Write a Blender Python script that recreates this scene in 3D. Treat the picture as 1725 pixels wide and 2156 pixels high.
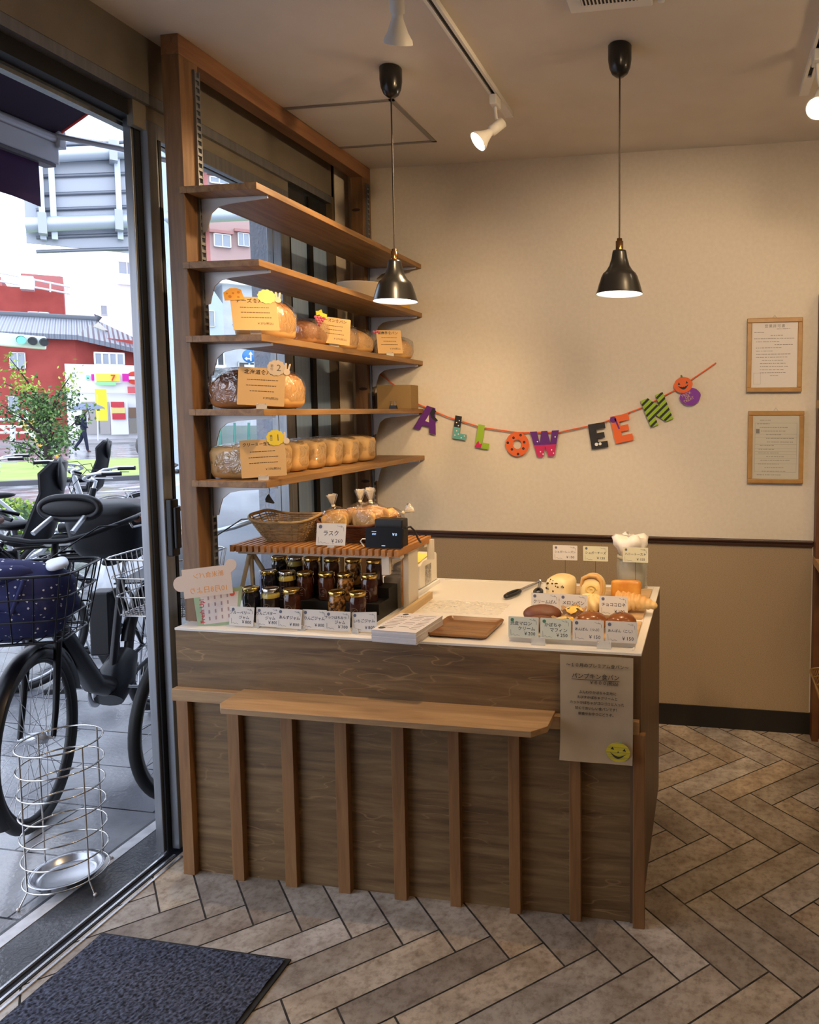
import bpy, bmesh, math, random
from mathutils import Vector, Matrix, Euler
from math import sin, cos, pi, radians

S = bpy.context.scene
for o in list(bpy.data.objects): bpy.data.objects.remove(o)
COL = S.collection
random.seed(7)

# ------------------------------------------------------------------ camera
YAW, PITCH, ROLL = 0.175923, -0.074296, -0.00278
FPX, PPX, PPY, IW, IH = 1546.97, 1217.62, 976.19, 1725.0, 2156.0
CAMZ = 1.5
_f = Vector((-sin(YAW)*cos(PITCH), cos(YAW)*cos(PITCH), sin(PITCH)))
_r = Vector((cos(YAW), sin(YAW), 0)); _u = _r.cross(_f)
CR = _r*cos(ROLL) + _u*sin(ROLL); CU = -_r*sin(ROLL) + _u*cos(ROLL); CF = _f
cam = bpy.data.cameras.new('camera'); camo = bpy.data.objects.new('camera', cam); COL.objects.link(camo)
m = Matrix.Identity(4)
for i in range(3): m[i][0] = CR[i]; m[i][1] = CU[i]; m[i][2] = -CF[i]
m[2][3] = CAMZ
camo.matrix_world = m
cam.sensor_fit = 'HORIZONTAL'; cam.sensor_width = 36; cam.lens = FPX/IW*36
cam.shift_x = (IW/2-PPX)/IW; cam.shift_y = -(IH/2-PPY)/IW
cam.clip_start = 0.05; cam.clip_end = 400
S.camera = camo

# ------------------------------------------------------------------ world and exposure
S.view_settings.view_transform = 'Standard'; S.view_settings.look = 'None'
S.view_settings.gamma = 1; S.view_settings.use_curve_mapping = False
S.view_settings.exposure = 0.12
W = bpy.data.worlds.new('overcast_sky'); S.world = W; W.use_nodes = True
nt = W.node_tree; nt.nodes.clear()
bg = nt.nodes.new('ShaderNodeBackground'); wo = nt.nodes.new('ShaderNodeOutputWorld')
tc = nt.nodes.new('ShaderNodeTexCoord'); sp = nt.nodes.new('ShaderNodeSeparateXYZ'); rp = nt.nodes.new('ShaderNodeValToRGB')
nt.links.new(tc.outputs['Generated'], sp.inputs[0]); nt.links.new(sp.outputs[2], rp.inputs[0])
rp.color_ramp.elements[0].position = 0.0; rp.color_ramp.elements[0].color = (0.80, 0.86, 1.0, 1)
rp.color_ramp.elements[1].position = 0.8; rp.color_ramp.elements[1].color = (0.70, 0.80, 1.0, 1)
nt.links.new(rp.outputs[0], bg.inputs[0]); bg.inputs[1].default_value = 3.0
nt.links.new(bg.outputs[0], wo.inputs[0])

def lamp(name, kind, loc, energy, color, size=0.1, rot=None, aim=None, spot=None, blend=0.5, size_y=None):
    l = bpy.data.lights.new(name, kind); l.energy = energy; l.color = color
    if kind == 'AREA':
        l.size = size
        if size_y: l.shape = 'RECTANGLE'; l.size_y = size_y
    else: l.shadow_soft_size = size
    if kind == 'SPOT': l.spot_size = radians(spot); l.spot_blend = blend
    o = bpy.data.objects.new(name, l); COL.objects.link(o); o.location = loc
    if aim is not None:
        o.rotation_euler = (Vector(aim)-Vector(loc)).to_track_quat('-Z', 'Y').to_euler()
    elif rot: o.rotation_euler = rot
    return o
WARM = (1.0, 0.70, 0.42)
WARM2 = (1.0, 0.69, 0.38)

# ------------------------------------------------------------------ materials
MATS = {}
def mat(name, col, rough=0.5, metal=0.0, col2=None, scale=8, stretch=None, detail=4, bump=0, bscale=None,
        emit=None, estr=0, alpha=None, trans=0, ior=1.45, spec=None, rampw=(0.35, 0.65), coat=0, sheen=0, world=False, dist=0.0):
    if name in MATS: return MATS[name]
    M = bpy.data.materials.new(name); M.use_nodes = True; MATS[name] = M
    n = M.node_tree.nodes; L = M.node_tree.links; b = n['Principled BSDF']
    c = tuple(col)+(1,) if len(col) == 3 else col
    b.inputs['Base Color'].default_value = c
    b.inputs['Roughness'].default_value = rough; b.inputs['Metallic'].default_value = metal
    b.inputs['IOR'].default_value = ior
    if spec is not None: b.inputs['Specular IOR Level'].default_value = spec
    if trans: b.inputs['Transmission Weight'].default_value = trans
    if alpha is not None: b.inputs['Alpha'].default_value = alpha
    if coat: b.inputs['Coat Weight'].default_value = coat; b.inputs['Coat Roughness'].default_value = 0.15
    if sheen: b.inputs['Sheen Weight'].default_value = sheen
    if emit: b.inputs['Emission Color'].default_value = tuple(emit)+(1,); b.inputs['Emission Strength'].default_value = estr
    if col2 or bump:
        if world:
            t = n.new('ShaderNodeNewGeometry').outputs['Position']
        else:
            t = n.new('ShaderNodeTexCoord').outputs['Object']
        mp = n.new('ShaderNodeMapping'); L.new(t, mp.inputs[0])
        if stretch: mp.inputs['Scale'].default_value = stretch
        no = n.new('ShaderNodeTexNoise'); no.inputs['Scale'].default_value = scale; no.inputs['Detail'].default_value = detail
        no.inputs['Distortion'].default_value = dist
        L.new(mp.outputs[0], no.inputs[0])
        if col2:
            r = n.new('ShaderNodeValToRGB'); L.new(no.outputs[0], r.inputs[0])
            r.color_ramp.elements[0].position = rampw[0]; r.color_ramp.elements[1].position = rampw[1]
            r.color_ramp.elements[0].color = c; r.color_ramp.elements[1].color = tuple(col2)+(1,)
            L.new(r.outputs[0], b.inputs['Base Color'])
        if bump:
            src = no
            if bscale:
                src = n.new('ShaderNodeTexNoise'); src.inputs['Scale'].default_value = bscale; src.inputs['Detail'].default_value = 3
                L.new(mp.outputs[0], src.inputs[0])
            bu = n.new('ShaderNodeBump'); bu.inputs['Strength'].default_value = bump; bu.inputs['Distance'].default_value = 0.01
            L.new(src.outputs[0], bu.inputs['Height']); L.new(bu.outputs[0], b.inputs['Normal'])
    return M

def ply(name, dark, mid, light, axis='x', scale=1.0, rough=0.5, swirl=True):
    """stained wood: long grain plus the pale cathedral lines of rotary-cut plywood"""
    if name in MATS: return MATS[name]
    M = bpy.data.materials.new(name); M.use_nodes = True; MATS[name] = M
    n = M.node_tree.nodes; L = M.node_tree.links; b = n['Principled BSDF']
    b.inputs['Roughness'].default_value = rough
    t = n.new('ShaderNodeTexCoord').outputs['Object']
    mp = n.new('ShaderNodeMapping'); L.new(t, mp.inputs[0])
    s = {'x': (1, 12, 12), 'y': (12, 1, 12), 'z': (12, 12, 1)}[axis]
    mp.inputs['Scale'].default_value = [q*scale for q in s]
    n1 = n.new('ShaderNodeTexNoise'); n1.inputs['Scale'].default_value = 3.2; n1.inputs['Detail'].default_value = 6; n1.inputs['Distortion'].default_value = 0.6
    n1.inputs['Roughness'].default_value = 0.62
    L.new(mp.outputs[0], n1.inputs[0])
    r = n.new('ShaderNodeValToRGB'); L.new(n1.outputs[0], r.inputs[0])
    e = r.color_ramp.elements; e[0].position = 0.3; e[0].color = tuple(dark)+(1,); e[1].position = 0.72; e[1].color = tuple(light)+(1,)
    k = e.new(0.5); k.color = tuple(mid)+(1,)
    out = r.outputs[0]
    if swirl:
        mp2 = n.new('ShaderNodeMapping'); L.new(t, mp2.inputs[0])
        s2 = {'x': (1.3, 6.5, 6.5), 'y': (6.5, 1.3, 6.5), 'z': (6.5, 6.5, 1.3)}[axis]
        mp2.inputs['Scale'].default_value = [q*scale for q in s2]
        n2 = n.new('ShaderNodeTexNoise'); n2.inputs['Scale'].default_value = 1.6; n2.inputs['Detail'].default_value = 2.5
        L.new(mp2.outputs[0], n2.inputs[0])
        mu = n.new('ShaderNodeMath'); mu.operation = 'MULTIPLY'; mu.inputs[1].default_value = 11; L.new(n2.outputs[0], mu.inputs[0])
        fr = n.new('ShaderNodeMath'); fr.operation = 'PINGPONG'; fr.inputs[1].default_value = 0.5; L.new(mu.outputs[0], fr.inputs[0])
        r2 = n.new('ShaderNodeValToRGB'); L.new(fr.outputs[0], r2.inputs[0])
        r2.color_ramp.elements[0].position = 0.0; r2.color_ramp.elements[0].color = (1, 1, 1, 1)
        r2.color_ramp.elements[1].position = 0.055; r2.color_ramp.elements[1].color = (0, 0, 0, 1)
        n3 = n.new('ShaderNodeTexNoise'); n3.inputs['Scale'].default_value = 5; L.new(t, n3.inputs[0])
        r3 = n.new('ShaderNodeValToRGB'); L.new(n3.outputs[0], r3.inputs[0])
        r3.color_ramp.elements[0].position = 0.46; r3.color_ramp.elements[1].position = 0.62
        m2 = n.new('ShaderNodeMath'); m2.operation = 'MULTIPLY'; L.new(r2.outputs[0], m2.inputs[0]); L.new(r3.outputs[0], m2.inputs[1])
        m3 = n.new('ShaderNodeMath'); m3.operation = 'MULTIPLY'; L.new(m2.outputs[0], m3.inputs[0]); m3.inputs[1].default_value = 0.45
        mx = n.new('ShaderNodeMix'); mx.data_type = 'RGBA'; L.new(m3.outputs[0], mx.inputs[0]); L.new(out, mx.inputs[6])
        mx.inputs[7].default_value = tuple(min(1, q*1.9) for q in light)+(1,)
        out = mx.outputs[2]
    L.new(out, b.inputs['Base Color'])
    bu = n.new('ShaderNodeBump'); bu.inputs['Strength'].default_value = 0.15; bu.inputs['Distance'].default_value = 0.003
    L.new(n1.outputs[0], bu.inputs['Height']); L.new(bu.outputs[0], b.inputs['Normal'])
    return M

# ------------------------------------------------------------------ mesh builder
class MB:
    def __init__(s): s.v = []; s.f = []; s.mi = []; s.sm = []; s.cur = 0
    def add(s, vs, fs, smooth=False):
        k = len(s.v); s.v += [Vector(p) for p in vs]
        for f in fs: s.f.append([k+i for i in f]); s.mi.append(s.cur); s.sm.append(smooth)
        return s
    def slot(s, i): s.cur = i; return s
    def box(s, a, b, M=None):
        x0, y0, z0 = [min(a[i], b[i]) for i in range(3)]; x1, y1, z1 = [max(a[i], b[i]) for i in range(3)]
        vs = [(x0,y0,z0),(x1,y0,z0),(x1,y1,z0),(x0,y1,z0),(x0,y0,z1),(x1,y0,z1),(x1,y1,z1),(x0,y1,z1)]
        if M: vs = [M @ Vector(p) for p in vs]
        return s.add(vs, [(0,3,2,1),(4,5,6,7),(0,1,5,4),(1,2,6,5),(2,3,7,6),(3,0,4,7)])
    def prism(s, poly, M, d):
        """poly in the local xy plane of M, extruded along local z by d"""
        n = len(poly); vs = [M @ Vector((p[0], p[1], 0)) for p in poly]+[M @ Vector((p[0], p[1], d)) for p in poly]
        fs = [list(range(n))[::-1], list(range(n, 2*n))]+[(i, (i+1) % n, n+(i+1) % n, n+i) for i in range(n)]
        return s.add(vs, fs)
    def tube(s, pts, r, n=8, closed=False, caps=True):
        pts = [Vector(p) for p in pts]; N = len(pts)
        R = r if isinstance(r, (list, tuple)) else [r]*N
        rings = []; prev = None
        for i in range(N):
            if closed: t = pts[(i+1) % N]-pts[i-1]
            else: t = pts[min(i+1, N-1)]-pts[max(i-1, 0)]
            if t.length < 1e-9: t = Vector((0, 0, 1))
            t.normalize()
            if prev is None:
                a = Vector((0, 0, 1)) if abs(t.z) < 0.9 else Vector((1, 0, 0))
                u = t.cross(a).normalized()
            else:
                u = (prev-t*prev.dot(t))
                u = u.normalized() if u.length > 1e-6 else t.orthogonal().normalized()
            prev = u; w = t.cross(u)
            rings.append([pts[i]+(u*cos(2*pi*k/n)+w*sin(2*pi*k/n))*R[i] for k in range(n)])
        vs = [p for ring in rings for p in ring]; fs = []
        for i in range(N if closed else N-1):
            j = (i+1) % N
            for k in range(n): fs.append((i*n+k, i*n+(k+1) % n, j*n+(k+1) % n, j*n+k))
        s.add(vs, fs, True)
        if caps and not closed:
            s.add(rings[0], [tuple(range(n))[::-1]]); s.add(rings[-1], [tuple(range(n))])
        return s
    def lathe(s, prof, c=(0, 0, 0), n=24, M=None, caps=True, smooth=True):
        c = Vector(c); vs = []; fs = []; m_ = len(prof)
        for r, z in prof:
            for k in range(n):
                p = Vector((r*cos(2*pi*k/n), r*sin(2*pi*k/n), z))
                vs.append((M @ p if M else p)+c)
        for i in range(m_-1):
            for k in range(n): fs.append((i*n+k, i*n+(k+1) % n, (i+1)*n+(k+1) % n, (i+1)*n+k))
        s.add(vs, fs, smooth)
        if caps:
            if prof[0][0] > 1e-6: s.add(vs[:n], [tuple(range(n))[::-1]])
            if prof[-1][0] > 1e-6: s.add(vs[-n:], [tuple(range(n))])
        return s
    def ell(s, c, r, n=16, m=10, M=None, f=None):
        """ellipsoid; f(unit) optional radial modifier"""
        vs = []; fs = []; c = Vector(c)
        for i in range(m+1):
            th = pi*i/m
            for k in range(n):
                u = Vector((sin(th)*cos(2*pi*k/n), sin(th)*sin(2*pi*k/n), cos(th)))
                q = f(u) if f else 1.0
                p = Vector((u.x*r[0]*q, u.y*r[1]*q, u.z*r[2]*q))
                vs.append((M @ p if M else p)+c)
        for i in range(m):
            for k in range(n): fs.append((i*n+k, (i+1)*n+k, (i+1)*n+(k+1) % n, i*n+(k+1) % n))
        return s.add(vs, fs, True)
    def mesh(s, name, mats):
        me = bpy.data.meshes.new(name); me.from_pydata([tuple(p) for p in s.v], [], s.f)
        for m_ in (mats if isinstance(mats, (list, tuple)) else [mats]): me.materials.append(m_)
        me.polygons.foreach_set('material_index', s.mi); me.polygons.foreach_set('use_smooth', s.sm)
        me.update(); return me
    def build(s, name, mats, parent=None, loc=None, bevel=0, rot=None):
        o = bpy.data.objects.new(name, s.mesh(name, mats)); COL.objects.link(o)
        if parent: o.parent = parent
        if loc: o.location = loc
        if rot: o.rotation_euler = rot
        if bevel:
            b = o.modifiers.new('bevel', 'BEVEL'); b.width = bevel; b.segments = 2; b.limit_method = 'ANGLE'; b.angle_limit = radians(50)
        return o

def thing(name, label, cat, loc=(0, 0, 0), rz=0, group=None, rot=None):
    o = bpy.data.objects.new(name, None); COL.objects.link(o); o.empty_display_size = 0.05
    o.location = loc; o.rotation_euler = rot if rot else (0, 0, rz)
    o['label'] = label; o['category'] = cat
    if group: o['group'] = group
    return o
def tag(o, label, cat, group=None):
    o['label'] = label; o['category'] = cat
    if group: o['group'] = group
    return o
def struct(o): o['kind'] = 'structure'; return o
def dup(root, loc, rz=None, label=None, group=None, scale=None):
    r = root.copy(); COL.objects.link(r); r.location = loc
    if rz is not None: r.rotation_euler = (0, 0, rz)
    if label: r['label'] = label
    if group: r['group'] = group
    if scale: r.scale = scale
    for ch in list(root.children):
        c = ch.copy(); COL.objects.link(c); c.parent = r
        for g in ch.children:
            d = g.copy(); COL.objects.link(d); d.parent = c
    return r
DG = None
def text(body, size, name='lettering', m=None, parent=None, M=None, depth=0.0004, align='CENTER', offset=0.0, space=1.0, line=1.0):
    """flat raised lettering, centred; lies in local xy, facing +z, moved by matrix M"""
    cu = bpy.data.curves.new('tmp', 'FONT'); cu.body = body; cu.size = size; cu.align_x = align; cu.align_y = 'CENTER'
    cu.extrude = depth; cu.resolution_u = 2; cu.offset = offset; cu.space_character = space; cu.space_line = line
    o = bpy.data.objects.new('tmp', cu); COL.objects.link(o)
    bpy.context.view_layer.update()
    me = bpy.data.meshes.new_from_object(o.evaluated_get(bpy.context.evaluated_depsgraph_get()))
    bpy.data.objects.remove(o); bpy.data.curves.remove(cu)
    if M: me.transform(M)
    me.name = name; me.materials.clear()
    me.materials.append(m)
    r = bpy.data.objects.new(name, me); COL.objects.link(r)
    if parent: r.parent = parent
    return r
def joinm(parts, name, parent, mats=None):
    """merge several freshly made mesh objects into one part"""
    bm = bmesh.new(); ms = []
    for o in parts:
        for mm in o.data.materials:
            if mm not in ms: ms.append(mm)
    for o in parts:
        base = len(bm.faces); bm.from_mesh(o.data); bm.faces.ensure_lookup_table()
        for f in bm.faces[base:]: f.material_index = ms.index(o.data.materials[min(f.material_index, len(o.data.materials)-1)])
    me = bpy.data.meshes.new(name); bm.to_mesh(me); bm.free()
    for mm in ms: me.materials.append(mm)
    for o in parts: bpy.data.objects.remove(o)
    r = bpy.data.objects.new(name, me); COL.objects.link(r)
    if parent: r.parent = parent
    return r
def frame(origin, right, up):
    """matrix: local x=right, y=up, z=right x up"""
    r = Vector(right).normalized(); u = Vector(up); u = (u-r*u.dot(r)).normalized(); w = r.cross(u)
    M = Matrix.Identity(4)
    for i in range(3): M[i][0] = r[i]; M[i][1] = u[i]; M[i][2] = w[i]; M[i][3] = origin[i]
    return M
UP = Vector((0, 0, 1))
def arc(c, r, a0, a1, n=12, ax=(1, 0, 0), ay=(0, 0, 1)):
    c = Vector(c); ax = Vector(ax); ay = Vector(ay)
    return [c+ax*(r*cos(radians(a0+(a1-a0)*i/n)))+ay*(r*sin(radians(a0+(a1-a0)*i/n))) for i in range(n+1)]
def rr(w, h, r, n=4):
    """rounded rectangle polygon centred on 0"""
    out = []
    for cx, cy, a in ((w/2-r, -h/2+r, -90), (w/2-r, h/2-r, 0), (-w/2+r, h/2-r, 90), (-w/2+r, -h/2+r, 180)):
        for i in range(n+1):
            t = radians(a+90*i/n); out.append((cx+r*cos(t), cy+r*sin(t)))
    return out
# ================================================================== SETTING
YB = 3.432; ZC = 2.665; XF = -1.75; XR = 2.6; YS = -2.2     # back wall, ceiling, shop front, right wall, wall behind the viewer
plaster = mat('ivory_wallpaper', (0.68, 0.62, 0.52), 0.9, col2=(0.65, 0.585, 0.485), scale=60, bump=0.06, bscale=220, world=True)
ceilm = mat('ceiling_board', (0.70, 0.645, 0.57), 0.95, col2=(0.66, 0.605, 0.53), scale=5, bump=0.03, bscale=150, world=True)
wains = mat('beige_woven_wallpaper', (0.27, 0.195, 0.12), 0.85, col2=(0.37, 0.28, 0.18), scale=3, stretch=(60, 60, 130), bump=0.12, bscale=3, rampw=(0.3, 0.7), world=True)
brownt = mat('dark_brown_trim', (0.045, 0.018, 0.010), 0.4)
blackb = mat('black_vinyl_base', (0.012, 0.011, 0.010), 0.45)
alum = mat('satin_aluminium', (0.27, 0.28, 0.30), 0.36, 0.7, col2=(0.22, 0.23, 0.25), scale=3, stretch=(20, 20, 1))
bronze = mat('brownish_steel_panel', (0.30, 0.265, 0.215), 0.42, 0.55, col2=(0.25, 0.22, 0.175), scale=6)
darkgap = mat('gasket_and_gap_shade', (0.006, 0.006, 0.008), 0.6)  # gasket black, also painted as shade in gaps and recesses
white = mat('white_paint', (0.75, 0.74, 0.71), 0.45)
steel = mat('brushed_steel', (0.50, 0.52, 0.56), 0.28, 0.95, col2=(0.42, 0.44, 0.48), scale=2, stretch=(2, 60, 60))

pane_steel = mat('blue_grey_steel', (0.38, 0.58, 0.92), 0.28, 0.3, col2=(0.46, 0.66, 0.98), scale=2, stretch=(2, 30, 1))
# floor: herringbone of 109 mm wide tiles laid at 45 degrees, each tile a face group with its own tone
def tile_floor():
    w = 0.1092; L = w*4.0
    c0 = Vector((-0.4437, 1.917)); eu = Vector((1, 1)).normalized(); ev = Vector((1, -1)).normalized()
    g = 0.0026; vs = []; fs = []; tone = []
    x0, x1, y0, y1 = XF-0.0, XR, YS, YB
    def clip(poly):
        for ax, lim, sg in ((0, x0, 1), (0, x1, -1), (1, y0, 1), (1, y1, -1)):
            out = []
            for i in range(len(poly)):
                a, b = poly[i], poly[(i+1) % len(poly)]
                ia = (a[ax]-lim)*sg >= 0; ib = (b[ax]-lim)*sg >= 0
                if ia: out.append(a)
                if ia != ib:
                    t = (lim-a[ax])/(b[ax]-a[ax]); out.append(a+(b-a)*t)
            poly = out
            if len(poly) < 3: return None
        return poly
    def tile(u, v, du, dv):
        P = [c0+eu*a+ev*b for a, b in ((u+g, v+g), (u+du-g, v+g), (u+du-g, v+dv-g), (u+g, v+dv-g))]
        P = clip(P)
        if not P: return
        k = len(vs); vs.extend([(p.x, p.y, 0) for p in P]); n = len(P)
        # orient upward
        area = sum(P[i].x*P[(i+1) % n].y-P[(i+1) % n].x*P[i].y for i in range(n))
        idx = list(range(k, k+n)); fs.append(idx if area > 0 else idx[::-1])
        tone.append((random.random(), random.random(), 0.0 if du > dv else 1.0))
    for i in range(-60, 60):
        for j in range(-14, 15):
            bu = i*w+j*L-L; bv = i*w-j*L       # (corner of H right end sits at c0)
            tile(bu, bv, L, w)
            tile(bu+L, bv+w-L, w, L)
    n0 = len(fs)
    k = len(vs); vs.extend([(x0, y0, -0.0015), (x1, y0, -0.0015), (x1, y1, -0.0015), (x0, y1, -0.0015)]); fs.append([k, k+1, k+2, k+3]); tone.append((0, 0, -1))
    # slab body
    me = bpy.data.meshes.new('floor'); me.from_pydata(vs, [], fs)
    at = me.attributes.new('tone', 'FLOAT_COLOR', 'CORNER')
    li = 0
    for p, t in zip(me.polygons, tone):
        for _ in p.loop_indices: at.data[li].color = (t[0], t[1], max(0, t[2]), 1); li += 1
    M = bpy.data.materials.new('stone_look_tile'); M.use_nodes = True
    n = M.node_tree.nodes; L_ = M.node_tree.links; b = n['Principled BSDF']
    a = n.new('ShaderNodeAttribute'); a.attribute_name = 'tone'; se = n.new('ShaderNodeSeparateColor'); L_.new(a.outputs['Color'], se.inputs[0])
    pos = n.new('ShaderNodeNewGeometry').outputs['Position']
    # offset the cloud pattern per tile
    cm = n.new('ShaderNodeVectorMath'); cm.operation = 'MULTIPLY_ADD'; L_.new(a.outputs['Color'], cm.inputs[0]); cm.inputs[1].default_value = (40, 40, 0); L_.new(pos, cm.inputs[2])
    n1 = n.new('ShaderNodeTexNoise'); n1.inputs['Scale'].default_value = 9; n1.inputs['Detail'].default_value = 6; n1.inputs['Roughness'].default_value = 0.6; L_.new(cm.outputs[0], n1.inputs[0])
    n2 = n.new('ShaderNodeTexNoise'); n2.inputs['Scale'].default_value = 45; n2.inputs['Detail'].default_value = 6; n2.inputs['Roughness'].default_value = 0.7; L_.new(cm.outputs[0], n2.inputs[0])
    r0 = n.new('ShaderNodeValToRGB'); L_.new(se.outputs[0], r0.inputs[0])
    e = r0.color_ramp.elements; e[0].color = (0.30, 0.255, 0.215, 1); e[1].color = (0.56, 0.53, 0.50, 1); q = e.new(0.35); q.color = (0.48, 0.44, 0.39, 1); q = e.new(0.62); q.color = (0.52, 0.415, 0.30, 1); q = e.new(0.8); q.color = (0.47, 0.445, 0.425, 1)
    r1 = n.new('ShaderNodeValToRGB'); L_.new(n1.outputs[0], r1.inputs[0]); r1.color_ramp.elements[0].position = 0.3; r1.color_ramp.elements[0].color = (0.50, 0.43, 0.37, 1); r1.color_ramp.elements[1].position = 0.62; r1.color_ramp.elements[1].color = (1.0, 0.98, 0.95, 1)
    r2 = n.new('ShaderNodeValToRGB'); L_.new(n2.outputs[0], r2.inputs[0]); r2.color_ramp.elements[0].position = 0.34; r2.color_ramp.elements[0].color = (0.52, 0.46, 0.41, 1); r2.color_ramp.elements[1].position = 0.54; r2.color_ramp.elements[1].color = (1, 1, 1, 1)
    x1_ = n.new('ShaderNodeMix'); x1_.data_type = 'RGBA'; x1_.blend_type = 'MULTIPLY'; x1_.inputs[0].default_value = 0.9; L_.new(r0.outputs[0], x1_.inputs[6]); L_.new(r1.outputs[0], x1_.inputs[7])
    x2_ = n.new('ShaderNodeMix'); x2_.data_type = 'RGBA'; x2_.blend_type = 'MULTIPLY'; x2_.inputs[0].default_value = 0.8; L_.new(x1_.outputs[2], x2_.inputs[6]); L_.new(r2.outputs[0], x2_.inputs[7])
    L_.new(x2_.outputs[2], b.inputs['Base Color']); b.inputs['Roughness'].default_value = 0.5
    bu = n.new('ShaderNodeBump'); bu.inputs['Strength'].default_value = 0.25; bu.inputs['Distance'].default_value = 0.004; L_.new(n1.outputs[0], bu.inputs['Height']); L_.new(bu.outputs[0], b.inputs['Normal'])
    gm = mat('dark_grout', (0.065, 0.058, 0.052), 0.9, col2=(0.02, 0.018, 0.016), scale=30, world=True)
    me.materials.append(M); me.materials.append(gm); me.polygons[n0].material_index = 1
    o = bpy.data.objects.new('floor', me); COL.objects.link(o); struct(o)
tile_floor()
struct(MB().box((XF, YS, ZC), (XR, YB+0.1, ZC+0.1)).build('ceiling', ceilm))
struct(MB().box((XF-0.05, YB, -0.05), (XR, YB+0.12, ZC)).build('wall_back', plaster))
struct(MB().box((XR, YS, -0.05), (XR+0.1, YB, ZC)).build('wall_right', plaster))
struct(MB().box((XF, YS-0.1, -0.05), (XR, YS, ZC)).build('wall_front', plaster))
struct(MB().box((XF-0.1, YS, -0.05), (XF, 0.45, ZC)).build('wall_left', plaster))
# wainscot paper on the back wall, chair rail, base
struct(MB().box((XF+0.06, YB-0.004, 0.09), (0.468, YB+0.001, 0.886)).build('wall_wainscot', wains))
r = MB(); r.box((XF+0.05, YB-0.018, 0.873), (0.47, YB, 0.896)); r.box((XF+0.05, YB-0.026, 0.890), (0.47, YB, 0.902))
struct(r.build('trim_1', brownt, bevel=0.003))
struct(MB().box((-1.63, YB-0.012, 0), (0.8, YB, 0.1)).build('baseboard_back', blackb))
# pocket wall stub between shop front and back wall
struct(MB().box((XF-0.10, 3.29, 0), (XF, YB, ZC)).build('wall_stub', plaster))

# ---- header panels over the doors
h = MB(); h.box((XF-0.10, 0.45, 2.495), (XF, 3.285, ZC)); struct(h.build('trim_2', bronze))
h = MB(); h.box((XF-0.035, -0.55, 2.462), (XF-0.002, 3.285, 2.495)); struct(h.build('trim_3', alum))
h = MB(); h.box((XF-0.10, 0.45, 2.415), (XF-0.035, 3.285, 2.495)); struct(h.build('trim_4', darkgap))
h = MB()
for k, z in enumerate((2.395, 2.412, 2.429)): h.box((XF-0.115-0.02*k, -0.55, z), (XF-0.085, 3.0, z+0.012))
struct(h.build('trim_5', alum))
# transom panel above the fixed glass
h = MB(); h.box((XF-0.040, 2.075, 2.385), (XF-0.018, 2.93, 2.478)); struct(h.build('trim_6', bronze))
struct(MB().box((XF-0.040, 2.93, 2.30), (XF-0.03, 3.285, 2.465)).build('trim_7', mat('smoked_panel', (0.02, 0.023, 0.028), 0.2)))
# ---- threshold track
t = MB(); t.box((-1.766, -0.55, -0.004), (-1.758, 2.10, 0.004)); t.box((-1.738, -0.55, -0.004), (-1.730, 2.10, 0.004)); t.box((-1.800, -0.55, -0.004), (-1.793, 2.10, 0.003))
struct(t.build('trim_8', mat('bright_steel_track', (0.7, 0.7, 0.72), 0.25, 0.9)))
struct(MB().box((-1.81, -0.55, -0.06), (XF+0.01, 3.3, -0.006)).build('trim_9', mat('dark_track_groove', (0.02, 0.022, 0.03), 0.4, 0.4)))
# ---- the two sliding door leaves, pushed open behind the counter
glass = bpy.data.materials.new('window_glass'); glass.use_nodes = True
def _g():
    n = glass.node_tree.nodes; L = glass.node_tree.links; n.clear()
    o = n.new('ShaderNodeOutputMaterial'); mx = n.new('ShaderNodeMixShader'); t = n.new('ShaderNodeBsdfTransparent'); g = n.new('ShaderNodeBsdfGlossy')
    f = n.new('ShaderNodeFresnel'); f.inputs[0].default_value = 1.45; g.inputs['Roughness'].default_value = 0.02
    t.inputs[0].default_value = (0.98, 0.99, 0.99, 1)
    ge = n.new('ShaderNodeNewGeometry'); iv = n.new('ShaderNodeMath'); iv.operation = 'SUBTRACT'; iv.inputs[0].default_value = 1; L.new(ge.outputs['Backfacing'], iv.inputs[1])
    mu = n.new('ShaderNodeMath'); mu.operation = 'MULTIPLY'; L.new(f.outputs[0], mu.inputs[0]); L.new(iv.outputs[0], mu.inputs[1])
    L.new(mu.outputs[0], mx.inputs[0]); L.new(t.outputs[0], mx.inputs[1]); L.new(g.outputs[0], mx.inputs[2]); L.new(mx.outputs[0], o.inputs[0])
_g()
def leaf(name, y0, y1, x, label, z1=2.42):
    f = MB(); s = 0.042
    f.box((x-0.014, y0, 0.005), (x+0.014, y0+s, z1)); f.box((x-0.014, y1-s, 0.005), (x+0.014, y1, z1))
    f.box((x-0.013, y0+s, z1-0.05), (x+0.013, y1-s, z1)); f.box((x-0.013, y0+s, 0.005), (x+0.013, y1-s, 0.085))
    o = struct(f.build(name, alum, bevel=0.002)); o['label'] = label
    g = MB().box((x-0.003, y0+s, 0.085), (x+0.003, y1-s, z1-0.05)).build('glass_pane', glass, o)
    k = MB(); k.box((x-0.016, y0+s, 0.085), (x+0.016, y0+s+0.012, z1-0.05)).build('gasket', darkgap, o)
    return o
d1 = leaf('door_1', 2.100, 2.90, -1.815, 'outer sliding glass leaf')
d2 = leaf('door_2', 2.128, 2.925, -1.778, 'inner sliding glass leaf')
hd = MB(); hd.box((-1.764, 2.132, 1.015), (-1.742, 2.168, 1.205)); hd.box((-1.742, 2.138, 1.04), (-1.730, 2.162, 1.18)); hd.build('door_handle', mat('black_plastic', (0.012, 0.012, 0.014), 0.4), d2, bevel=0.004)
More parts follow.
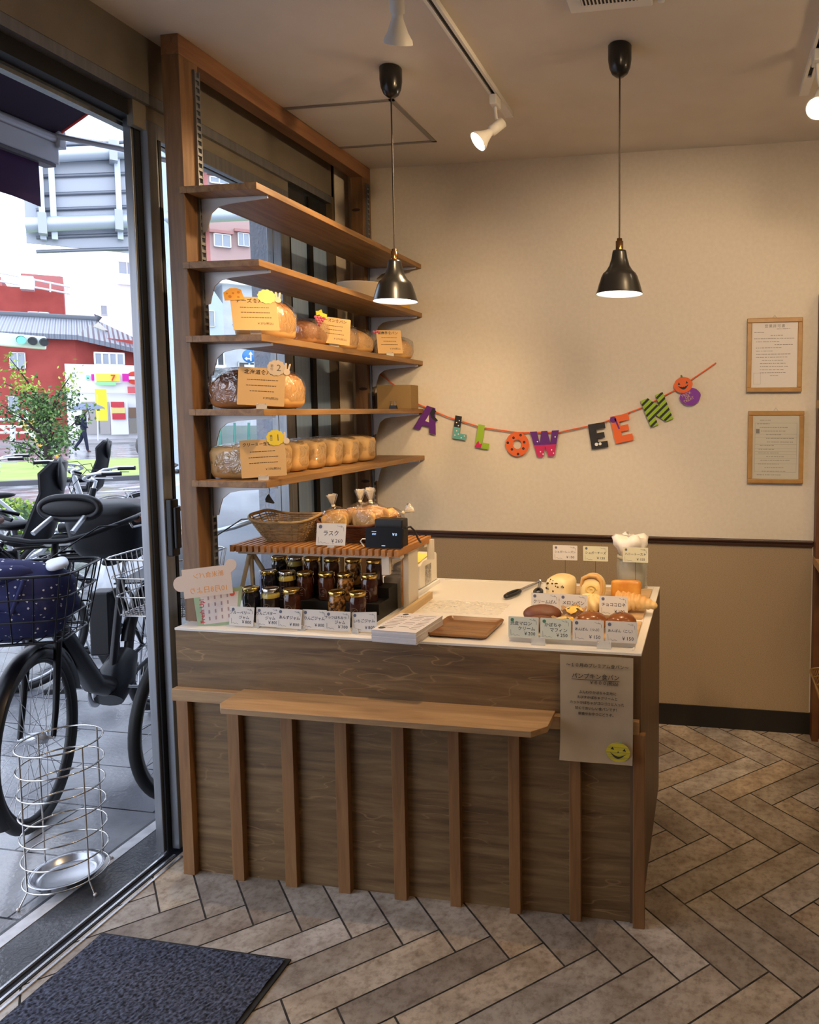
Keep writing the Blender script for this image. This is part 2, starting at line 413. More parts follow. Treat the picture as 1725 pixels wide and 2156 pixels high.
# jamb post, dark strip painting the shade between the leaves, window mullions, steel cladding behind the shelves
p = MB(); p.box((-1.800, 2.110, 0.0), (-1.793, 2.150, 2.42)); struct(p.build('trim_10', darkgap))
p = MB(); p.box((-1.80, 2.86, 0), (-1.765, 2.885, 2.38)); struct(p.build('trim_11', alum))
p = MB(); p.box((-1.805, 2.888, 0), (-1.77, 2.945, 2.38)); struct(p.build('trim_12', darkgap))
struct(MB().box((-1.82, 2.945, 0), (-1.785, 3.095, 2.45)).build('window_1', pane_steel))
struct(MB().box((-1.81, 3.095, 0), (-1.77, 3.125, 2.45)).build('trim_13', darkgap))
struct(MB().box((-1.82, 3.125, 0), (-1.785, 3.27, 2.45)).build('window_2', pane_steel))
struct(MB().box((-1.82, 3.268, 0), (XF, 3.295, ZC)).build('trim_14', mat('brown_jamb', (0.12, 0.085, 0.05), 0.5)))
# ceiling hatch edge
hc = mat('hatch_edge', (0.33, 0.31, 0.29), 0.5, 0.5)
h = MB(); h.box((-1.64, 2.69, ZC-0.004), (-1.18, 2.705, ZC)); h.box((-1.64, 3.125, ZC-0.004), (-1.18, 3.14, ZC)); h.box((-1.20, 2.69, ZC-0.004), (-1.18, 3.14, ZC)); h.box((-1.64, 2.69, ZC-0.004), (-1.632, 3.14, ZC))
struct(h.build('trim_15', hc))

# ---- room lights
def pendant(x, y, label):
    t = thing('pendant_lamp', label, 'lamp', (x, y, 0), group='black pendant lamps over the counter')
    blk = mat('satin_black_metal', (0.012, 0.011, 0.010), 0.32, 0.3, coat=0.3); cord = mat('brown_cord', (0.02, 0.012, 0.008), 0.7)
    MB().lathe([(0.001, ZC-0.10), (0.012, ZC-0.099), (0.026, ZC-0.088), (0.034, ZC-0.07), (0.038, ZC-0.045), (0.038, ZC-0.004), (0.034, ZC)], n=32).build('canopy', blk, t)
    MB().tube([(0, 0, ZC-0.10), (0, 0, 2.05)], 0.0028, 8).build('cord', cord, t)
    MB().lathe([(0.001, 2.058), (0.009, 2.056), (0.009, 2.048), (0.0125, 2.047), (0.0125, 2.016), (0.012, 2.012)], n=24).build('socket', mat('bronze_socket', (0.16, 0.08, 0.03), 0.25, 0.9), t)
    pr = [(0.011, 2.020), (0.022, 2.017), (0.0235, 2.010), (0.027, 1.990), (0.034, 1.968), (0.044, 1.952), (0.0545, 1.943), (0.060, 1.932), (0.069, 1.905), (0.0745, 1.885), (0.078, 1.876)]
    inn = [(0.0765, 1.876), (0.073, 1.885), (0.0675, 1.905), (0.058, 1.931), (0.042, 1.950), (0.02, 1.985), (0.001, 2.0)]
    m_ = MB(); m_.lathe(pr, n=40, caps=False); m_.slot(1); m_.lathe(inn, n=40, caps=False); m_.build('lamp_shade', [blk, mat('shade_inside_white', (0.9, 0.88, 0.84), 0.6)], t)
    MB().ell((0, 0, 1.915), (0.03, 0.03, 0.036), 20, 12).build('bulb', mat('lit_bulb', (1, 1, 1), 0.5, emit=(1.0, 0.86, 0.66), estr=45), t)
    MB().lathe([(0.001, 1.8825), (0.074, 1.8815)], n=40, caps=False).build('diffuser', mat('frosted_diffuser', (0.95, 0.93, 0.9), 0.6, emit=(1.0, 0.94, 0.84), estr=3.2), t)
    l = lamp('pendant_light', 'SPOT', (0, 0, 1.872), 9, WARM2, 0.06, rot=(0, 0, 0), spot=150, blend=0.8); l.parent = t
    return t
pendant(-1.083, 2.452, 'black pendant lamp hanging in front of the bread shelves')
pendant(-0.294, 2.44, 'black pendant lamp hanging in front of the bare wall, right of the shelves')

def track(x, y0, y1, label):
    t = thing('lighting_track', label, 'lighting track', (x, 0, ZC))
    m_ = MB(); m_.box((-0.017, y0, -0.018), (-0.007, y1, 0)); m_.box((0.007, y0, -0.018), (0.017, y1, 0)); m_.box((-0.007, y0, -0.004), (0.007, y1, 0)); m_.build('rail', white, t)
    MB().box((-0.0065, y0, -0.010), (0.0065, y1-0.12, -0.0045)).build('contact_slot', darkgap, t)
    MB().box((-0.0172, y1-0.15, -0.0182), (0.0172, y1, -0.002)).build('end_cap', white, t, bevel=0.002)
    return t
track(-0.787, -0.5, 2.90, 'white ceiling lighting track between the two pendants')
track(0.332, -0.5, 2.90, 'white ceiling lighting track near the right edge')
def spotlight(x, y, head, aim, label, lit, energy=0, spot=60):
    """head: point where the lamp head sits"""
    t = thing('track_spotlight', label, 'spotlight', (x, y, ZC), group='white spotlights on the ceiling tracks')
    H = Vector(head)-Vector((x, y, ZC)); A = (Vector(aim)-Vector(head)).normalized()
    m_ = MB(); m_.box((-0.014, -0.03, -0.055), (0.014, 0.03, -0.0185)); m_.build('adapter', white, t, bevel=0.004)
    back = H-A*0.07
    MB().tube([(0, 0.0, -0.056), (back.x*0.2, back.y*0.2, -0.10), back], 0.006, 8).build('stem', white, t)
    q = A.to_track_quat('Z', 'Y').to_matrix().to_4x4()
    M = Matrix.Translation(H) @ q
    m_ = MB(); m_.lathe([(0.001, -0.075), (0.018, -0.074), (0.019, -0.015), (0.013, -0.012), (0.015, 0.0), (0.026, 0.028), (0.036, 0.045), (0.037, 0.054)], n=24, M=M); m_.build('lamp_head', white, t)
    MB().lathe([(0.001, 0.0545), (0.034, 0.0545)], n=24, M=M, caps=False).build('lens', mat('lit_lens', (1, 1, 1), 0.4, emit=(1.0, 0.86, 0.62), estr=30) if lit else mat('unlit_lens', (0.8, 0.78, 0.72), 0.3), t)
    if energy:
        p = H+A*0.058
        l = lamp('spot_beam', 'SPOT', tuple(p), energy, WARM2, 0.03, spot=spot, blend=0.45); l.rotation_euler = A.to_track_quat('-Z', 'Y').to_euler(); l.parent = t
spotlight(-0.787, 2.70, (-0.800, 2.655, 2.50), (-1.55, 2.1, 1.7), 'white spotlight at the far end of the left ceiling track, lamp lit', True, 46, 80)
spotlight(-0.787, 1.87, (-0.787, 1.83, 2.485), (-1.15, 2.75, 0.9), 'white spotlight at the top edge of the picture, seen from behind', False, 62, 84)
spotlight(0.332, 2.56, (0.337, 2.515, 2.475), (-0.1, 0.9, 0.9), 'white spotlight glaring at the right edge', True, 10, 80)
# more of the same lamps on the tracks over the viewer's head; the last is an added fill
lamp('spot_beam_back', 'SPOT', (0.33, 0.9, 2.5), 150, (1.0, 0.73, 0.46), 0.28, aim=(-0.25, 3.43, 1.22), spot=62, blend=0.4)
lamp('spot_beam_shelf', 'SPOT', (0.33, 1.75, 2.5), 74, WARM2, 0.05, aim=(-1.6, 2.75, 1.75), spot=62, blend=0.7)
lamp('spot_beam_front', 'SPOT', (-0.787, 0.7, 2.5), 8, WARM2, 0.03, aim=(-1.2, 2.2, 0.75), spot=70, blend=0.6)
lamp('room_lamps', 'AREA', (0.9, 0.9, 2.6), 6, (1.0, 0.70, 0.42), 1.4, rot=(0, 0, 0))
lamp('ceiling_fill', 'POINT', (1.1, 2.1, 2.35), 11, WARM2, 0.06)  # unseen fill light added to lift the ceiling and right wall

# air conditioner grille in the ceiling
t = thing('ceiling_air_vent', 'white slotted air vent in the ceiling at the top edge', 'vent', (-0.285, 2.0, ZC))
MB().box((-0.125, -0.4, -0.012), (0.115, 0.205, -0.001)).build('vent_frame', white, t, bevel=0.003)
m_ = MB(); m_.box((-0.085, -0.36, -0.0135), (0.075, 0.165, -0.012)); m_.build('vent_opening', darkgap, t)
m_ = MB()
for i in range(15): m_.box((-0.083+i*0.0108, -0.36, -0.018), (-0.079+i*0.0108, 0.165, -0.0135))
m_.build('vent_slats', white, t)
m_ = MB(); m_.lathe([(0.001, -0.012), (0.010, -0.010), (0.012, -0.001)], n=16); m_.build('sprinkler_cap', white, t, loc=(0.14, 0.19, 0))

# ================================================================== COUNTER
CX0, CX1, CY0, CY1, CZ = -1.672, -0.182, 2.041, 2.838, 0.807
plyw = ply('stained_plywood', (0.095, 0.050, 0.019), (0.17, 0.098, 0.038), (0.25, 0.155, 0.067), 'x')
batw = ply('stained_batten', (0.17, 0.075, 0.024), (0.23, 0.108, 0.036), (0.29, 0.142, 0.050), 'z', swirl=False)
ledgew = ply('stained_ledge', (0.27, 0.155, 0.07), (0.36, 0.215, 0.10), (0.44, 0.28, 0.14), 'x', swirl=False)
lam = mat('white_laminate', (0.72, 0.68, 0.62), 0.35)
t = thing('sales_counter', 'stained plywood counter with upright battens and white top', 'counter', (0, 0, 0))
m_ = MB(); m_.box((CX0, CY0, 0.0), (CX1-0.03, CY0+0.02, CZ-0.008)); m_.build('front_panel', plyw, t)
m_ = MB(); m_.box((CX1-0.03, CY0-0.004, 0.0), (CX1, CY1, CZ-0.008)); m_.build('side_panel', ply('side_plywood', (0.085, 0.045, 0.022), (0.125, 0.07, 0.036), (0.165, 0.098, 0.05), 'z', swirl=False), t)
m_ = MB(); m_.box((CX0, CY0+0.02, 0.0), (CX0+0.02, CY1, CZ-0.008)); m_.box((CX0+0.02, CY1-0.02, 0), (CX1-0.03, CY1, CZ-0.008)); m_.build('carcass', plyw, t)
m_ = MB(); m_.box((CX0-0.002, CY0-0.001, CZ-0.008), (CX1+0.001, CY1, CZ)); m_.build('counter_top', lam, t, bevel=0.001)
m_ = MB(); m_.box((CX1-0.028, CY0+0.02, CZ), (CX1-0.022, CY1-0.02, CZ+0.003)); m_.box((-1.05, CY1-0.03, CZ), (CX1-0.028, CY1-0.024, CZ+0.003)); m_.build('edge_lip', lam, t)
m_ = MB(); m_.box((CX0-0.004, CY0-0.024, 0.577), (CX1-0.004, CY0, 0.615)); m_.build('rail', ledgew, t, bevel=0.001)
for i, x in enumerate((-1.661, -1.484, -1.300, -1.120, -0.935, -0.755, -0.570, -0.388, -0.202)):
    m_ = MB(); m_.box((x, CY0-0.024, 0.0), (x+(0.040 if i < 5 else 0.034), CY0, 0.577)); m_.build('batten', batw, t, bevel=0.0012)
P = [(-1.437, CY0), (-1.437, 1.925), (-1.412, 1.893), (-0.470, 1.893), (-0.432, 1.935), (-0.432, CY0)]
m_ = MB(); m_.prism(P[::-1], Matrix.Translation((0, 0, 0.604)), 0.018); m_.build('ledge', ledgew, t, bevel=0.0015)

# poster taped to the counter front
paper = mat('cream_paper', (0.40, 0.31, 0.205), 0.8, col2=(0.36, 0.275, 0.18), scale=12)
ink = mat('black_ink', (0.04, 0.032, 0.024), 0.7)
t = thing('poster', 'cream October bread poster with yellow pumpkin face taped to counter front', 'poster', (-0.3065, CY0-0.028, 0.65))
PM = frame((0, 0, 0), (1, 0, 0), (0, 0, 1))   # faces -y
w, h = 0.2095, 0.304
vs = []; fs = []
nx, nz = 8, 16
for i in range(nz+1):
    for j in range(nx+1):
        x = -w/2+w*j/nx; z = -h/2+h*i/nz
        y = -0.003-0.003*math.exp(-((z+0.062)/0.02)**2)-0.002*sin(j*0.8)*(0.5+0.5*i/nz)-(0.016*max(0, (-z-0.05)/0.1)**2)
        vs.append((x, y, z))
for i in range(nz):
    for j in range(nx): a = i*(nx+1)+j; fs.append((a, a+1, a+nx+2, a+nx+1))
k = len(vs); vs += [(p[0], p[1]+0.0006, p[2]) for p in vs]; fs += [tuple(k+q for q in f[::-1]) for f in fs]
MB().add(vs, fs, True).build('sheet', paper, t)
def ptext(s, size, x, z, off=0, y=-0.0072, mm=ink, **kw): return text(s, size, m=mm, M=frame((x, y, z), (1, 0, 0), (0, 0, 1)), offset=off, **kw)
L_ = [ptext('〜１０月のプレミアム食パン〜', 0.0128, 0.003, 0.128-0.0035), ptext('パンプキン食パン', 0.0172, -0.002, 0.093), ptext('￥６００(税込)', 0.0125, 0.022, 0.076),
      ptext('ふんわりかぼちゃ生地に', 0.0098, 0.004, 0.047), ptext('えびすかぼちゃクリームと', 0.0098, 0.003, 0.032), ptext('カットかぼちゃがゴロゴロと入った', 0.0098, 0.002, 0.016),
      ptext('甘くておいしい食パンです！', 0.0098, 0.002, 0.0), ptext('朝食やおやつにどうぞ。', 0.0098, 0.002, -0.016)]
L_.append(MB().box((-0.071, -0.0075, 0.083), (0.067, -0.0070, 0.0842)).build('u', ink))
joinm(L_, 'lettering', t)
m_ = MB(); Fm = frame((0.064, -0.0165, -0.117), (cos(-0.1), 0, sin(-0.1)), (sin(0.1), 0, cos(0.1)))
m_.prism([(0.034*cos(a*pi/16), 0.028*sin(a*pi/16)) for a in range(32)], Fm, 0.0005)
ye = mat('yellow_crayon', (0.62, 0.52, 0.03), 0.8, col2=(0.42, 0.36, 0.05), scale=2, stretch=(3, 3, 160), rampw=(0.45, 0.55))
m_.build('pumpkin_drawing', ye, t)
m_ = MB(); Fk = Fm @ Matrix.Translation((0, 0, 0.0006))
for sx in (-1, 1): m_.prism([(sx*0.017-0.005, 0.006), (sx*0.017+0.005, 0.006), (sx*0.017, 0.014)], Fk, 0.0003)
m_.prism([(-0.0025, -0.001), (0.0025, -0.001), (0, 0.004)], Fk, 0.0003)
top = [(-0.023+0.046*i/12, -0.002-0.010*sin(pi*i/12)) for i in range(13)]; bot = [(-0.023+0.046*i/12, -0.002-0.017*sin(pi*i/12)) for i in range(13)]
m_.prism(bot+top[::-1][1:-1], Fk, 0.0003); m_.build('pumpkin_face', ink, t)
m_ = MB().slot(0); m_.prism([(0.0, 0.027), (0.006, 0.027), (0.009, 0.036), (0.005, 0.037)], Fm, 0.0005); m_.build('stem', mat('green_crayon', (0.25, 0.36, 0.18), 0.8), t)

# ================================================================== SHELF UNIT
postw = ply('post_wood', (0.105, 0.05, 0.020), (0.175, 0.088, 0.036), (0.24, 0.13, 0.055), 'z', swirl=False)
shw = ply('shelf_wood', (0.15, 0.070, 0.024), (0.25, 0.13, 0.045), (0.34, 0.19, 0.072), 'y', swirl=False)
t = thing('wall_shelf_unit', 'open brown timber shelf unit with five boards in front of the window', 'shelf', (0, 0, 0))
def knotty(name, a, b, mm):
    m_ = MB(); m_.box(a, b); return m_.build(name, mm, t, bevel=0.002)
knotty('post', (-1.694, 2.115, CZ), (-1.632, 2.200, ZC-0.062), postw)
knotty('post', (-1.694, 3.345, 0.0), (-1.632, 3.430, ZC-0.062), postw)
knotty('top_beam', (-1.694, 2.115, ZC-0.062), (-1.632, 3.430, ZC), ply('beam_wood', (0.16, 0.07, 0.03), (0.24, 0.11, 0.05), (0.30, 0.15, 0.07), 'y', swirl=False))
# dark knots on the posts
kn = mat('wood_knot', (0.045, 0.022, 0.012), 0.6)
for z in (1.0, 1.15, 1.33, 1.6, 1.85, 2.2, 2.33, 2.45):
    m_ = MB(); m_.lathe([(0.001, 0.0004), (0.012, 0.0004), (0.016, 0.0)], c=(-1.662+0.01*sin(z*40), 3.3449, z), M=Matrix.Rotation(pi/2, 4, 'X') @ Matrix.Diagonal((1.4, 0.45, 1, 1)), n=14); m_.build('wood_knot', kn, t)
def standard(y0, y1, yc):
    m_ = MB(); x0 = -1.632
    z = 1.0
    m_.box((x0, y0, CZ+0.15), (x0+0.010, y0+0.003, 2.58)); m_.box((x0, y1-0.003, CZ+0.15), (x0+0.010, y1, 2.58))
    m_.box((x0, y0+0.003, CZ+0.15), (x0+0.002, y1-0.003, 2.58))
    while z < 2.56: m_.box((x0+0.002, y0+0.003, z), (x0+0.0095, y1-0.003, z+0.009)); z += 0.0235
    m_.build('slotted_standard', alum, t)
standard(2.172, 2.196, 0); standard(3.372, 3.396, 0)
SX0, SX1, SY0 = -1.645, -1.379, 2.110
SZ = (2.200, 1.967, 1.736, 1.503, 1.273)     # upper faces of the five boards, top to bottom
for z in SZ:
    m_ = MB(); m_.box((SX0+0.024, SY0, z-0.021), (SX1, 3.43, z)); m_.box((SX0, SY0, z-0.021), (SX0+0.024, 2.114, z)); m_.box((SX0+0.012, 2.2, z-0.021), (SX0+0.024, 3.345, z))
    m_.build('shelf_board', shw, t, bevel=0.0012)
    for y in (2.184, 3.384):
        zz = z-0.0215
        out = [(0, 0), (0.235, 0), (0.235, -0.008), (0.10, -0.018), (0.06, -0.026), (0.035, -0.045), (0.024, -0.075), (0.018, -0.10), (0, -0.105)]
        M = frame((SX0+0.023, y, zz), (1, 0, 0), (0, 0, 1))
        m_ = MB(); m_.prism(out[::-1], M, 0.004); m_.box((SX0+0.03, y-0.006, zz-0.0025), (SX0+0.25, y+0.006, zz)); m_.build('bracket', mat('grey_shelf_bracket', (0.50, 0.48, 0.47), 0.4, 0.4), t)

# ================================================================== WALL THINGS
def picture(z0, z1, x0, x1, label, tint, kind):
    w_ = x1-x0; h_ = z1-z0; t = thing('picture_frame', label, 'picture frame', ((x0+x1)/2, YB-0.0165, (z0+z1)/2), group='framed permits on the back wall')
    fw = mat('golden_oak_frame', (0.42, 0.235, 0.075), 0.4, col2=(0.36, 0.19, 0.055), scale=20)
    m_ = MB(); b_ = 0.0205
    for a, b in (((-w_/2, -h_/2), (w_/2, -h_/2+b_)), ((-w_/2, h_/2-b_), (w_/2, h_/2)), ((-w_/2, -h_/2+b_), (-w_/2+b_, h_/2-b_)), ((w_/2-b_, -h_/2+b_), (w_/2, h_/2-b_))):
        m_.box((a[0], -0.009, a[1]), (b[0], 0.009, b[1]))
    m_.build('frame', fw, t, bevel=0.003)
    MB().box((-w_/2+b_, -0.002, -h_/2+b_), (w_/2-b_, 0.006, h_/2-b_)).build('sheet', mat('paper_'+tint, (0.66, 0.63, 0.60) if tint == 'white' else (0.50, 0.48, 0.40), 0.6), t)
    gi = mat('grey_print', (0.20, 0.19, 0.18), 0.8)
    m_ = MB(); rnd = random.Random(3+len(kind))
    iw, ih = w_-2*b_-0.02, h_-2*b_-0.02
    def bar(x, z, l, hh=0.0022): m_.box((x, -0.0024, z), (x+l, -0.002, z+hh))
    if kind == 'permit':
        z = ih/2-0.02; L_ = [text('営業許可書', 0.016, m=gi, M=frame((0, -0.0022, ih/2-0.006), (1, 0, 0), (0, 0, 1)), space=1.3)]
        for q, (xx, l) in enumerate(((0.55, 0.3), (0.0, 0.2), (0.4, 0.3), (0.0, 0.95), (0.05, 0.5), (0.5, 0.4), (0.05, 0.6), (0.05, 0.35), (0.05, 0.8), (0.05, 0.75), (0.2, 0.5), (0.15, 0.6), (0.15, 0.62), (0.15, 0.55), (0.15, 0.6), (0.4, 0.2))):
            x = -iw/2+xx*iw; zz = z-q*0.0138; e = x+l*iw
            while x < e: l2 = rnd.uniform(0.004, 0.014); bar(x, zz, l2); x += l2+rnd.uniform(0.001, 0.004)
        zz = -ih/2+0.005
        for a in (0, 0.03): m_.box((-iw/2+a, -0.0024, zz), (-iw/2+a+0.0006, -0.002, zz+0.05))
        m_.box((-iw/2, -0.0024, zz), (-iw/2+0.03, -0.002, zz+0.0006)); m_.box((-iw/2, -0.0024, zz+0.05), (-iw/2+0.03, -0.002, zz+0.0506))
    else:
        L_ = []
        for zz in (ih/2-0.025, ih/2-0.075, ih/2-0.09, ih/2-0.12, ih/2-0.14, ih/2-0.165, -0.02, -0.05, -0.075, -ih/2+0.02): m_.box((-iw/2, -0.0024, zz), (iw/2, -0.002, zz+0.0007))
        for xx in (-iw/2, iw/2-0.0007): m_.box((xx, -0.0024, -ih/2+0.02), (xx+0.0007, -0.002, ih/2-0.025))
        for q in range(16):
            x = -iw/2+rnd.uniform(0.002, 0.06); zz = ih/2-0.012-q*0.0165; e = x+rnd.uniform(0.03, 0.13)
            while x < min(e, iw/2-0.01): l2 = rnd.uniform(0.004, 0.012); bar(x, zz, l2); x += l2+rnd.uniform(0.001, 0.004)
        m_.box((-iw/2+0.004, -0.0024, 0.062), (-iw/2+0.020, -0.002, 0.082))
    L_.append(m_.build('p', gi)); joinm(L_, 'print', t)
    MB().tube([(-0.011, 0.012, h_/2-0.002), (0, 0.012, h_/2+0.014), (0.011, 0.012, h_/2-0.002)], 0.0013, 6).build('hanger', mat('wire_steel', (0.4, 0.4, 0.4), 0.3, 0.9), t)
picture(1.573, 1.902, 0.166, 0.406, 'upper of two oak framed certificates on the wall', 'white', 'permit')
picture(1.162, 1.489, 0.176, 0.420, 'lower oak framed certificate with a greyish form', 'grey', 'form')

# ---- halloween garland
t = thing('party_garland', 'orange string of coloured paper letters hung in a curve on the back wall', 'garland', (0, YB-0.012, 0))
orange = mat('orange_ribbon', (0.75, 0.13, 0.04), 0.6)
key = [(-1.625, 1.695), (-1.40, 1.525), (-1.25, 1.462), (-1.08, 1.412), (-0.90, 1.388), (-0.70, 1.390), (-0.50, 1.432), (-0.30, 1.508), (-0.13, 1.598), (0.03, 1.707)]
MB().tube([(x, -0.002, z) for x, z in key], 0.0032, 6).build('ribbon', orange, t)
card = {}
def cc(n, c): return mat('card_'+n, c, 0.65)
purple, black_, green, teal, pink, orng = cc('purple', (0.115, 0.02, 0.20)), cc('black', (0.02, 0.02, 0.024)), cc('green', (0.30, 0.48, 0.03)), cc('teal', (0.13, 0.42, 0.40)), cc('pink', (0.55, 0.02, 0.12)), cc('orange', (0.72, 0.13, 0.03))
wht = cc('white', (0.8, 0.78, 0.75))
def glyph(name, pts, x, z, ang, sc, mats, part2=None, deco=None, depth=0.0012, label=None):
    """pts in units of letter height; hung from (x,z)"""
    a = radians(ang); M = frame((x, -0.004, z), (cos(a), 0, sin(a)), (-sin(a), 0, cos(a))) @ Matrix.Diagonal((sc, sc, 1, 1))
    m_ = MB(); m_.prism(pts, M, depth)
    if part2: m_.slot(1); m_.prism(part2, M @ Matrix.Translation((0, 0, depth+0.0001)), 0.0003)
    ms = list(mats)
    if deco:
        for si, shapes in deco:
            m_.slot(si)
            for sh in shapes: m_.prism(sh, M @ Matrix.Translation((0, 0, depth+0.0006)), 0.0003)
    o = m_.build(name, ms, t); 
    if label: o['label'] = label
    return o
def dot(x, y, r, n=10): return [(x+r*cos(2*pi*i/n), y+r*sin(2*pi*i/n)) for i in range(n)]
A_ = [(0.0, 0), (0.28, 0), (0.34, 0.22), (0.62, 0.22), (0.68, 0), (0.96, 0), (0.66, 1), (0.30, 1)]
Lp = [(0, 0), (0.62, 0), (0.62, 0.25), (0.3, 0.25), (0.3, 1), (0, 1)]
W_ = [(0.24, 0), (0.48, 0), (0.58, 0.40), (0.68, 0), (0.92, 0), (1.16, 1), (0.88, 1), (0.79, 0.5), (0.70, 1), (0.46, 1), (0.37, 0.5), (0.28, 1), (0, 1)]
E_ = [(0, 0), (0.68, 0), (0.68, 0.25), (0.3, 0.25), (0.3, 0.39), (0.6, 0.39), (0.6, 0.61), (0.3, 0.61), (0.3, 0.76), (0.68, 0.76), (0.68, 1), (0, 1)]
N_ = [(0, 0), (0.28, 0), (0.28, 0.42), (0.56, 0), (0.84, 0), (0.84, 1), (0.56, 1), (0.56, 0.56), (0.28, 1), (0, 1)]
def sh(p, dx, dy=-1.0): return [(a+dx, b+dy) for a, b in p]
glyph('letter', sh(A_, -0.48), -1.335, 1.512, -17, 0.125, [purple, black_], deco=[(1, [[(0.08, 0), (0.25, -0.1), (0.2, -0.3), (0.42, -0.42), (0.35, -0.5), (0.12, -0.4), (0.02, -0.25)], ])], label='purple letter A')
# inner hole of the A shown as the wall behind it
MB().prism(sh([(0.40, 0.40), (0.56, 0.40), (0.48, 0.68)], -0.48), frame((-1.335, -0.0053, 1.512), (cos(radians(-17)), 0, sin(radians(-17))), (-sin(radians(-17)), 0, cos(radians(-17)))) @ Matrix.Diagonal((0.125, 0.125, 1, 1)), 0.0003).build('letter_hole', plaster, t)
glyph('letter', sh(Lp, -0.15), -1.195, 1.468, -9, 0.112, [black_, teal, wht], part2=sh([(0, 0), (0.62, 0), (0.62, 0.25), (0.3, 0.25), (0.3, 0.5), (0, 0.5)], -0.15), deco=[(2, [dot(x, y, 0.03) for x, y in ((-0.05, -0.3), (0.06, -0.2), (0, -0.65), (-0.05, -0.85), (0.1, -0.78), (0.25, -0.92), (0.38, -0.82), (0.05, -0.42))])], label='black and teal letter L')
glyph('letter', sh(Lp, -0.15), -1.080, 1.425, -10, 0.112, [green, pink], deco=[(1, [[(-0.15, -1), (0.12, -1), (0.16, -0.78), (0.05, -0.85), (-0.02, -0.7), (-0.1, -0.82)]])], label='lime green letter L')
m_ = MB(); Mo = Matrix.Translation((-0.903, -0.005, 1.332)) @ Matrix.Rotation(pi/2, 4, 'X')
for ra, rb in ((0.022, 0.058),):
    m_.lathe([(ra, 0), (rb, 0), (rb, 0.0012), (ra, 0.0012), (ra, 0)], n=40, M=Mo, caps=False, smooth=False)
m_.slot(1)
for k in range(7):
    a = k*2*pi/7+0.3; m_.lathe([(0.001, 0.0016), (0.0065, 0.0016)], M=Mo @ Matrix.Translation((0.047*cos(a) if k % 2 else 0.036*cos(a), 0.047*sin(a) if k % 2 else 0.036*sin(a), 0)), n=12, caps=False)
o = m_.build('letter', [orng, black_], t); o['label'] = 'orange letter O with black spots'
# keep O right way round
glyph('letter', sh(W_, -0.58), -0.770, 1.396, 3, 0.122, [purple, pink, wht], part2=sh([(0.24, 0), (0.48, 0), (0.58, 0.4), (0.68, 0), (0.92, 0), (1.03, 0.46), (0.80, 0.46), (0.37, 0.46), (0.13, 0.46)], -0.58), deco=[(2, [dot(x, y, 0.028) for x, y in ((-0.3, -0.4), (0.42, -0.25), (-0.2, -0.8), (-0.1, -0.9), (0.25, -0.75), (0.32, -0.88))])], label='purple and pink letter W')
glyph('letter', sh(E_, -0.3), -0.525, 1.432, 9, 0.118, [black_, wht], deco=[(1, [dot(-0.08, -0.83, 0.07), dot(0.07, -0.83, 0.06)])], label='black letter E')
glyph('letter', sh(E_, -0.3), -0.418, 1.470, 12, 0.128, [orng, purple], deco=[(1, [dot(-0.2, -0.12, 0.12), [(-0.16, -0.1), (-0.1, -0.1), (-0.02, -0.5), (-0.08, -0.5)]])], label='orange letter E')
stripes = []
def clipn(s): return s
glyph('letter', sh(N_, -0.42), -0.262, 1.556, 22, 0.132, [mat('card_green_striped', (0.30, 0.48, 0.03), 0.65)], label='green letter N with black diagonal stripes')
# diagonal black stripes inside the N's own material
def stripe_mat():
    M = MATS['card_green_striped']; n = M.node_tree.nodes; L = M.node_tree.links; b = n['Principled BSDF']
    tcn = n.new('ShaderNodeTexCoord'); wv = n.new('ShaderNodeTexWave'); wv.wave_type = 'BANDS'; wv.bands_direction = 'DIAGONAL'; wv.inputs['Scale'].default_value = 18
    rp_ = n.new('ShaderNodeValToRGB'); rp_.color_ramp.interpolation = 'CONSTANT'; rp_.color_ramp.elements[0].color = (0.02, 0.02, 0.02, 1); rp_.color_ramp.elements[1].position = 0.38; rp_.color_ramp.elements[1].color = (0.30, 0.48, 0.03, 1)
    mp_ = n.new('ShaderNodeMapping'); mp_.inputs['Scale'].default_value = (-1, 1, 1); L.new(tcn.outputs['Object'], mp_.inputs[0]); L.new(mp_.outputs[0], wv.inputs[0]); L.new(wv.outputs['Fac'], rp_.inputs[0]); L.new(rp_.outputs[0], b.inputs['Base Color'])
stripe_mat()
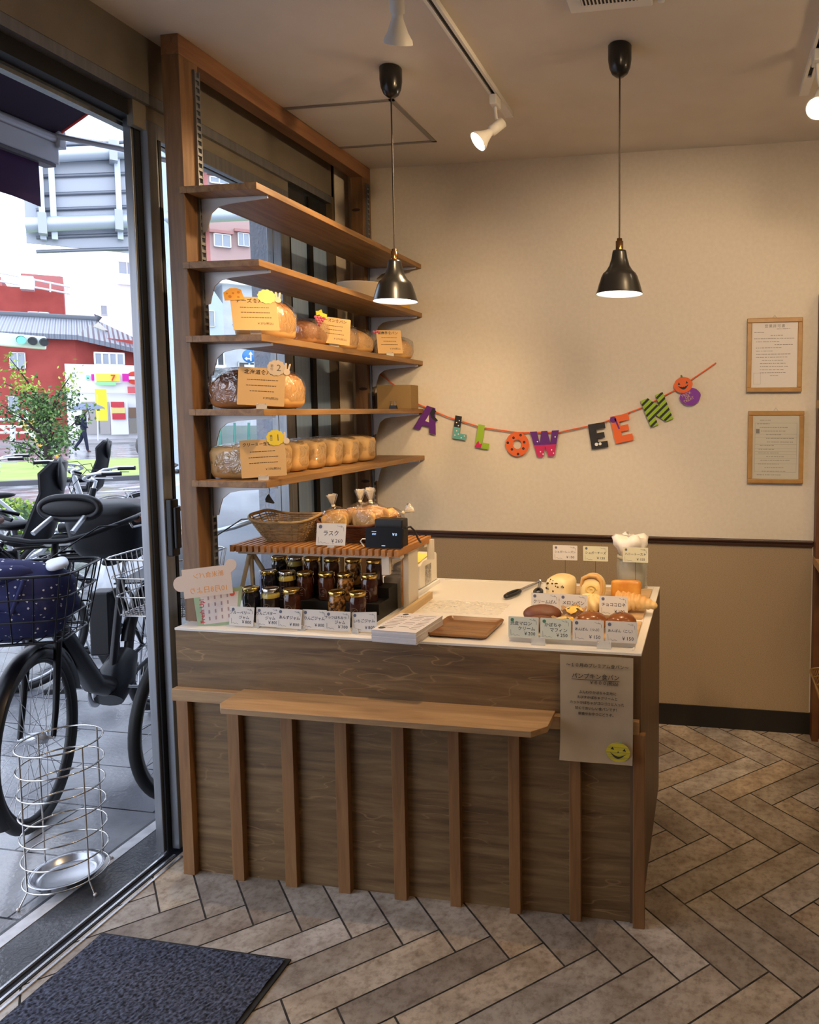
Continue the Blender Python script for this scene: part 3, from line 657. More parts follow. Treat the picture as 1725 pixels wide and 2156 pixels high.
def pumpkin(x, z, ang, r, mm, face, words=None):
    a = radians(ang); M = frame((x, -0.006-(0.002 if face else 0), z), (cos(a), 0, sin(a)), (-sin(a), 0, cos(a)))
    pts = [(r*1.18*cos(q*pi/24)*(1+0.03*cos(q*pi/4)), r*sin(q*pi/24)*(1-0.02*cos(q*pi/4))) for q in range(48)]
    m_ = MB(); m_.prism(pts, M, 0.0012); m_.slot(1); m_.prism([(-0.004, r*0.95), (0.004, r*0.95), (0.002, r*1.3), (-0.006, r*1.25)], M, 0.0012)
    if face:
        Mf = M @ Matrix.Translation((0, 0, 0.0014)); m_.slot(2)
        for sx in (-1, 1): m_.prism([(sx*0.018-0.006, 0.004), (sx*0.018+0.006, 0.004), (sx*0.018, 0.016)], Mf, 0.0003)
        tp = [(-0.024+0.048*i/10, -0.002-0.008*sin(pi*i/10)+(0.002 if i % 2 else 0)) for i in range(11)]; bt = [(-0.024+0.048*i/10, -0.002-0.019*sin(pi*i/10)) for i in range(11)]
        m_.prism(bt+tp[::-1][1:-1], Mf, 0.0003)
        o = m_.build('paper_pumpkin', [mm, cc('leaf', (0.10, 0.16, 0.05)), black_], t); o['label'] = 'orange grinning paper pumpkin'
    else:
        o = m_.build('paper_pumpkin', [mm, cc('leaf', (0.10, 0.16, 0.05))], t); o['label'] = 'purple paper pumpkin reading TRICK OR TREAT'
        text('TRICK\nOR\nTREAT', 0.017, m=cc('gold', (0.55, 0.42, 0.16)), parent=o, M=M @ Matrix.Translation((-0.012, 0.0, 0.0014)) @ Matrix.Rotation(0.25, 4, 'Z'), depth=0.0002, line=0.8)
pumpkin(-0.085, 1.555, 12, 0.040, mat('card_purple2', (0.20, 0.035, 0.33), 0.65), False)
pumpkin(-0.117, 1.608, 10, 0.036, orng, True)
# ================================================================== GOODS: cards
cardw = mat('white_price_card', (0.62, 0.585, 0.545), 0.6); craft = mat('kraft_card', (0.60, 0.385, 0.17), 0.75)
acry = mat('clear_acrylic_clip', (0.75, 0.75, 0.72), 0.15, alpha=0.55); pearl = mat('metal_ball', (0.8, 0.75, 0.65), 0.15, 0.9)
inkb = mat('blue_black_ink', (0.03, 0.035, 0.06), 0.7); dotm = mat('stamp_blue', (0.10, 0.11, 0.17), 0.7); dotg = mat('stamp_green', (0.06, 0.18, 0.11), 0.7)
GL = {}
def price_card(name_, price, loc, rz, w, h, label, group, clip=True, pin=0.0, tint=None, tilt=-8, lead=0.0, ts=0.22, dot_=None, roll=0):
    """upright card on z=0 of its own frame, facing local -y"""
    t = thing('price_card', label, 'price card', loc, radians(rz), group)
    a = radians(tilt); rl = radians(roll)
    M = frame((0, 0, h/2+0.006+pin), (cos(rl), 0, sin(rl)), (-sin(rl), -sin(a), cos(a)))
    MB().prism(rr(w, h, 0.002, 2), M, 0.0008).build('card', tint or cardw, t)
    F = M @ Matrix.Translation((0, 0, 0.0009))
    L_ = []
    lines = name_.split('\n'); n = len(lines)
    for i, s in enumerate(lines):
        k = h*ts*(0.92 if len(s) > 6 else 1.0); k = min(k, w*0.86/len(s))
        L_.append(text(s, k, m=inkb, M=F @ Matrix.Translation(((0.0 if n == 1 else (-0.08 if i == 0 else 0.10))*w, h*((0.04 if n == 1 else 0.17-0.24*i)), 0)), depth=0.0002, offset=0.0001))
    L_.append(text(price, h*0.22, m=inkb, M=F @ Matrix.Translation((w*0.20, -h*0.30, 0)), depth=0.0002, space=1.1, offset=0.0001))
    # little tool sketch at lower left, grain sprig at upper right
    m_ = MB()
    def stroke(pts, r=0.00035): m_.tube([F @ Vector((x*w, y*h, 0.0002)) for x, y in pts], r, 4)
    stroke([(-0.42, -0.12), (-0.41, -0.40), (-0.33, -0.33), (-0.28, -0.41), (-0.2, -0.37), (-0.12, -0.42)]); stroke([(0.2, 0.40), (0.3, 0.35), (0.38, 0.37), (0.42, 0.30), (0.43, 0.15)]); stroke([(0.33, 0.42), (0.36, 0.31)])
    L_.append(m_.build('s', inkb)); joinm(L_, 'lettering', t)
    MB().prism(dot(-0.37*w, 0.34*h, h*0.085, 14), F, 0.0003).build('stamp', dot_ or dotm, t)
    if clip:
        m_ = MB(); m_.box((-0.012+lead, -0.012, 0), (0.012+lead, 0.012, 0.0015)); m_.box((-0.012+lead, -0.006, 0.0), (0.012+lead, -0.0045, 0.015)); m_.build('clip', acry, t)
        m_ = MB(); m_.slot(0)
        m_.ell((-0.009+lead, -0.0068, 0.013), (0.0014,)*3, 8, 6); m_.build('clip_stud', pearl, t)
        MB().ell((0.009+lead, -0.0068, 0.013), (0.0014,)*3, 8, 6).build('clip_stud', pearl, t)
    if pin:
        MB().tube([(0, 0.001, 0.0), (0, 0.001, pin+0.012)], 0.0009, 6).build('pin', mat('thin_wire', (0.12, 0.10, 0.08), 0.4, 0.8), t)
    return t
G1 = 'jam price cards along the counter edge'
for i, (nm, pr, x, lb, rl) in enumerate((('ブルーベリー\nジャム', '￥800', -1.462, 'blueberry jam', -1), ('りんごバター\nジャム', '￥800', -1.374, 'apple butter jam', 2), ('あんずジャム', '￥800', -1.296, 'apricot jam', -1), ('りんごジャム', '￥800', -1.214, 'apple jam', 1), ('ナッツはちみつ\nジャム', '￥700', -1.132, 'honey nut jam', 0), ('いちごジャム', '￥800', -1.046, 'strawberry jam', 4))):
    price_card(nm, pr, (x, 2.080+0.006*(i % 2), CZ), 1.0-2*(i % 2), 0.084, 0.060, 'white price card for %s, reading %s, on the counter edge' % (lb, pr.replace('￥', '')+' yen'), G1, clip=i in (1, 3, 5), lead=-0.042 if i != 5 else -0.03, ts=0.2, roll=rl)
G2 = 'bread price cards on the counter'
for nm, pr, x, lb, tint in (('渋皮マロン\nクリーム', '￥200', -0.534, 'chestnut cream bread', 'g'), ('かぼちゃ\nマフィン', '￥250', -0.437, 'pumpkin muffins', 'g'), ('あんぱん（つぶ）', '￥150', -0.340, 'chunky bean buns', 'p'), ('あんぱん（こし）', '￥150', -0.243, 'smooth bean buns', 'p')):
    price_card(nm, pr, (x, 2.072, CZ+0.012), 0, 0.092, 0.062, 'front row price card for %s with price %s yen' % (lb, pr[1:]), G2, clip=False, ts=0.215, tilt=-4, tint=mat('card_mint', (0.56, 0.60, 0.53), 0.6) if tint == 'g' else None, dot_=dotg if tint == 'g' else None)
for nm, pr, x, lb in (('クリームぱん', '￥150', -0.531, 'cream bread'), ('メロンパン', '￥150', -0.435, 'melon bread'), ('チョココロネ', '￥150', -0.301, 'chocolate cornets')):
    price_card(nm, pr, (x, 2.35, CZ+0.012), 0, 0.094, 0.063, 'middle row price card for %s, partly behind the front breads' % lb, G2, clip=False, ts=0.24, tilt=-4)
for nm, x, lb, tint in (('シュガーレーズン', -0.527, 'sugar raisin bread, left most of three cards on pins', None), ('シュガーチーズ', -0.411, 'sugar cheese bread, in the middle of three on pins', 'c'), ('ハニートースト', -0.262, 'honey toast, on a pin before the glass jar', 'c')):
    price_card(nm, '￥150', (x, 2.68, CZ+0.012), 0, 0.094, 0.056, 'pin price card for '+lb, G2, clip=False, pin=0.108, ts=0.22, tilt=0, tint=mat('card_cream', (0.60, 0.585, 0.42), 0.6) if tint else None)
# two wide clear clips holding the front row cards
for x in (-0.487, -0.292):
    t = thing('card_clip', 'clear acrylic card clip, %s of the two before the bread board' % ('left' if x < -0.4 else 'right'), 'clip', (x, 2.066, CZ), group='acrylic clips before the bread board')
    m_ = MB(); m_.box((-0.021, -0.005, 0), (0.021, -0.0035, 0.023)); m_.box((-0.021, -0.005, 0), (0.021, 0.012, 0.0015)); m_.build('clip_body', acry, t)
    for s in (-1, 1): MB().ell((s*0.016, -0.006, 0.019), (0.0014,)*3, 8, 6).build('stud', pearl, t)

# ---- kraft cards on the shelves
def hand_and_badge(t, M, num, colr):
    n = 24; pts = []
    for i in range(n*2):
        a = pi*i/n; r = 0.0265 if i % 4 < 2 else 0.0285; pts.append((r*cos(a), r*0.92*sin(a)))
    MB().prism(pts, M, 0.0012).build('badge', colr, t)
    if num:
        L_ = [text(num[0], 0.030, m=mat('badge_ink', (0.16, 0.13, 0.09), 0.7), M=M @ Matrix.Translation((0.008, -0.001, 0.0013)), depth=0.0002), text('第\n位', 0.010, m=MATS['badge_ink'], M=M @ Matrix.Translation((-0.013, 0, 0.0013)), depth=0.0002)]
        joinm(L_, 'number', t)
    hm = mat('paper_hand', (0.66, 0.52, 0.36), 0.7)
    H = M @ Matrix.Translation((0.034, -0.004, 0.0014)) @ Matrix.Rotation(-0.1, 4, 'Z')
    fist = [(0.010*cos(2*pi*i/14), -0.008+0.010*sin(2*pi*i/14)) for i in range(14)]
    m_ = MB(); m_.prism(fist, H, 0.0008)
    m_.prism([(-0.006, -0.004), (0.000, -0.004), (-0.004, 0.020), (-0.0075, 0.021), (-0.0095, 0.018)], H @ Matrix.Translation((0, 0, 0.0001)), 0.0008)
    if num != '1': m_.prism([(0.000, -0.004), (0.006, -0.004), (0.009, 0.018), (0.006, 0.021), (0.0035, 0.018)], H @ Matrix.Translation((0, 0, 0.0002)), 0.0008)
    m_.build('paper_hand', hm, t)
def kraft(title, loc, rz, label, tilt=-6, roll=0, num=None, badge=None, w=0.138, h=0.122, fruit=None, price='￥370(税込)'):
    t = thing('bread_card', label, 'sign card', loc, radians(rz), 'kraft bread cards on the shelves')
    a = radians(tilt); rl = radians(roll)
    M = frame((0, 0, h/2+0.010), (cos(rl), 0, sin(rl)), (-sin(rl), -sin(a), cos(a)))
    MB().prism(rr(w, h, 0.002, 2), M, 0.0012).build('card', craft, t)
    F = M @ Matrix.Translation((0, 0, 0.0013))
    L_ = [text(title, min(0.0165, w*0.82/len(title)), m=ink, M=F @ Matrix.Translation((-0.004, h*0.37, 0)), depth=0.0002, offset=0.0002), text(price, 0.0095, m=ink, M=F @ Matrix.Translation((w*0.2, -h*0.30, 0)), depth=0.0002)]
    m_ = MB(); rnd = random.Random(len(title)*7)
    for k in range(3):
        y = h*(0.17-0.15*k); x = -w*rnd.uniform(0.22, 0.36); e = -x
        while x < e: l = rnd.uniform(0.003, 0.009); m_.prism([(x, y), (x+l, y), (x+l, y+0.0022), (x, y+0.0022)], F, 0.0003); x += l+rnd.uniform(0.0008, 0.002)
    L_.append(m_.build('s', mat('brown_small_print', (0.10, 0.06, 0.03), 0.8))); joinm(L_, 'lettering', t)
    if badge is not None: hand_and_badge(t, F @ Matrix.Translation((w*0.30, h*0.52, 0.0005)), num, badge)
    if fruit == 'cheese':
        m_ = MB(); Fq = F @ Matrix.Translation((-w*0.42, h*0.56, 0.0008)) @ Matrix.Rotation(0.15, 4, 'Z')
        m_.prism([(-0.03, -0.02), (0.028, -0.022), (0.026, 0.012), (0.014, 0.020), (-0.005, 0.022), (-0.028, 0.008)], Fq, 0.001); m_.slot(1)
        for x, y, r in ((-0.012, -0.008, 0.005), (0.012, -0.012, 0.004), (0.016, 0.004, 0.0045), (-0.018, 0.004, 0.003), (0.0, 0.003, 0.0035)): m_.prism(dot(x, y, r), Fq @ Matrix.Translation((0, 0, 0.0011)), 0.0003)
        m_.build('cheese_cutout', [mat('cheese_orange', (0.75, 0.36, 0.06), 0.7), mat('cheese_hole', (0.55, 0.20, 0.03), 0.7)], t)
    if fruit in ('grape', 'pink'):
        gm_ = mat('grape_pink', (0.62, 0.13, 0.20), 0.6); Fq = F @ Matrix.Translation((-w*0.46, h*0.42, 0.001))
        m_ = MB(); rnd = random.Random(5)
        pts = [(x*0.010, -y*0.010) for y in range(4) for x in ((-1.5, -0.5, 0.5, 1.5), (-1, 0, 1), (-0.5, 0.5), (0,))[y]]
        if fruit == 'pink': pts = pts[:3]
        for x, y in pts: m_.ell(Fq @ Vector((x, y, 0)), (0.006,)*3, 10, 6)
        m_.build('grape_cutout', gm_, t)
        if fruit == 'grape':
            MB().prism([(-0.012, 0.006), (-0.002, 0.012), (0.006, 0.004), (0.024, -0.004), (0.026, 0.016), (0.010, 0.020), (0.004, 0.034), (-0.006, 0.026), (-0.016, 0.024)], Fq, 0.0008).build('leaf_cutout', mat('leaf_yellow', (0.62, 0.60, 0.05), 0.7), t)
    m_ = MB(); m_.box((-0.016, -0.014, 0), (0.016, 0.012, 0.0015)); m_.box((-0.016, -0.008, 0), (0.016, -0.0065, 0.016)); m_.build('clip', acry, t)
    for s in (-1, 1): MB().ell((s*0.011, -0.0088, 0.016), (0.0018,)*3, 8, 6).build('clip_stud', pearl, t)
    return t
kraft('クリーミー生食パン', (-1.420, 2.160, SZ[4]), 22, 'kraft card with yellow number one badge on the lowest shelf', roll=3, num='1', badge=mat('badge_yellow', (0.72, 0.55, 0.04), 0.7))
kraft('北海道食パン', (-1.418, 2.160, SZ[3]), 22, 'kraft card with number two badge and victory hand on the fourth shelf', roll=-3, num='2', badge=mat('badge_beige', (0.58, 0.46, 0.33), 0.7), w=0.142)
kraft('チーズ食パン', (-1.425, 2.150, SZ[2]), 40, 'kraft card with orange cheese cutout, tilted, on the middle shelf', tilt=-22, roll=2, num=None, badge=mat('badge_pale_yellow', (0.80, 0.62, 0.22), 0.7), w=0.135, h=0.118, fruit='cheese')
kraft('レーズン食パン', (-1.408, 2.620, SZ[2]), 34, 'kraft card with grape cutout in the middle of the middle shelf', tilt=-16, roll=-6, w=0.118, h=0.106, fruit='grape')
kraft('胡麻芋食パン', (-1.395, 3.085, SZ[2]), 40, 'kraft card with small pink flower nearest the back wall', tilt=-8, roll=2, w=0.110, h=0.104, fruit='pink')

# ================================================================== BREAD ON THE SHELVES
def crust(name, low, mid, top, z0, z1):
    M = bpy.data.materials.new(name); M.use_nodes = True; MATS[name] = M
    n = M.node_tree.nodes; L = M.node_tree.links; b = n['Principled BSDF']
    tcn = n.new('ShaderNodeTexCoord'); s = n.new('ShaderNodeSeparateXYZ'); L.new(tcn.outputs['Object'], s.inputs[0])
    no = n.new('ShaderNodeTexNoise'); no.inputs['Scale'].default_value = 22; no.inputs['Detail'].default_value = 4; L.new(tcn.outputs['Object'], no.inputs[0])
    mr = n.new('ShaderNodeMapRange'); mr.inputs[1].default_value = z0; mr.inputs[2].default_value = z1; L.new(s.outputs[2], mr.inputs[0])
    ad = n.new('ShaderNodeMath'); ad.operation = 'MULTIPLY_ADD'; L.new(no.outputs[0], ad.inputs[0]); ad.inputs[1].default_value = 0.5; L.new(mr.outputs[0], ad.inputs[2])
    sb = n.new('ShaderNodeMath'); sb.operation = 'SUBTRACT'; L.new(ad.outputs[0], sb.inputs[0]); sb.inputs[1].default_value = 0.25
    r = n.new('ShaderNodeValToRGB'); L.new(sb.outputs[0], r.inputs[0]); e = r.color_ramp.elements
    e[0].position = 0.0; e[0].color = tuple(low)+(1,); e[1].position = 1.0; e[1].color = tuple(top)+(1,); k = e.new(0.6); k.color = tuple(mid)+(1,)
    L.new(r.outputs[0], b.inputs['Base Color']); b.inputs['Roughness'].default_value = 0.5
    bu = n.new('ShaderNodeBump'); bu.inputs['Strength'].default_value = 0.3; bu.inputs['Distance'].default_value = 0.004; L.new(no.outputs[0], bu.inputs['Height']); L.new(bu.outputs[0], b.inputs['Normal'])
    return M
film = bpy.data.materials.new('clear_plastic_film'); film.use_nodes = True
def _f():
    n = film.node_tree.nodes; L = film.node_tree.links; n.clear()
    o = n.new('ShaderNodeOutputMaterial'); mx = n.new('ShaderNodeMixShader'); t = n.new('ShaderNodeBsdfTransparent'); g = n.new('ShaderNodeBsdfGlossy')
    t.inputs[0].default_value = (0.95, 0.95, 0.95, 1); g.inputs['Roughness'].default_value = 0.09
    tcn = n.new('ShaderNodeTexCoord'); no = n.new('ShaderNodeTexNoise'); no.inputs['Scale'].default_value = 26; no.inputs['Detail'].default_value = 3; no.inputs['Distortion'].default_value = 1.5; L.new(tcn.outputs['Object'], no.inputs[0])
    bu = n.new('ShaderNodeBump'); bu.inputs['Strength'].default_value = 0.9; bu.inputs['Distance'].default_value = 0.02; L.new(no.outputs[0], bu.inputs['Height']); L.new(bu.outputs[0], g.inputs['Normal'])
    lw = n.new('ShaderNodeLayerWeight'); lw.inputs[0].default_value = 0.30; L.new(bu.outputs[0], lw.inputs['Normal'])
    ma = n.new('ShaderNodeMath'); ma.operation = 'MULTIPLY_ADD'; L.new(lw.outputs['Facing'], ma.inputs[0]); ma.inputs[1].default_value = 0.50; ma.inputs[2].default_value = 0.10
    L.new(ma.outputs[0], mx.inputs[0]); L.new(t.outputs[0], mx.inputs[1]); L.new(g.outputs[0], mx.inputs[2]); L.new(mx.outputs[0], o.inputs[0])
_f()
def superbox(m_, sx, sy, sz, dome=0.0, n=28, m=14, p=4.0, lobes=0, lobe_ax=0):
    """rounded loaf standing on z=0; dome lifts the top; lobes give mountain tops along x"""
    vs = []; fs = []
    for i in range(m+1):
        th = pi*i/m
        for k in range(n):
            ph = 2*pi*k/n
            u = Vector((sin(th)*cos(ph), sin(th)*sin(ph), cos(th)))
            q = (abs(u.x)**p+abs(u.y)**p+abs(u.z)**p)**(-1/p)
            x, y, z = u.x*q, u.y*q, u.z*q
            zz = (z+1)/2*sz
            if z > 0:
                lb = (1-x*x)*(1-0.5*y*y) if not lobes else abs(cos(pi*lobes*(x+1)/2+(pi/2 if lobes % 2 == 0 else 0)))**0.6*(1-0.4*y*y)*0.9+0.1
                zz += z*dome*lb
                x *= 1+0.05*z*(dome > 0); y *= 1+0.06*z*(dome > 0)
            vs.append((x*sx/2, y*sy/2, zz))
    for i in range(m):
        for k in range(n): fs.append((i*n+k, (i+1)*n+k, (i+1)*n+(k+1) % n, i*n+(k+1) % n))
    m_.add(vs, fs, True)
def bagged_loaf(label, loc, sx, sy, sz, dome, cm, rz=0, lobes=0, group=None, tail=True, seed=1, bsz=1.0):
    t = thing('bagged_bread_loaf', label, 'bread', loc, radians(rz), group)
    m_ = MB(); superbox(m_, sx, sy, sz, dome, lobes=lobes, p=4.0 if dome > 0.01 else 7.0); m_.build('loaf', cm, t)
    m_ = MB(); rnd = random.Random(seed)
    superbox(m_, sx*1.05+0.006, sy*1.05+0.008, (sz+dome)*1.03+0.002, 0, n=26, m=12, p=3.2)
    m_.v = [v+Vector((rnd.uniform(-1, 1), rnd.uniform(-1, 1), rnd.uniform(-0.6, 1)))*0.0022 if v.z > 0.004 else v for v in m_.v]
    m_.build('plastic_bag', film, t)
    return t
white_cr = crust('white_loaf_crust', (0.50, 0.27, 0.09), (0.66, 0.42, 0.17), (0.70, 0.46, 0.20), 0.0, 0.115)
moun_cr = crust('mountain_loaf_crust', (0.64, 0.38, 0.14), (0.66, 0.36, 0.12), (0.38, 0.13, 0.03), 0.03, 0.135)
dark_cr = crust('dark_loaf_crust', (0.42, 0.20, 0.07), (0.30, 0.12, 0.04), (0.10, 0.035, 0.012), 0.0, 0.10)
GL1 = 'square white loaves on the lowest shelf'
for i, (y, w_) in enumerate(((2.215, 0.115), (2.355, 0.108), (2.475, 0.094), (2.60, 0.094), (2.735, 0.094), (2.875, 0.094), (3.03, 0.10))):
    bagged_loaf(['square white loaf at the near end of the lowest shelf, left of the card', 'square white loaf directly right of the number one card', 'second square white loaf right of the number one card', 'third square white loaf right of the number one card', 'third square white loaf from the far end of the row', 'square white loaf next to last at the wall end', 'last square white loaf at the wall end of the lowest shelf'][i],
                (-1.545 if i else -1.535, y, SZ[4]), 0.165 if i else 0.17, w_, 0.108, 0.004, white_cr, group=GL1, seed=i, rz=0 if i else 6)
GL2 = 'mountain topped loaves'
bagged_loaf('bagged mountain loaf with dark end left of the number two card', (-1.525, 2.205, SZ[3]), 0.17, 0.125, 0.085, 0.045, dark_cr, group=GL2, seed=21, rz=5)
bagged_loaf('bagged golden mountain loaf right of the number two card', (-1.515, 2.395, SZ[3]), 0.17, 0.150, 0.085, 0.047, moun_cr, group=GL2, seed=22, lobes=2)
bagged_loaf('bagged golden mountain loaf beside the cheese card', (-1.515, 2.345, SZ[2]), 0.17, 0.165, 0.090, 0.050, moun_cr, group=GL2, seed=23, lobes=2)
bagged_loaf('bagged dark brown loaf left of the grape card', (-1.51, 2.575, SZ[2]), 0.17, 0.150, 0.055, 0.045, dark_cr, group=GL2, seed=24)
bagged_loaf('bagged pale loaf just right of the grape card', (-1.50, 2.790, SZ[2]), 0.17, 0.120, 0.070, 0.040, moun_cr, group=GL2, seed=25)
bagged_loaf('bagged loaf left of the small pink flower card', (-1.50, 2.935, SZ[2]), 0.17, 0.120, 0.070, 0.035, moun_cr, group=GL2, seed=26)
bagged_loaf('bagged loaf against the wall behind the small pink flower card', (-1.49, 3.34, SZ[2]), 0.17, 0.115, 0.075, 0.030, moun_cr, group=GL2, seed=27)
# boxes on the upper shelves
t = thing('white_bowl', 'white round container on the second shelf behind the left pendant', 'container', (-1.50, 3.05, SZ[1]))
m_ = MB(); m_.lathe([(0.001, 0.0), (0.075, 0.0), (0.082, 0.004), (0.105, 0.075), (0.108, 0.078), (0.102, 0.078), (0.08, 0.008), (0.001, 0.006)], n=40, caps=False); m_.build('bowl', mat('cream_plastic', (0.75, 0.62, 0.45), 0.4), t)
t = thing('yellow_box', 'yellow cardboard box at the wall end of the second shelf', 'box', (-1.46, 3.30, SZ[1]))
m_ = MB(); m_.box((-0.065, -0.05, 0), (0.05, 0.06, 0.062)); m_.build('carton', mat('yellow_board', (0.62, 0.36, 0.03), 0.6), t, bevel=0.002)
MB().box((-0.067, -0.052, 0.050), (0.052, 0.062, 0.066)).build('lid', mat('yellow_board_lid', (0.66, 0.40, 0.04), 0.6), t, bevel=0.002)
t = thing('cardboard_box', 'small brown cardboard box at the wall end of the fourth shelf', 'box', (-1.475, 3.345, SZ[3]), radians(4))
bd = mat('brown_cardboard', (0.25, 0.155, 0.055), 0.8)
m_ = MB(); m_.box((-0.083, -0.055, 0), (0.083, 0.055, 0.113)); m_.build('carton', bd, t, bevel=0.0015)
m_ = MB(); m_.box((-0.083, -0.003, 0.113), (0.083, 0.003, 0.1137)); m_.build('tape', mat('packing_tape', (0.38, 0.25, 0.10), 0.3), t)
t = thing('binder_clip', 'black binder clip before the small cardboard box', 'clip', (-1.455, 3.245, SZ[3]))
m_ = MB(); m_.prism([(-0.018, 0), (0.018, 0), (0.014, 0.016), (-0.014, 0.016)], frame((0, 0.01, 0), (1, 0, 0), (0, 0, 1)), 0.02); m_.build('clip_body', mat('black_clip', (0.02, 0.02, 0.025), 0.3, 0.5), t)
for s in (-1, 1): MB().tube([(-0.008, s*0.004, 0.014), (-0.012, s*0.010, 0.036), (0.012, s*0.010, 0.036), (0.008, s*0.004, 0.014)], 0.0011, 6).build('wire_arm', mat('wire_steel', (0.4, 0.4, 0.4), 0.3, 0.9), t)
# black tassel hanging under the lowest shelf
t = thing('hanging_charm', 'little black charm hanging under the lowest shelf by its near corner', 'ornament', (-1.405, 2.16, SZ[4]-0.0215))
MB().tube([(0, 0, 0), (0.004, 0, -0.012), (0, 0, -0.026)], 0.0016, 6).build('cord', mat('tan_cord', (0.35, 0.25, 0.14), 0.8), t)
m_ = MB(); m_.prism([(-0.011, -0.05), (0.012, -0.056), (0.016, -0.054), (0.004, -0.034), (0, -0.024), (-0.006, -0.028), (-0.012, -0.04)], frame((0, 0.002, 0), (cos(0.5), sin(0.5), 0), (0, 0, 1)), 0.006); m_.build('charm', mat('black_felt', (0.01, 0.01, 0.012), 0.8), t)

# ================================================================== SLATTED STAND WITH JAMS
oakr = ply('reddish_slat', (0.24, 0.085, 0.022), (0.38, 0.165, 0.045), (0.48, 0.24, 0.08), 'y', swirl=False)
wpan = mat('painted_white_board', (0.60, 0.545, 0.46), 0.5)
t = thing('slatted_stand', 'low stand with reddish slatted top over the jam jars', 'stand', (0, 0, 0))
m_ = MB(); nS = 27; x0, x1 = -1.605, -0.995
for i in range(nS):
    x = x0+(x1-x0-0.014)*i/(nS-1); m_.box((x, 2.232, 1.018), (x+0.014, 2.522, 1.040))
m_.build('slatted_top', oakr, t)
m_ = MB(); m_.box((x0+0.01, 2.262, 1.006), (x1-0.005, 2.288, 1.018)); m_.box((x0+0.01, 2.470, 1.006), (x1-0.005, 2.496, 1.018)); m_.build('cross_bar', wpan, t)
m_ = MB(); m_.box((-1.030, 2.345, CZ), (-1.008, 2.428, 1.006)); m_.build('side_board', wpan, t, bevel=0.002)
m_ = MB(); m_.box((-1.052, 2.262, 0.985), (-1.030, 2.492, 1.006)); m_.build('side_board', wpan, t, bevel=0.002)
m_ = MB(); m_.box((-1.035, 2.341, CZ+0.02), (-1.030, 2.346, 0.985)); m_.build('wood_edge', oakr, t)
m_ = MB(); m_.box((-1.060, 2.246, 0.955), (-1.034, 2.262, 1.028)); m_.build('bracket', wpan, t)
m_ = MB(); m_.box((-1.005, 2.505, 0.955), (-0.983, 2.522, 1.028)); m_.build('bracket', wpan, t)
for a, b in (((-1.545, 2.25, 1.006), (-1.60, 2.25, CZ)), ((-1.545, 2.26, 1.006), (-1.545, 2.27, CZ)), ((-1.545, 2.27, 1.006), (-1.500, 2.30, 0.90))):
    MB().tube([a, ((a[0]+b[0])/2, (a[1]+b[1])/2, (a[2]+b[2])/2), b], 0.0075, 8).build('strap_leg', mat('cream_strap', (0.42, 0.36, 0.26), 0.7), t)
t = thing('louvred_rack', 'white louvred rack under the right end of the slatted stand', 'rack', (0, 0, 0))
m_ = MB()
for k in range(7): m_.box((-1.118+k*0.0, 2.385+k*0.012, 0.925+k*0.0075), (-1.056, 2.391+k*0.012, 0.927+k*0.0075), )
m_.build('louvres', wpan, t)
MB().box((-1.118, 2.380, CZ), (-1.056, 2.470, 0.915)).build('rack_side', wpan, t, bevel=0.002)
MB().box((-1.122, 2.470, CZ), (-1.052, 2.480, 0.985)).build('rack_back', wpan, t)
t = thing('stepped_riser', 'black three step riser holding the jam jars', 'riser', (0, 0, 0))
rb = mat('black_riser', (0.010, 0.009, 0.009), 0.5)
m_ = MB(); rx0, rx1 = -1.530, -1.062
m_.box((rx0, 2.135, CZ), (rx1, 2.370, 0.826)); m_.box((rx0, 2.222, 0.826), (rx1, 2.370, 0.861)); m_.box((rx0, 2.300, 0.861), (rx1, 2.370, 0.896)); m_.build('riser_body', rb, t)
# wooden divider and white strip on the counter
t = thing('wooden_divider', 'pale wooden divider strip on the counter right of the jams', 'divider', (0, 0, 0))
m_ = MB(); m_.prism([(-0.998, 2.115), (-0.980, 2.122), (-0.992, 2.52), (-1.006, 2.52)], Matrix.Translation((0, 0, CZ)), 0.026); m_.build('strip', ply('pale_strip', (0.45, 0.30, 0.14), (0.55, 0.38, 0.19), (0.62, 0.45, 0.24), 'y', swirl=False), t)

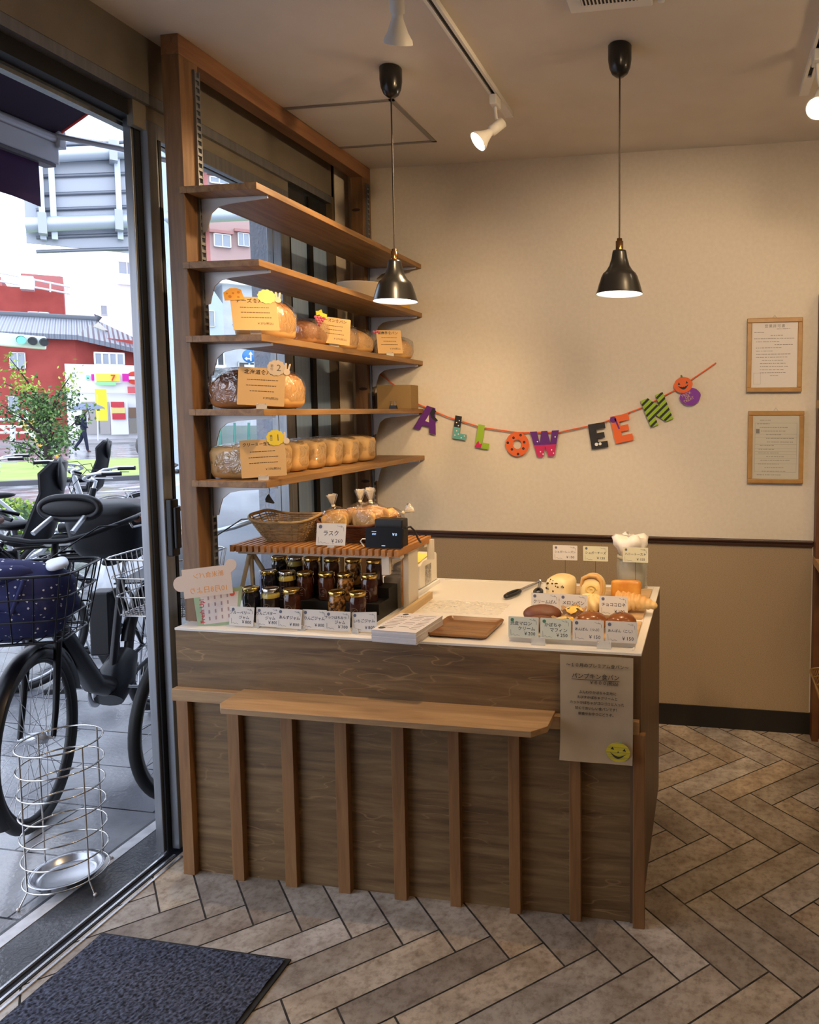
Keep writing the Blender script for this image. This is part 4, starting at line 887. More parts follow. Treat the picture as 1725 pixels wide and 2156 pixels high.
# ---- jars
def jar(loc, kind, label):
    t = thing('jam_jar', label, 'jar', loc, group='glass jars of jam on the black riser')
    cols = {'blueberry': (0.006, 0.005, 0.012), 'custard': (0.020, 0.010, 0.008), 'apricot': (0.038, 0.009, 0.004), 'apple': (0.055, 0.016, 0.007), 'nut': (0.05, 0.018, 0.004), 'strawberry': (0.032, 0.007, 0.005)}
    jm = mat('jam_'+kind, cols[kind], 0.08, coat=0.6, col2=tuple(q*1.6 for q in cols[kind]) if kind != 'nut' else (0.38, 0.18, 0.045), scale=14 if kind != 'nut' else 70, rampw=(0.42, 0.55) if kind == 'nut' else (0.4, 0.7))
    prof = [(0.001, 0.0), (0.025, 0.0), (0.0275, 0.003), (0.0275, 0.062), (0.026, 0.068), (0.0235, 0.074), (0.0235, 0.078)]
    if kind == 'custard':
        prof = [(0.001, 0.0), (0.025, 0.0), (0.0275, 0.003), (0.0275, 0.060)]
        MB().lathe([(0.0275, 0.060), (0.0275, 0.070), (0.0245, 0.075), (0.0235, 0.078)], n=28, caps=False).build('custard_layer', mat('yellow_custard', (0.42, 0.33, 0.07), 0.15, coat=0.5), t)
    MB().lathe(prof, n=28, caps=False).build('filled_glass', jm, t)
    lid = mat('silver_lid', (0.72, 0.72, 0.74), 0.16, 1.0) if kind == 'custard' else mat('gold_lid', (0.62, 0.44, 0.14), 0.18, 1.0)
    MB().lathe([(0.0260, 0.078), (0.0272, 0.079), (0.0272, 0.088), (0.0262, 0.0905), (0.0235, 0.0915), (0.0225, 0.0902), (0.001, 0.0902)], n=28, caps=False).build('lid', lid, t)
    m_ = MB(); pm = mat('white_label_print', (0.30, 0.22, 0.20), 0.5)
    def on(x, z): a = x/0.028; return Vector((0.0281*sin(a), -0.0281*cos(a), z))
    m_.tube([on(-0.013+0.0*i, 0.012+0.018*i/4) for i in range(5)]+[on(-0.013*cos(pi*i/10), 0.030+0.013*sin(pi*i/10)) for i in range(1, 10)]+[on(0.013, 0.030-0.018*i/4) for i in range(5)], 0.00035, 4)
    m_.tube([on(-0.004, 0.030), on(0.005, 0.037)], 0.0005, 4); m_.tube([on(-0.007, 0.022), on(-0.002, 0.024), on(0.001, 0.021), on(0.007, 0.023)], 0.0004, 4); m_.tube([on(-0.006, 0.016), on(0.006, 0.016)], 0.0004, 4)
    m_.build('label_print', pm, t)
    return t
JR = 0.0295
rows = [(2.165, 0.826, 'front step', [(-1.484, 'blueberry'), (-1.413, 'custard'), (-1.338, 'apricot'), (-1.179, 'nut'), (-1.107, 'strawberry')]),
        (2.262, 0.861, 'middle step', [(-1.480, 'blueberry'), (-1.413, 'custard'), (-1.346, 'apricot'), (-1.268, 'apple'), (-1.199, 'nut'), (-1.112, 'strawberry')]),
        (2.335, 0.896, 'top step', [(-1.486, 'blueberry'), (-1.424, 'custard'), (-1.361, 'apricot'), (-1.286, 'apple'), (-1.207, 'nut'), (-1.129, 'strawberry')])]
desc = {'blueberry': 'nearly black jam jar with gold lid', 'custard': 'silver lidded jar with yellow layer', 'apricot': 'reddish brown jam jar, third from left', 'apple': 'brown jam jar, fourth from left', 'nut': 'jar of nuts in honey with gold lid', 'strawberry': 'dark red jam jar at the right end'}
protos = {}
for y, z, st, lst in rows:
    for x, k in lst:
        lb = '%s on the %s of the riser' % (desc[k], st)
        if k not in protos: protos[k] = jar((x, y, z), k, lb)
        else: dup(protos[k], (x, y, z), label=lb)

# ================================================================== ON TOP OF THE SLATTED STAND
def wicker(name, label, loc, rz, base, rim, h, mm, corner=0.02, rings=13, stakes=34, r=0.0026):
    t = thing(name, label, 'basket', loc, radians(rz))
    def pt(a, f):
        c, s = cos(a), sin(a); p = 0.45
        x = abs(c)**p*(1 if c > 0 else -1); y = abs(s)**p*(1 if s > 0 else -1)
        cf = (abs(x*y))**1.5
        bx = base[0]/2+(rim[0]-base[0])/2*f; by = base[1]/2+(rim[1]-base[1])/2*f
        ez = corner*f*f*(abs(x)**4)
        return Vector((bx*x*(1+0.04*cf*f), by*y*(1+0.04*cf*f), 0.004+h*f+ez))
    m_ = MB(); N = stakes*2
    for k in range(rings):
        f = k/(rings-1)*0.96; pts = []
        for i in range(N):
            a = 2*pi*i/N; p = pt(a, f); o = Vector((cos(a), sin(a), 0))*(0.0016 if (i+k) % 2 else -0.0016); pts.append(p+o)
        m_.tube(pts, r, 5, closed=True)
    m_.build('weave', mm, t)
    m_ = MB()
    for i in range(stakes):
        a = 2*pi*i/stakes; m_.tube([pt(a, 0), pt(a, 0.5), pt(a, 1.0)], r*0.8, 5)
    m_.build('stakes', mm, t)
    MB().tube([pt(2*pi*i/64, 1.0) for i in range(64)], r*1.9, 7, closed=True).build('rim', mm, t)
    m_ = MB(); m_.prism([(base[0]/2*abs(cos(2*pi*i/32))**0.45*(1 if cos(2*pi*i/32) > 0 else -1), base[1]/2*abs(sin(2*pi*i/32))**0.45*(1 if sin(2*pi*i/32) > 0 else -1)) for i in range(32)], Matrix.Identity(4), 0.005)
    m_.build('basket_base', mm, t)
    return t
tanw = mat('tan_wicker', (0.42, 0.27, 0.11), 0.55, col2=(0.30, 0.18, 0.07), scale=60)
drkw = mat('dark_wicker', (0.16, 0.055, 0.018), 0.5, col2=(0.10, 0.032, 0.010), scale=60)
wicker('wicker_basket', 'empty tan wicker basket with flared sides on the slatted stand', (-1.462, 2.385, 1.040), 8, (0.155, 0.135), (0.245, 0.22), 0.070, tanw, corner=0.022)
wicker('wicker_basket', 'dark brown wicker basket holding bagged rusks', (-1.215, 2.405, 1.040), 0, (0.185, 0.130), (0.255, 0.19), 0.058, drkw, corner=0.020)
rusk = crust('rusk_toast', (0.74, 0.52, 0.22), (0.72, 0.48, 0.19), (0.55, 0.29, 0.08), 0.0, 0.055)
def rusk_bag(label, loc, rot, s=1.0, tip=(0, 0, 1)):
    t = thing('bag_of_rusks', label, 'bagged bread', loc, group='clear bags of rusks in the dark basket', rot=rot)
    for k in range(4):
        m_ = MB(); superbox(m_, 0.075*s, 0.0125*s, 0.052*s, 0.004, n=16, m=8, p=6)
        o = m_.build('rusk', rusk, t); o.location = (0.003*((k % 2)*2-1), (k-1.5)*0.0195*s, 0.003); o.rotation_euler = (radians(4*(k-1.5)), 0, radians(3*(k % 2)))
    m_ = MB(); rnd = random.Random(int(abs(loc[0]*1000)))
    m_.lathe([(0.001, -0.002), (0.030*s, -0.001), (0.046*s, 0.012), (0.048*s, 0.035*s), (0.040*s, 0.058*s), (0.020*s, 0.070*s), (0.006, 0.076*s), (0.005, 0.080*s), (0.011, 0.092*s), (0.019, 0.108*s), (0.020, 0.112*s)], n=18, caps=False, M=Matrix.Diagonal((1, 0.92, 1, 1)))
    m_.v = [v+Vector((rnd.uniform(-1, 1), rnd.uniform(-1, 1), rnd.uniform(-1, 1)))*0.0022 for v in m_.v]
    m_.build('plastic_bag', film, t)
    m_ = MB(); m_.lathe([(0.0062, 0.075*s), (0.0062, 0.081*s)], n=10); m_.build('twist_tie', mat('pale_twist', (0.85, 0.72, 0.52), 0.3), t)
    m_ = MB()
    for q in range(7):
        a = 2*pi*q/7; p0 = Vector((0.003*cos(a), 0.003*sin(a), 0.081*s)); p1 = Vector((0.015*cos(a), 0.013*sin(a), 0.110*s+0.006*rnd.random())); sd = Vector((-sin(a), cos(a), 0))*0.009
        m_.add([p0, p1-sd, p1+sd+Vector((0, 0, 0.003)), p0+Vector((0, 0, 0.001))], [(0, 1, 2, 3)])
    m_.build('bag_tuft', mat('gathered_film', (0.85, 0.76, 0.62), 0.25, alpha=0.55), t)
    return t
rusk_bag('clear bag of rusks at the left of the dark basket', (-1.290, 2.385, 1.078), (0.1, -0.12, 0.4), 1.12)
rusk_bag('clear bag of rusks behind, with the ruffled gathered top', (-1.235, 2.445, 1.082), (0, 0.05, 1.1), 1.15)
rusk_bag('large clear bag of stacked toast slices in the middle of the basket', (-1.165, 2.395, 1.085), (0.15, 0.10, -0.2), 1.25)
rusk_bag('clear bag lying over the right rim of the dark basket', (-1.135, 2.44, 1.09), (0.0, 1.0, 0.3), 1.0)
t = price_card('ラスク', '￥260', (-1.243, 2.256, 1.040), 2, 0.104, 0.074, 'white rusk price card reading 260 yen on the slatted stand', None, ts=0.26, tilt=-10)
t['group'] = 'bread price cards on the counter'
# customer display
t = thing('customer_display', 'black customer display showing 0 yen on the slatted stand', 'display', (-1.053, 2.262, 1.040))
bp = mat('black_plastic', (0.012, 0.012, 0.014), 0.4)
MB().prism(rr(0.128, 0.068, 0.005), frame((0, 0, 0.035), (1, 0, 0), (0, 0.20, 1)), 0.010).build('display_body', mat('glossy_black', (0.004, 0.004, 0.006), 0.35, spec=0.15), t)
FD = frame((0, -0.0013, 0.035), (1, 0, 0), (0, 0.20, 1)) @ Matrix.Translation((0, 0, 0.0092))
lit = mat('lcd_glow', (0.3, 0.5, 0.9), 0.5, emit=(0.45, 0.65, 1.0), estr=1.1)
joinm([text('￥0', 0.0125, m=lit, M=FD @ Matrix.Translation((0.036, 0.012, 0)), depth=0.0002), text('合計', 0.0075, m=lit, M=FD @ Matrix.Translation((-0.035, 0.012, 0)), depth=0.0002), MB().prism([(-0.044, 0.0205), (-0.028, 0.0205), (-0.028, 0.0215), (-0.044, 0.0215)], FD, 0.0002).build('x', lit), MB().prism([(-0.006, -0.026), (0.007, -0.026), (0.007, -0.0248), (-0.006, -0.0248)], FD, 0.0002).build('x', lit)], 'readout', t)
MB().box((-0.048, 0.022, 0.0), (0.052, 0.070, 0.094)).build('housing', bp, t, bevel=0.004)
MB().tube([(0.052, 0.05, 0.062), (0.066, 0.055, 0.066), (0.074, 0.07, 0.05), (0.078, 0.09, 0.02), (0.079, 0.11, 0.003)], 0.0035, 8).build('cable', bp, t)
MB().tube([(-0.064, 0.0, 0.030), (-0.080, -0.002, 0.030), (-0.088, 0.0, 0.022), (-0.078, 0.004, 0.004)], 0.0022, 8).build('usb_lead', mat('white_lead', (0.8, 0.78, 0.72), 0.4), t)

# ---- white box with yellow paper
t = thing('receipt_printer', 'white slant-topped box with yellow paper on top behind the jams', 'printer', (-1.085, 2.575, CZ))
MB().box((-0.06, -0.19, 0), (0.030, 0.19, 0.016)).build('printer_base', white, t, bevel=0.002)
MB().prism([(0.0, 0.018), (0.0, 0.105), (0.03, 0.118), (0.165, 0.128), (0.175, 0.120), (0.175, 0.018)], Matrix.Translation((-0.075, 0, 0)) @ frame((0, 0, 0), (0, 1, 0), (0, 0, 1)), 0.098).build('printer_body', mat('white_plastic', (0.74, 0.69, 0.60), 0.35), t, bevel=0.003)
MB().add([(-0.07, 0.01, 0.117), (0.015, 0.01, 0.117), (0.018, 0.10, 0.130), (-0.05, 0.12, 0.137), (-0.07, 0.10, 0.132)], [(0, 1, 2, 3, 4)]).build('yellow_paper', mat('yellow_paper', (0.80, 0.68, 0.15), 0.7), t)
m_ = MB()
for k in range(9): m_.box((0.0245, 0.045+k*0.007, 0.02+0.004*(k % 3)), (0.0252+0.001*(k % 2), 0.051+k*0.007, 0.098))
m_.build('plastic_sleeve', film, t)
# counter sheet under the tongs
t = thing('plastic_wrap', 'crumpled clear plastic bags lying on the white counter', 'plastic bag', (-0.84, 2.42, CZ))
vs = []; fs = []; n = 22; rnd = random.Random(11)
for i in range(n+1):
    for j in range(n+1):
        u, v = i/n*2-1, j/n*2-1
        e = max(0, 1-abs(u)**3)*max(0, 1-abs(v)**3)
        vs.append((u*0.15+rnd.uniform(-1, 1)*0.004, v*0.075+rnd.uniform(-1, 1)*0.004, 0.0012+e*rnd.uniform(0, 0.014)))
for i in range(n):
    for j in range(n): a = i*(n+1)+j; fs.append((a, a+n+1, a+n+2, a+1))
MB().add(vs, fs, True).build('film_sheet', mat('crumpled_film', (0.80, 0.76, 0.68), 0.12, alpha=0.35), t)
# ---- flyer stack
t = thing('flyer_stack', 'stack of white printed flyers on the counter edge', 'paper stack', (-0.908, 2.100, CZ), radians(-4))
rnd = random.Random(2); m_ = MB()
for k in range(13):
    dx, dy = rnd.uniform(-1, 1)*0.0012, rnd.uniform(-1, 1)*0.0012; z = 0.0028*k
    m_.box((-0.073+dx, -0.093+dy, z), (0.073+dx, 0.093+dy, z+0.0026))
m_.build('sheets', mat('flyer_paper', (0.66, 0.62, 0.62), 0.6), t)
MB().box((-0.073, -0.093, 0.0364), (0.073, 0.093, 0.0372)).build('top_sheet', mat('flyer_paper', (0, 0, 0)), t)
FT = Matrix.Translation((0, 0, 0.0373)); L_ = []
m_ = MB()
m_.prism(dot(-0.048, 0.078, 0.010, 18), FT, 0.0002); m_.prism(dot(-0.052, -0.068, 0.011, 18), FT, 0.0002)
rnd = random.Random(9)
for k in range(9):
    y = 0.055-k*0.0145
    for x0_, x1_ in ((-0.062, -0.02), (-0.008, 0.026), (0.034, 0.064)):
        if rnd.random() < 0.85: m_.box((x0_, y, 0.0374), (x1_*rnd.uniform(0.9, 1), y+0.0022, 0.0376))
m_.box((0.0, 0.072, 0.0374), (0.06, 0.075, 0.0376))
L_ = [m_.build('x', mat('flyer_print', (0.06, 0.055, 0.055), 0.7)), text('パン', 0.020, m=MATS['flyer_print'], M=FT @ Matrix.Translation((-0.045, 0.060-0.008, 0)), depth=0.0002)]
joinm(L_, 'print', t)
# ---- wooden serving tray
t = thing('wooden_tray', 'rectangular acacia wood plate beside the flyers', 'tray', (-0.745, 2.172, CZ), radians(-2))
M_ = MB(); prof = [(0.80, 0.000), (0.97, 0.006), (1.0, 0.014), (0.985, 0.0155), (0.90, 0.010), (0.82, 0.006)]
rings = []
for f, z in prof: rings.append([(x*f, y*f, z) for x, y in rr(0.195, 0.190, 0.014, 4)])
nR = len(rings[0]); vs = [p for r_ in rings for p in r_]; fs = []
for i in range(len(rings)-1):
    for k in range(nR): fs.append((i*nR+k, i*nR+(k+1) % nR, (i+1)*nR+(k+1) % nR, (i+1)*nR+k))
fs.append(tuple(range(nR))[::-1]); fs.append(tuple(range((len(rings)-1)*nR, len(rings)*nR)))
M_.add(vs, fs).build('plate', ply('acacia_wood', (0.07, 0.024, 0.007), (0.20, 0.085, 0.022), (0.36, 0.17, 0.05), 'x', swirl=False, rough=0.3), t)
# ---- tongs
t = thing('serving_tongs', 'steel tongs with black handles lying on the counter', 'tongs', (0, 0, CZ))
J = Vector((-0.652, 2.800, 0.012)); T1 = Vector((-0.722, 2.545, 0.012)); T2 = Vector((-0.615, 2.60, 0.012))
st = mat('polished_steel', (0.55, 0.56, 0.60), 0.2, 1.0)
for T in (T1, T2):
    d = T-J; m_ = MB(); m_.tube([J, J+d*0.3, J+d*0.62], [0.004, 0.006, 0.006], 8); m_.build('arm', st, t)
    e = J+d*0.62; nrm = Vector((-d.y, d.x, 0)).normalized()
    loop = [e+d*0.38*(0.5-0.5*cos(2*pi*i/20))+nrm*0.013*sin(2*pi*i/20) for i in range(20)]
    MB().tube(loop, 0.0065, 7, closed=True).build('handle', bp, t)
MB().lathe([(0.001, -0.008), (0.007, -0.008), (0.007, 0.008), (0.001, 0.008)], c=J, n=14).build('pivot', st, t)

# ---- bread boards
bw = ply('pale_board', (0.40, 0.25, 0.12), (0.52, 0.34, 0.17), (0.60, 0.42, 0.23), 'x', swirl=False)
for (y0, y1, lb) in ((2.088, 2.325, 'front wooden bread board at the counter corner'), (2.372, 2.760, 'rear wooden bread board behind the front one')):
    t = thing('bread_board', lb, 'board', (0, 0, 0), group='wooden boards under the breads')
    MB().box((-0.582, y0, CZ), (-0.205, y1, CZ+0.010)).build('board', bw, t, bevel=0.002)
    if y0 < 2.2: MB().box((-0.582, y0-0.004, CZ+0.001), (-0.205, y0-0.001, CZ+0.022)).build('clear_fence', acry, t)
BZ = CZ+0.010
def bun(name, label, loc, r, mm, cat='bread', rz=0, f=None, part='bun', group=None):
    t = thing(name, label, cat, loc, radians(rz), group)
    vs = []; m_ = MB()
    def ff(u): return (1+(f(u) if f else 0))
    m_.ell((0, 0, r[2]*0.92), r, 28, 16, f=ff); m_.v = [Vector((v.x, v.y, max(0, v.z))) for v in m_.v]
    m_.build(part, mm, t); return t
choc = crust('chocolate_bread', (0.19, 0.075, 0.035), (0.16, 0.055, 0.024), (0.13, 0.042, 0.018), 0.0, 0.05)
golden = crust('glossy_bun', (0.55, 0.30, 0.09), (0.33, 0.125, 0.028), (0.18, 0.055, 0.013), 0.0, 0.045); golden.node_tree.nodes['Principled BSDF'].inputs['Roughness'].default_value = 0.22
gb = 'soft rolls on the front bread board'
bun('chestnut_roll', 'long chocolate brown roll at the left, behind', (-0.520, 2.262, BZ), (0.062, 0.034, 0.030), choc, rz=8, group=gb)
bun('chestnut_roll', 'smaller chocolate brown roll at the left, in front', (-0.505, 2.175, BZ), (0.052, 0.030, 0.024), choc, rz=4, group=gb)
sesame = mat('black_sesame', (0.012, 0.010, 0.009), 0.6)
for x, y, lb, z in ((-0.425, 2.165, 'red bean bun in front, right of the muffins', 0), ):
    pass
for x, y, rx, rzv, lb in ((-0.352, 2.205, 0.052, 0.030, 'shiny brown bean bun, third from left on the front board'), (-0.258, 2.205, 0.047, 0.031, 'shiny brown bean bun with sesame at the right end of the front board')):
    t = bun('bean_bun', lb, (x, y, BZ), (rx, 0.044, rzv), golden, group=gb)
    m_ = MB(); rnd = random.Random(int(x*-1000))
    for k in range(16 if x > -0.3 else 6):
        a = rnd.uniform(0, 6.28); q = rnd.uniform(0, 0.014); m_.ell((q*cos(a)-0.004, q*sin(a), rzv*1.92-0.0004), (0.0016, 0.0012, 0.0009), 6, 4)
    o = m_.build('sesame_seeds', sesame, t); o['kind'] = 'stuff'
muf = mat('pumpkin_crumb', (0.66, 0.40, 0.06), 0.6, col2=(0.75, 0.55, 0.18), scale=60)
def muffin(label, loc, s=1.0):
    t = thing('pumpkin_muffin', label, 'muffin', loc, group='pumpkin muffins on the front board')
    n = 36; m_ = MB(); vs = []
    for z, r, am in ((0, 0.022*s, 0), (0.022*s, 0.030*s, 0.04), (0.034*s, 0.034*s, 0.10), (0.042*s, 0.039*s, 0.16)):
        for k in range(n): a = 2*pi*k/n; q = r*(1+am*(1 if k % 2 else -1)*0.5+am*0.4*sin(3*a)); vs.append((q*cos(a), q*sin(a), z+(0.006*am/0.16*sin(5*a))))
    fs = [(i*n+k, i*n+(k+1) % n, (i+1)*n+(k+1) % n, (i+1)*n+k) for i in range(3) for k in range(n)]; fs.append(tuple(range(n))[::-1])
    m_.add(vs, fs).build('paper_case', mat('brown_paper_case', (0.42, 0.27, 0.16), 0.8), t)
    m_ = MB(); rnd = random.Random(int(s*100)); m_.ell((0, 0, 0.032*s), (0.031*s, 0.031*s, 0.016*s), 22, 10, f=lambda u: 1+0.06*sin(9*u.x+5*u.y*7)); m_.build('crumb', muf, t)
    for k in range(7):
        a = rnd.uniform(0, 6.28); q = rnd.uniform(0.004, 0.024)*s; m_ = MB(); m_.box((-0.0045, -0.0045, 0), (0.0045, 0.0045, 0.007)); o = m_.build('pumpkin_cube', mat('pumpkin_chunk', (0.80, 0.42, 0.03), 0.4) if k % 3 else mat('pumpkin_skin', (0.05, 0.06, 0.02), 0.5), t, bevel=0.001); o.location = (q*cos(a), q*sin(a), 0.040*s); o.rotation_euler = (0.3*sin(k), 0.4, k)
    return t
muffin('pumpkin muffin in a brown paper case, in front', (-0.430, 2.165, BZ), 1.0)
muffin('pumpkin muffin in a brown paper case, just behind the first', (-0.418, 2.262, BZ+0.006), 1.02)
# middle row
pale = crust('pale_sugar_bread', (0.72, 0.52, 0.24), (0.76, 0.58, 0.30), (0.70, 0.46, 0.18), 0.0, 0.05)
t = bun('sugar_roll', 'pale knotted sugar roll in the middle of the boards', (-0.375, 2.415, BZ), (0.032, 0.036, 0.030), pale, f=lambda u: 0.10*sin(6*math.atan2(u.y, u.x)+4*u.z), rz=10)
t = thing('chocolate_cornet', 'pale ridged cornet pastry by the right board edge', 'pastry', (-0.235, 2.420, BZ+0.022), radians(0))
m_ = MB(); pts = []; rad = []
for i in range(40):
    u = i/39; pts.append((-0.062+0.135*u, 0.01-0.02*u, 0.006*sin(u*3)+(0.010 if u < 0.5 else 0.010-0.012*(u-0.5)))); rad.append((0.030*(1-u)**0.55+0.005)*(1+0.10*sin(i*2*pi/5)))
m_.tube(pts, rad, 18); m_.build('pastry', crust('cornet_crust', (0.74, 0.58, 0.32), (0.72, 0.50, 0.22), (0.58, 0.30, 0.09), -0.02, 0.035), t)
# back row
t = thing('raisin_bread', 'cut raisin bread showing dark raisins, left of the back row', 'bread', (-0.520, 2.570, BZ), radians(-14))
m_ = MB(); superbox(m_, 0.090, 0.10, 0.075, 0.012, p=5); m_.build('loaf', crust('raisin_crumb', (0.74, 0.62, 0.36), (0.76, 0.62, 0.34), (0.66, 0.42, 0.14), 0.03, 0.098), t)
rm = mat('raisin', (0.035, 0.014, 0.008), 0.5); rnd = random.Random(8)
for k in range(18):
    x, z = rnd.uniform(-0.036, 0.036), rnd.uniform(0.030, 0.078); m_ = MB(); m_.ell((0, 0, 0), (rnd.uniform(0.002, 0.006), 0.002, rnd.uniform(0.0015, 0.003)), 8, 5); o = m_.build('raisin', rm, t); o.location = (x, -0.0515 if z < 0.066 else -0.0475, z)
t = thing('cheese_bread', 'pale swirled cheese bread in the middle of the back row', 'bread', (-0.405, 2.575, BZ))
che = crust('cheese_bread_crust', (0.76, 0.62, 0.28), (0.76, 0.58, 0.26), (0.66, 0.40, 0.14), 0.02, 0.10)
m_ = MB(); superbox(m_, 0.088, 0.095, 0.072, 0.022, p=3.5); m_.build('loaf', che, t)
MB().tube([(-0.036, -0.038, 0.055), (-0.030, -0.042, 0.083), (-0.008, -0.040, 0.094), (0.020, -0.040, 0.092), (0.036, -0.038, 0.074), (0.038, -0.04, 0.04), (0.034, -0.044, 0.018)], [0.005, 0.007, 0.0075, 0.0075, 0.007, 0.006, 0.004], 10).build('crust_ridge', mat('ridge_crust', (0.60, 0.34, 0.11), 0.5), t)
MB().tube([(0.022*cos(a*0.5)*(1-a*0.045), -0.0480, 0.045+0.018*sin(a*0.5)*(1-a*0.045)) for a in range(18)], 0.004, 8).build('cheese_swirl', mat('cheese_swirl', (0.70, 0.50, 0.16), 0.5), t)
MB().ell((-0.004, -0.054, 0.018), (0.034, 0.016, 0.016), 16, 8).build('sugar_edge', pale, t)
t = thing('honey_toast', 'thick orange honey toast slab standing at the right of the back row', 'bread', (-0.288, 2.600, BZ), radians(2), rot=(radians(-10), 0, radians(2)))
m_ = MB(); superbox(m_, 0.108, 0.030, 0.066, 0, p=9); m_.build('slice', mat('honey_glaze', (0.52, 0.20, 0.03), 0.35, col2=(0.62, 0.30, 0.06), scale=25), t)
# ---- glass jar with white paper
t = thing('glass_jar', 'glass jar stuffed with crumpled white paper behind the breads', 'jar', (-0.285, 2.790, CZ))
gj = mat('greenish_glass', (0.62, 0.66, 0.58), 0.05, alpha=0.30, coat=0.5)
MB().lathe([(0.001, 0), (0.052, 0), (0.060, 0.006), (0.062, 0.10), (0.055, 0.125), (0.050, 0.135), (0.053, 0.140), (0.0505, 0.141)], n=32, caps=False).build('glass', gj, t)
MB().lathe([(0.055, 0.120), (0.059, 0.122), (0.059, 0.130), (0.053, 0.133)], n=32, caps=False).build('jar_collar', mat('cream_collar', (0.50, 0.47, 0.36), 0.4), t)
tp = mat('white_tissue', (0.80, 0.76, 0.70), 0.7)
m_ = MB(); rnd = random.Random(4)
m_.lathe([(0.02, 0.06), (0.035, 0.12), (0.045, 0.145), (0.062, 0.165), (0.068, 0.19), (0.055, 0.205), (0.03, 0.200), (0.001, 0.195)], n=30, caps=False)
m_.v = [v+Vector((rnd.uniform(-1, 1), rnd.uniform(-1, 1), rnd.uniform(-1, 1)))*0.006+Vector((-0.008, 0, 0.010*sin(math.atan2(v.y, v.x)*4))) for v in m_.v]
m_.build('crumpled_paper', tp, t)
MB().lathe([(0.001, 0.004), (0.048, 0.004), (0.05, 0.09), (0.045, 0.12)], n=24, caps=False).build('paper_filling', mat('dull_paper', (0.44, 0.42, 0.36), 0.8), t)

# ---- signs at the left end of the counter
t = thing('notice_card', 'bear shaped cream card with faint orange writing at the counter end', 'sign card', (-1.562, 2.056, CZ+0.022), radians(10))
M = frame((0.0, 0, 0.128), (cos(0.12), 0, sin(0.12)), (-sin(0.12), 0.10, cos(0.12)))
out = [(-0.078, -0.046), (0.078, -0.046)]+[(0.078, 0.020)]+[(0.080+0.019*cos(a), 0.044+0.019*sin(a)) for a in [radians(q) for q in range(-70, 200, 25)]]+[(0.055, 0.046), (-0.078, 0.046), (-0.078, 0.028)]+[(-0.084+0.025*cos(a), 0.002+0.025*sin(a)) for a in [radians(q) for q in range(80, 285, 20)]]+[(-0.078, -0.024)]
MB().prism(out, M, 0.0012).build('card', mat('notice_cream', (0.62, 0.49, 0.40), 0.75), t)
om = mat('faint_orange_ink', (0.74, 0.30, 0.05), 0.8); F = M @ Matrix.Translation((0, 0, 0.0013))
MI = Matrix.Diagonal((-1, 1, 1, 1))
joinm([text('新米食パン', 0.020, m=om, M=F @ Matrix.Translation((0.006, 0.020, 0)) @ MI, depth=0.0002), text('10月8日より', 0.023, m=om, M=F @ Matrix.Translation((0.002, -0.026, 0)) @ MI, depth=0.0002)], 'lettering', t)
t = thing('menu_leaflet', 'green bordered leaflet with red side lettering leaning at the counter end', 'leaflet', (-1.550, 2.082, CZ), radians(12)); t.scale = (1.15, 1.15, 1.15)
M = frame((0.0, 0.012, 0.048), (cos(0.15), 0, sin(0.15)), (-sin(0.15), 0.25, cos(0.15)))
MB().prism([(-0.062, -0.045), (0.050, -0.052), (0.070, 0.050), (-0.070, 0.050)], M, 0.001).build('green_sheet', mat('leaflet_green', (0.30, 0.40, 0.24), 0.7), t)
MB().prism([(-0.044, -0.040), (0.046, -0.043), (0.058, 0.038), (-0.050, 0.038)], M @ Matrix.Translation((0, 0, 0.0011)), 0.0003).build('white_panel', mat('leaflet_white', (0.62, 0.55, 0.52), 0.7), t)
F = M @ Matrix.Translation((0, 0, 0.0016))
rd = mat('red_print', (0.50, 0.06, 0.07), 0.7)
text('Fresh Up!', 0.017, m=rd, parent=t, M=F @ Matrix.Translation((-0.047, -0.002, 0)) @ Matrix.Rotation(pi/2, 4, 'Z'), depth=0.0002, offset=0.0003)
MB().prism(dot(0.040, 0.034, 0.0075, 12), F, 0.0004).build('red_fruit', mat('red_fruit', (0.62, 0.10, 0.05), 0.6), t)
m_ = MB(); rnd = random.Random(6)
for k in range(16): x, y = -0.030+0.018*(k % 4), 0.026-0.019*(k//4); m_.prism([(x, y), (x+0.004, y), (x+0.004, y+0.010), (x, y+0.010)], F, 0.0002)
o = m_.build('small_print', mat('leaflet_print', (0.36, 0.26, 0.26), 0.8), t)
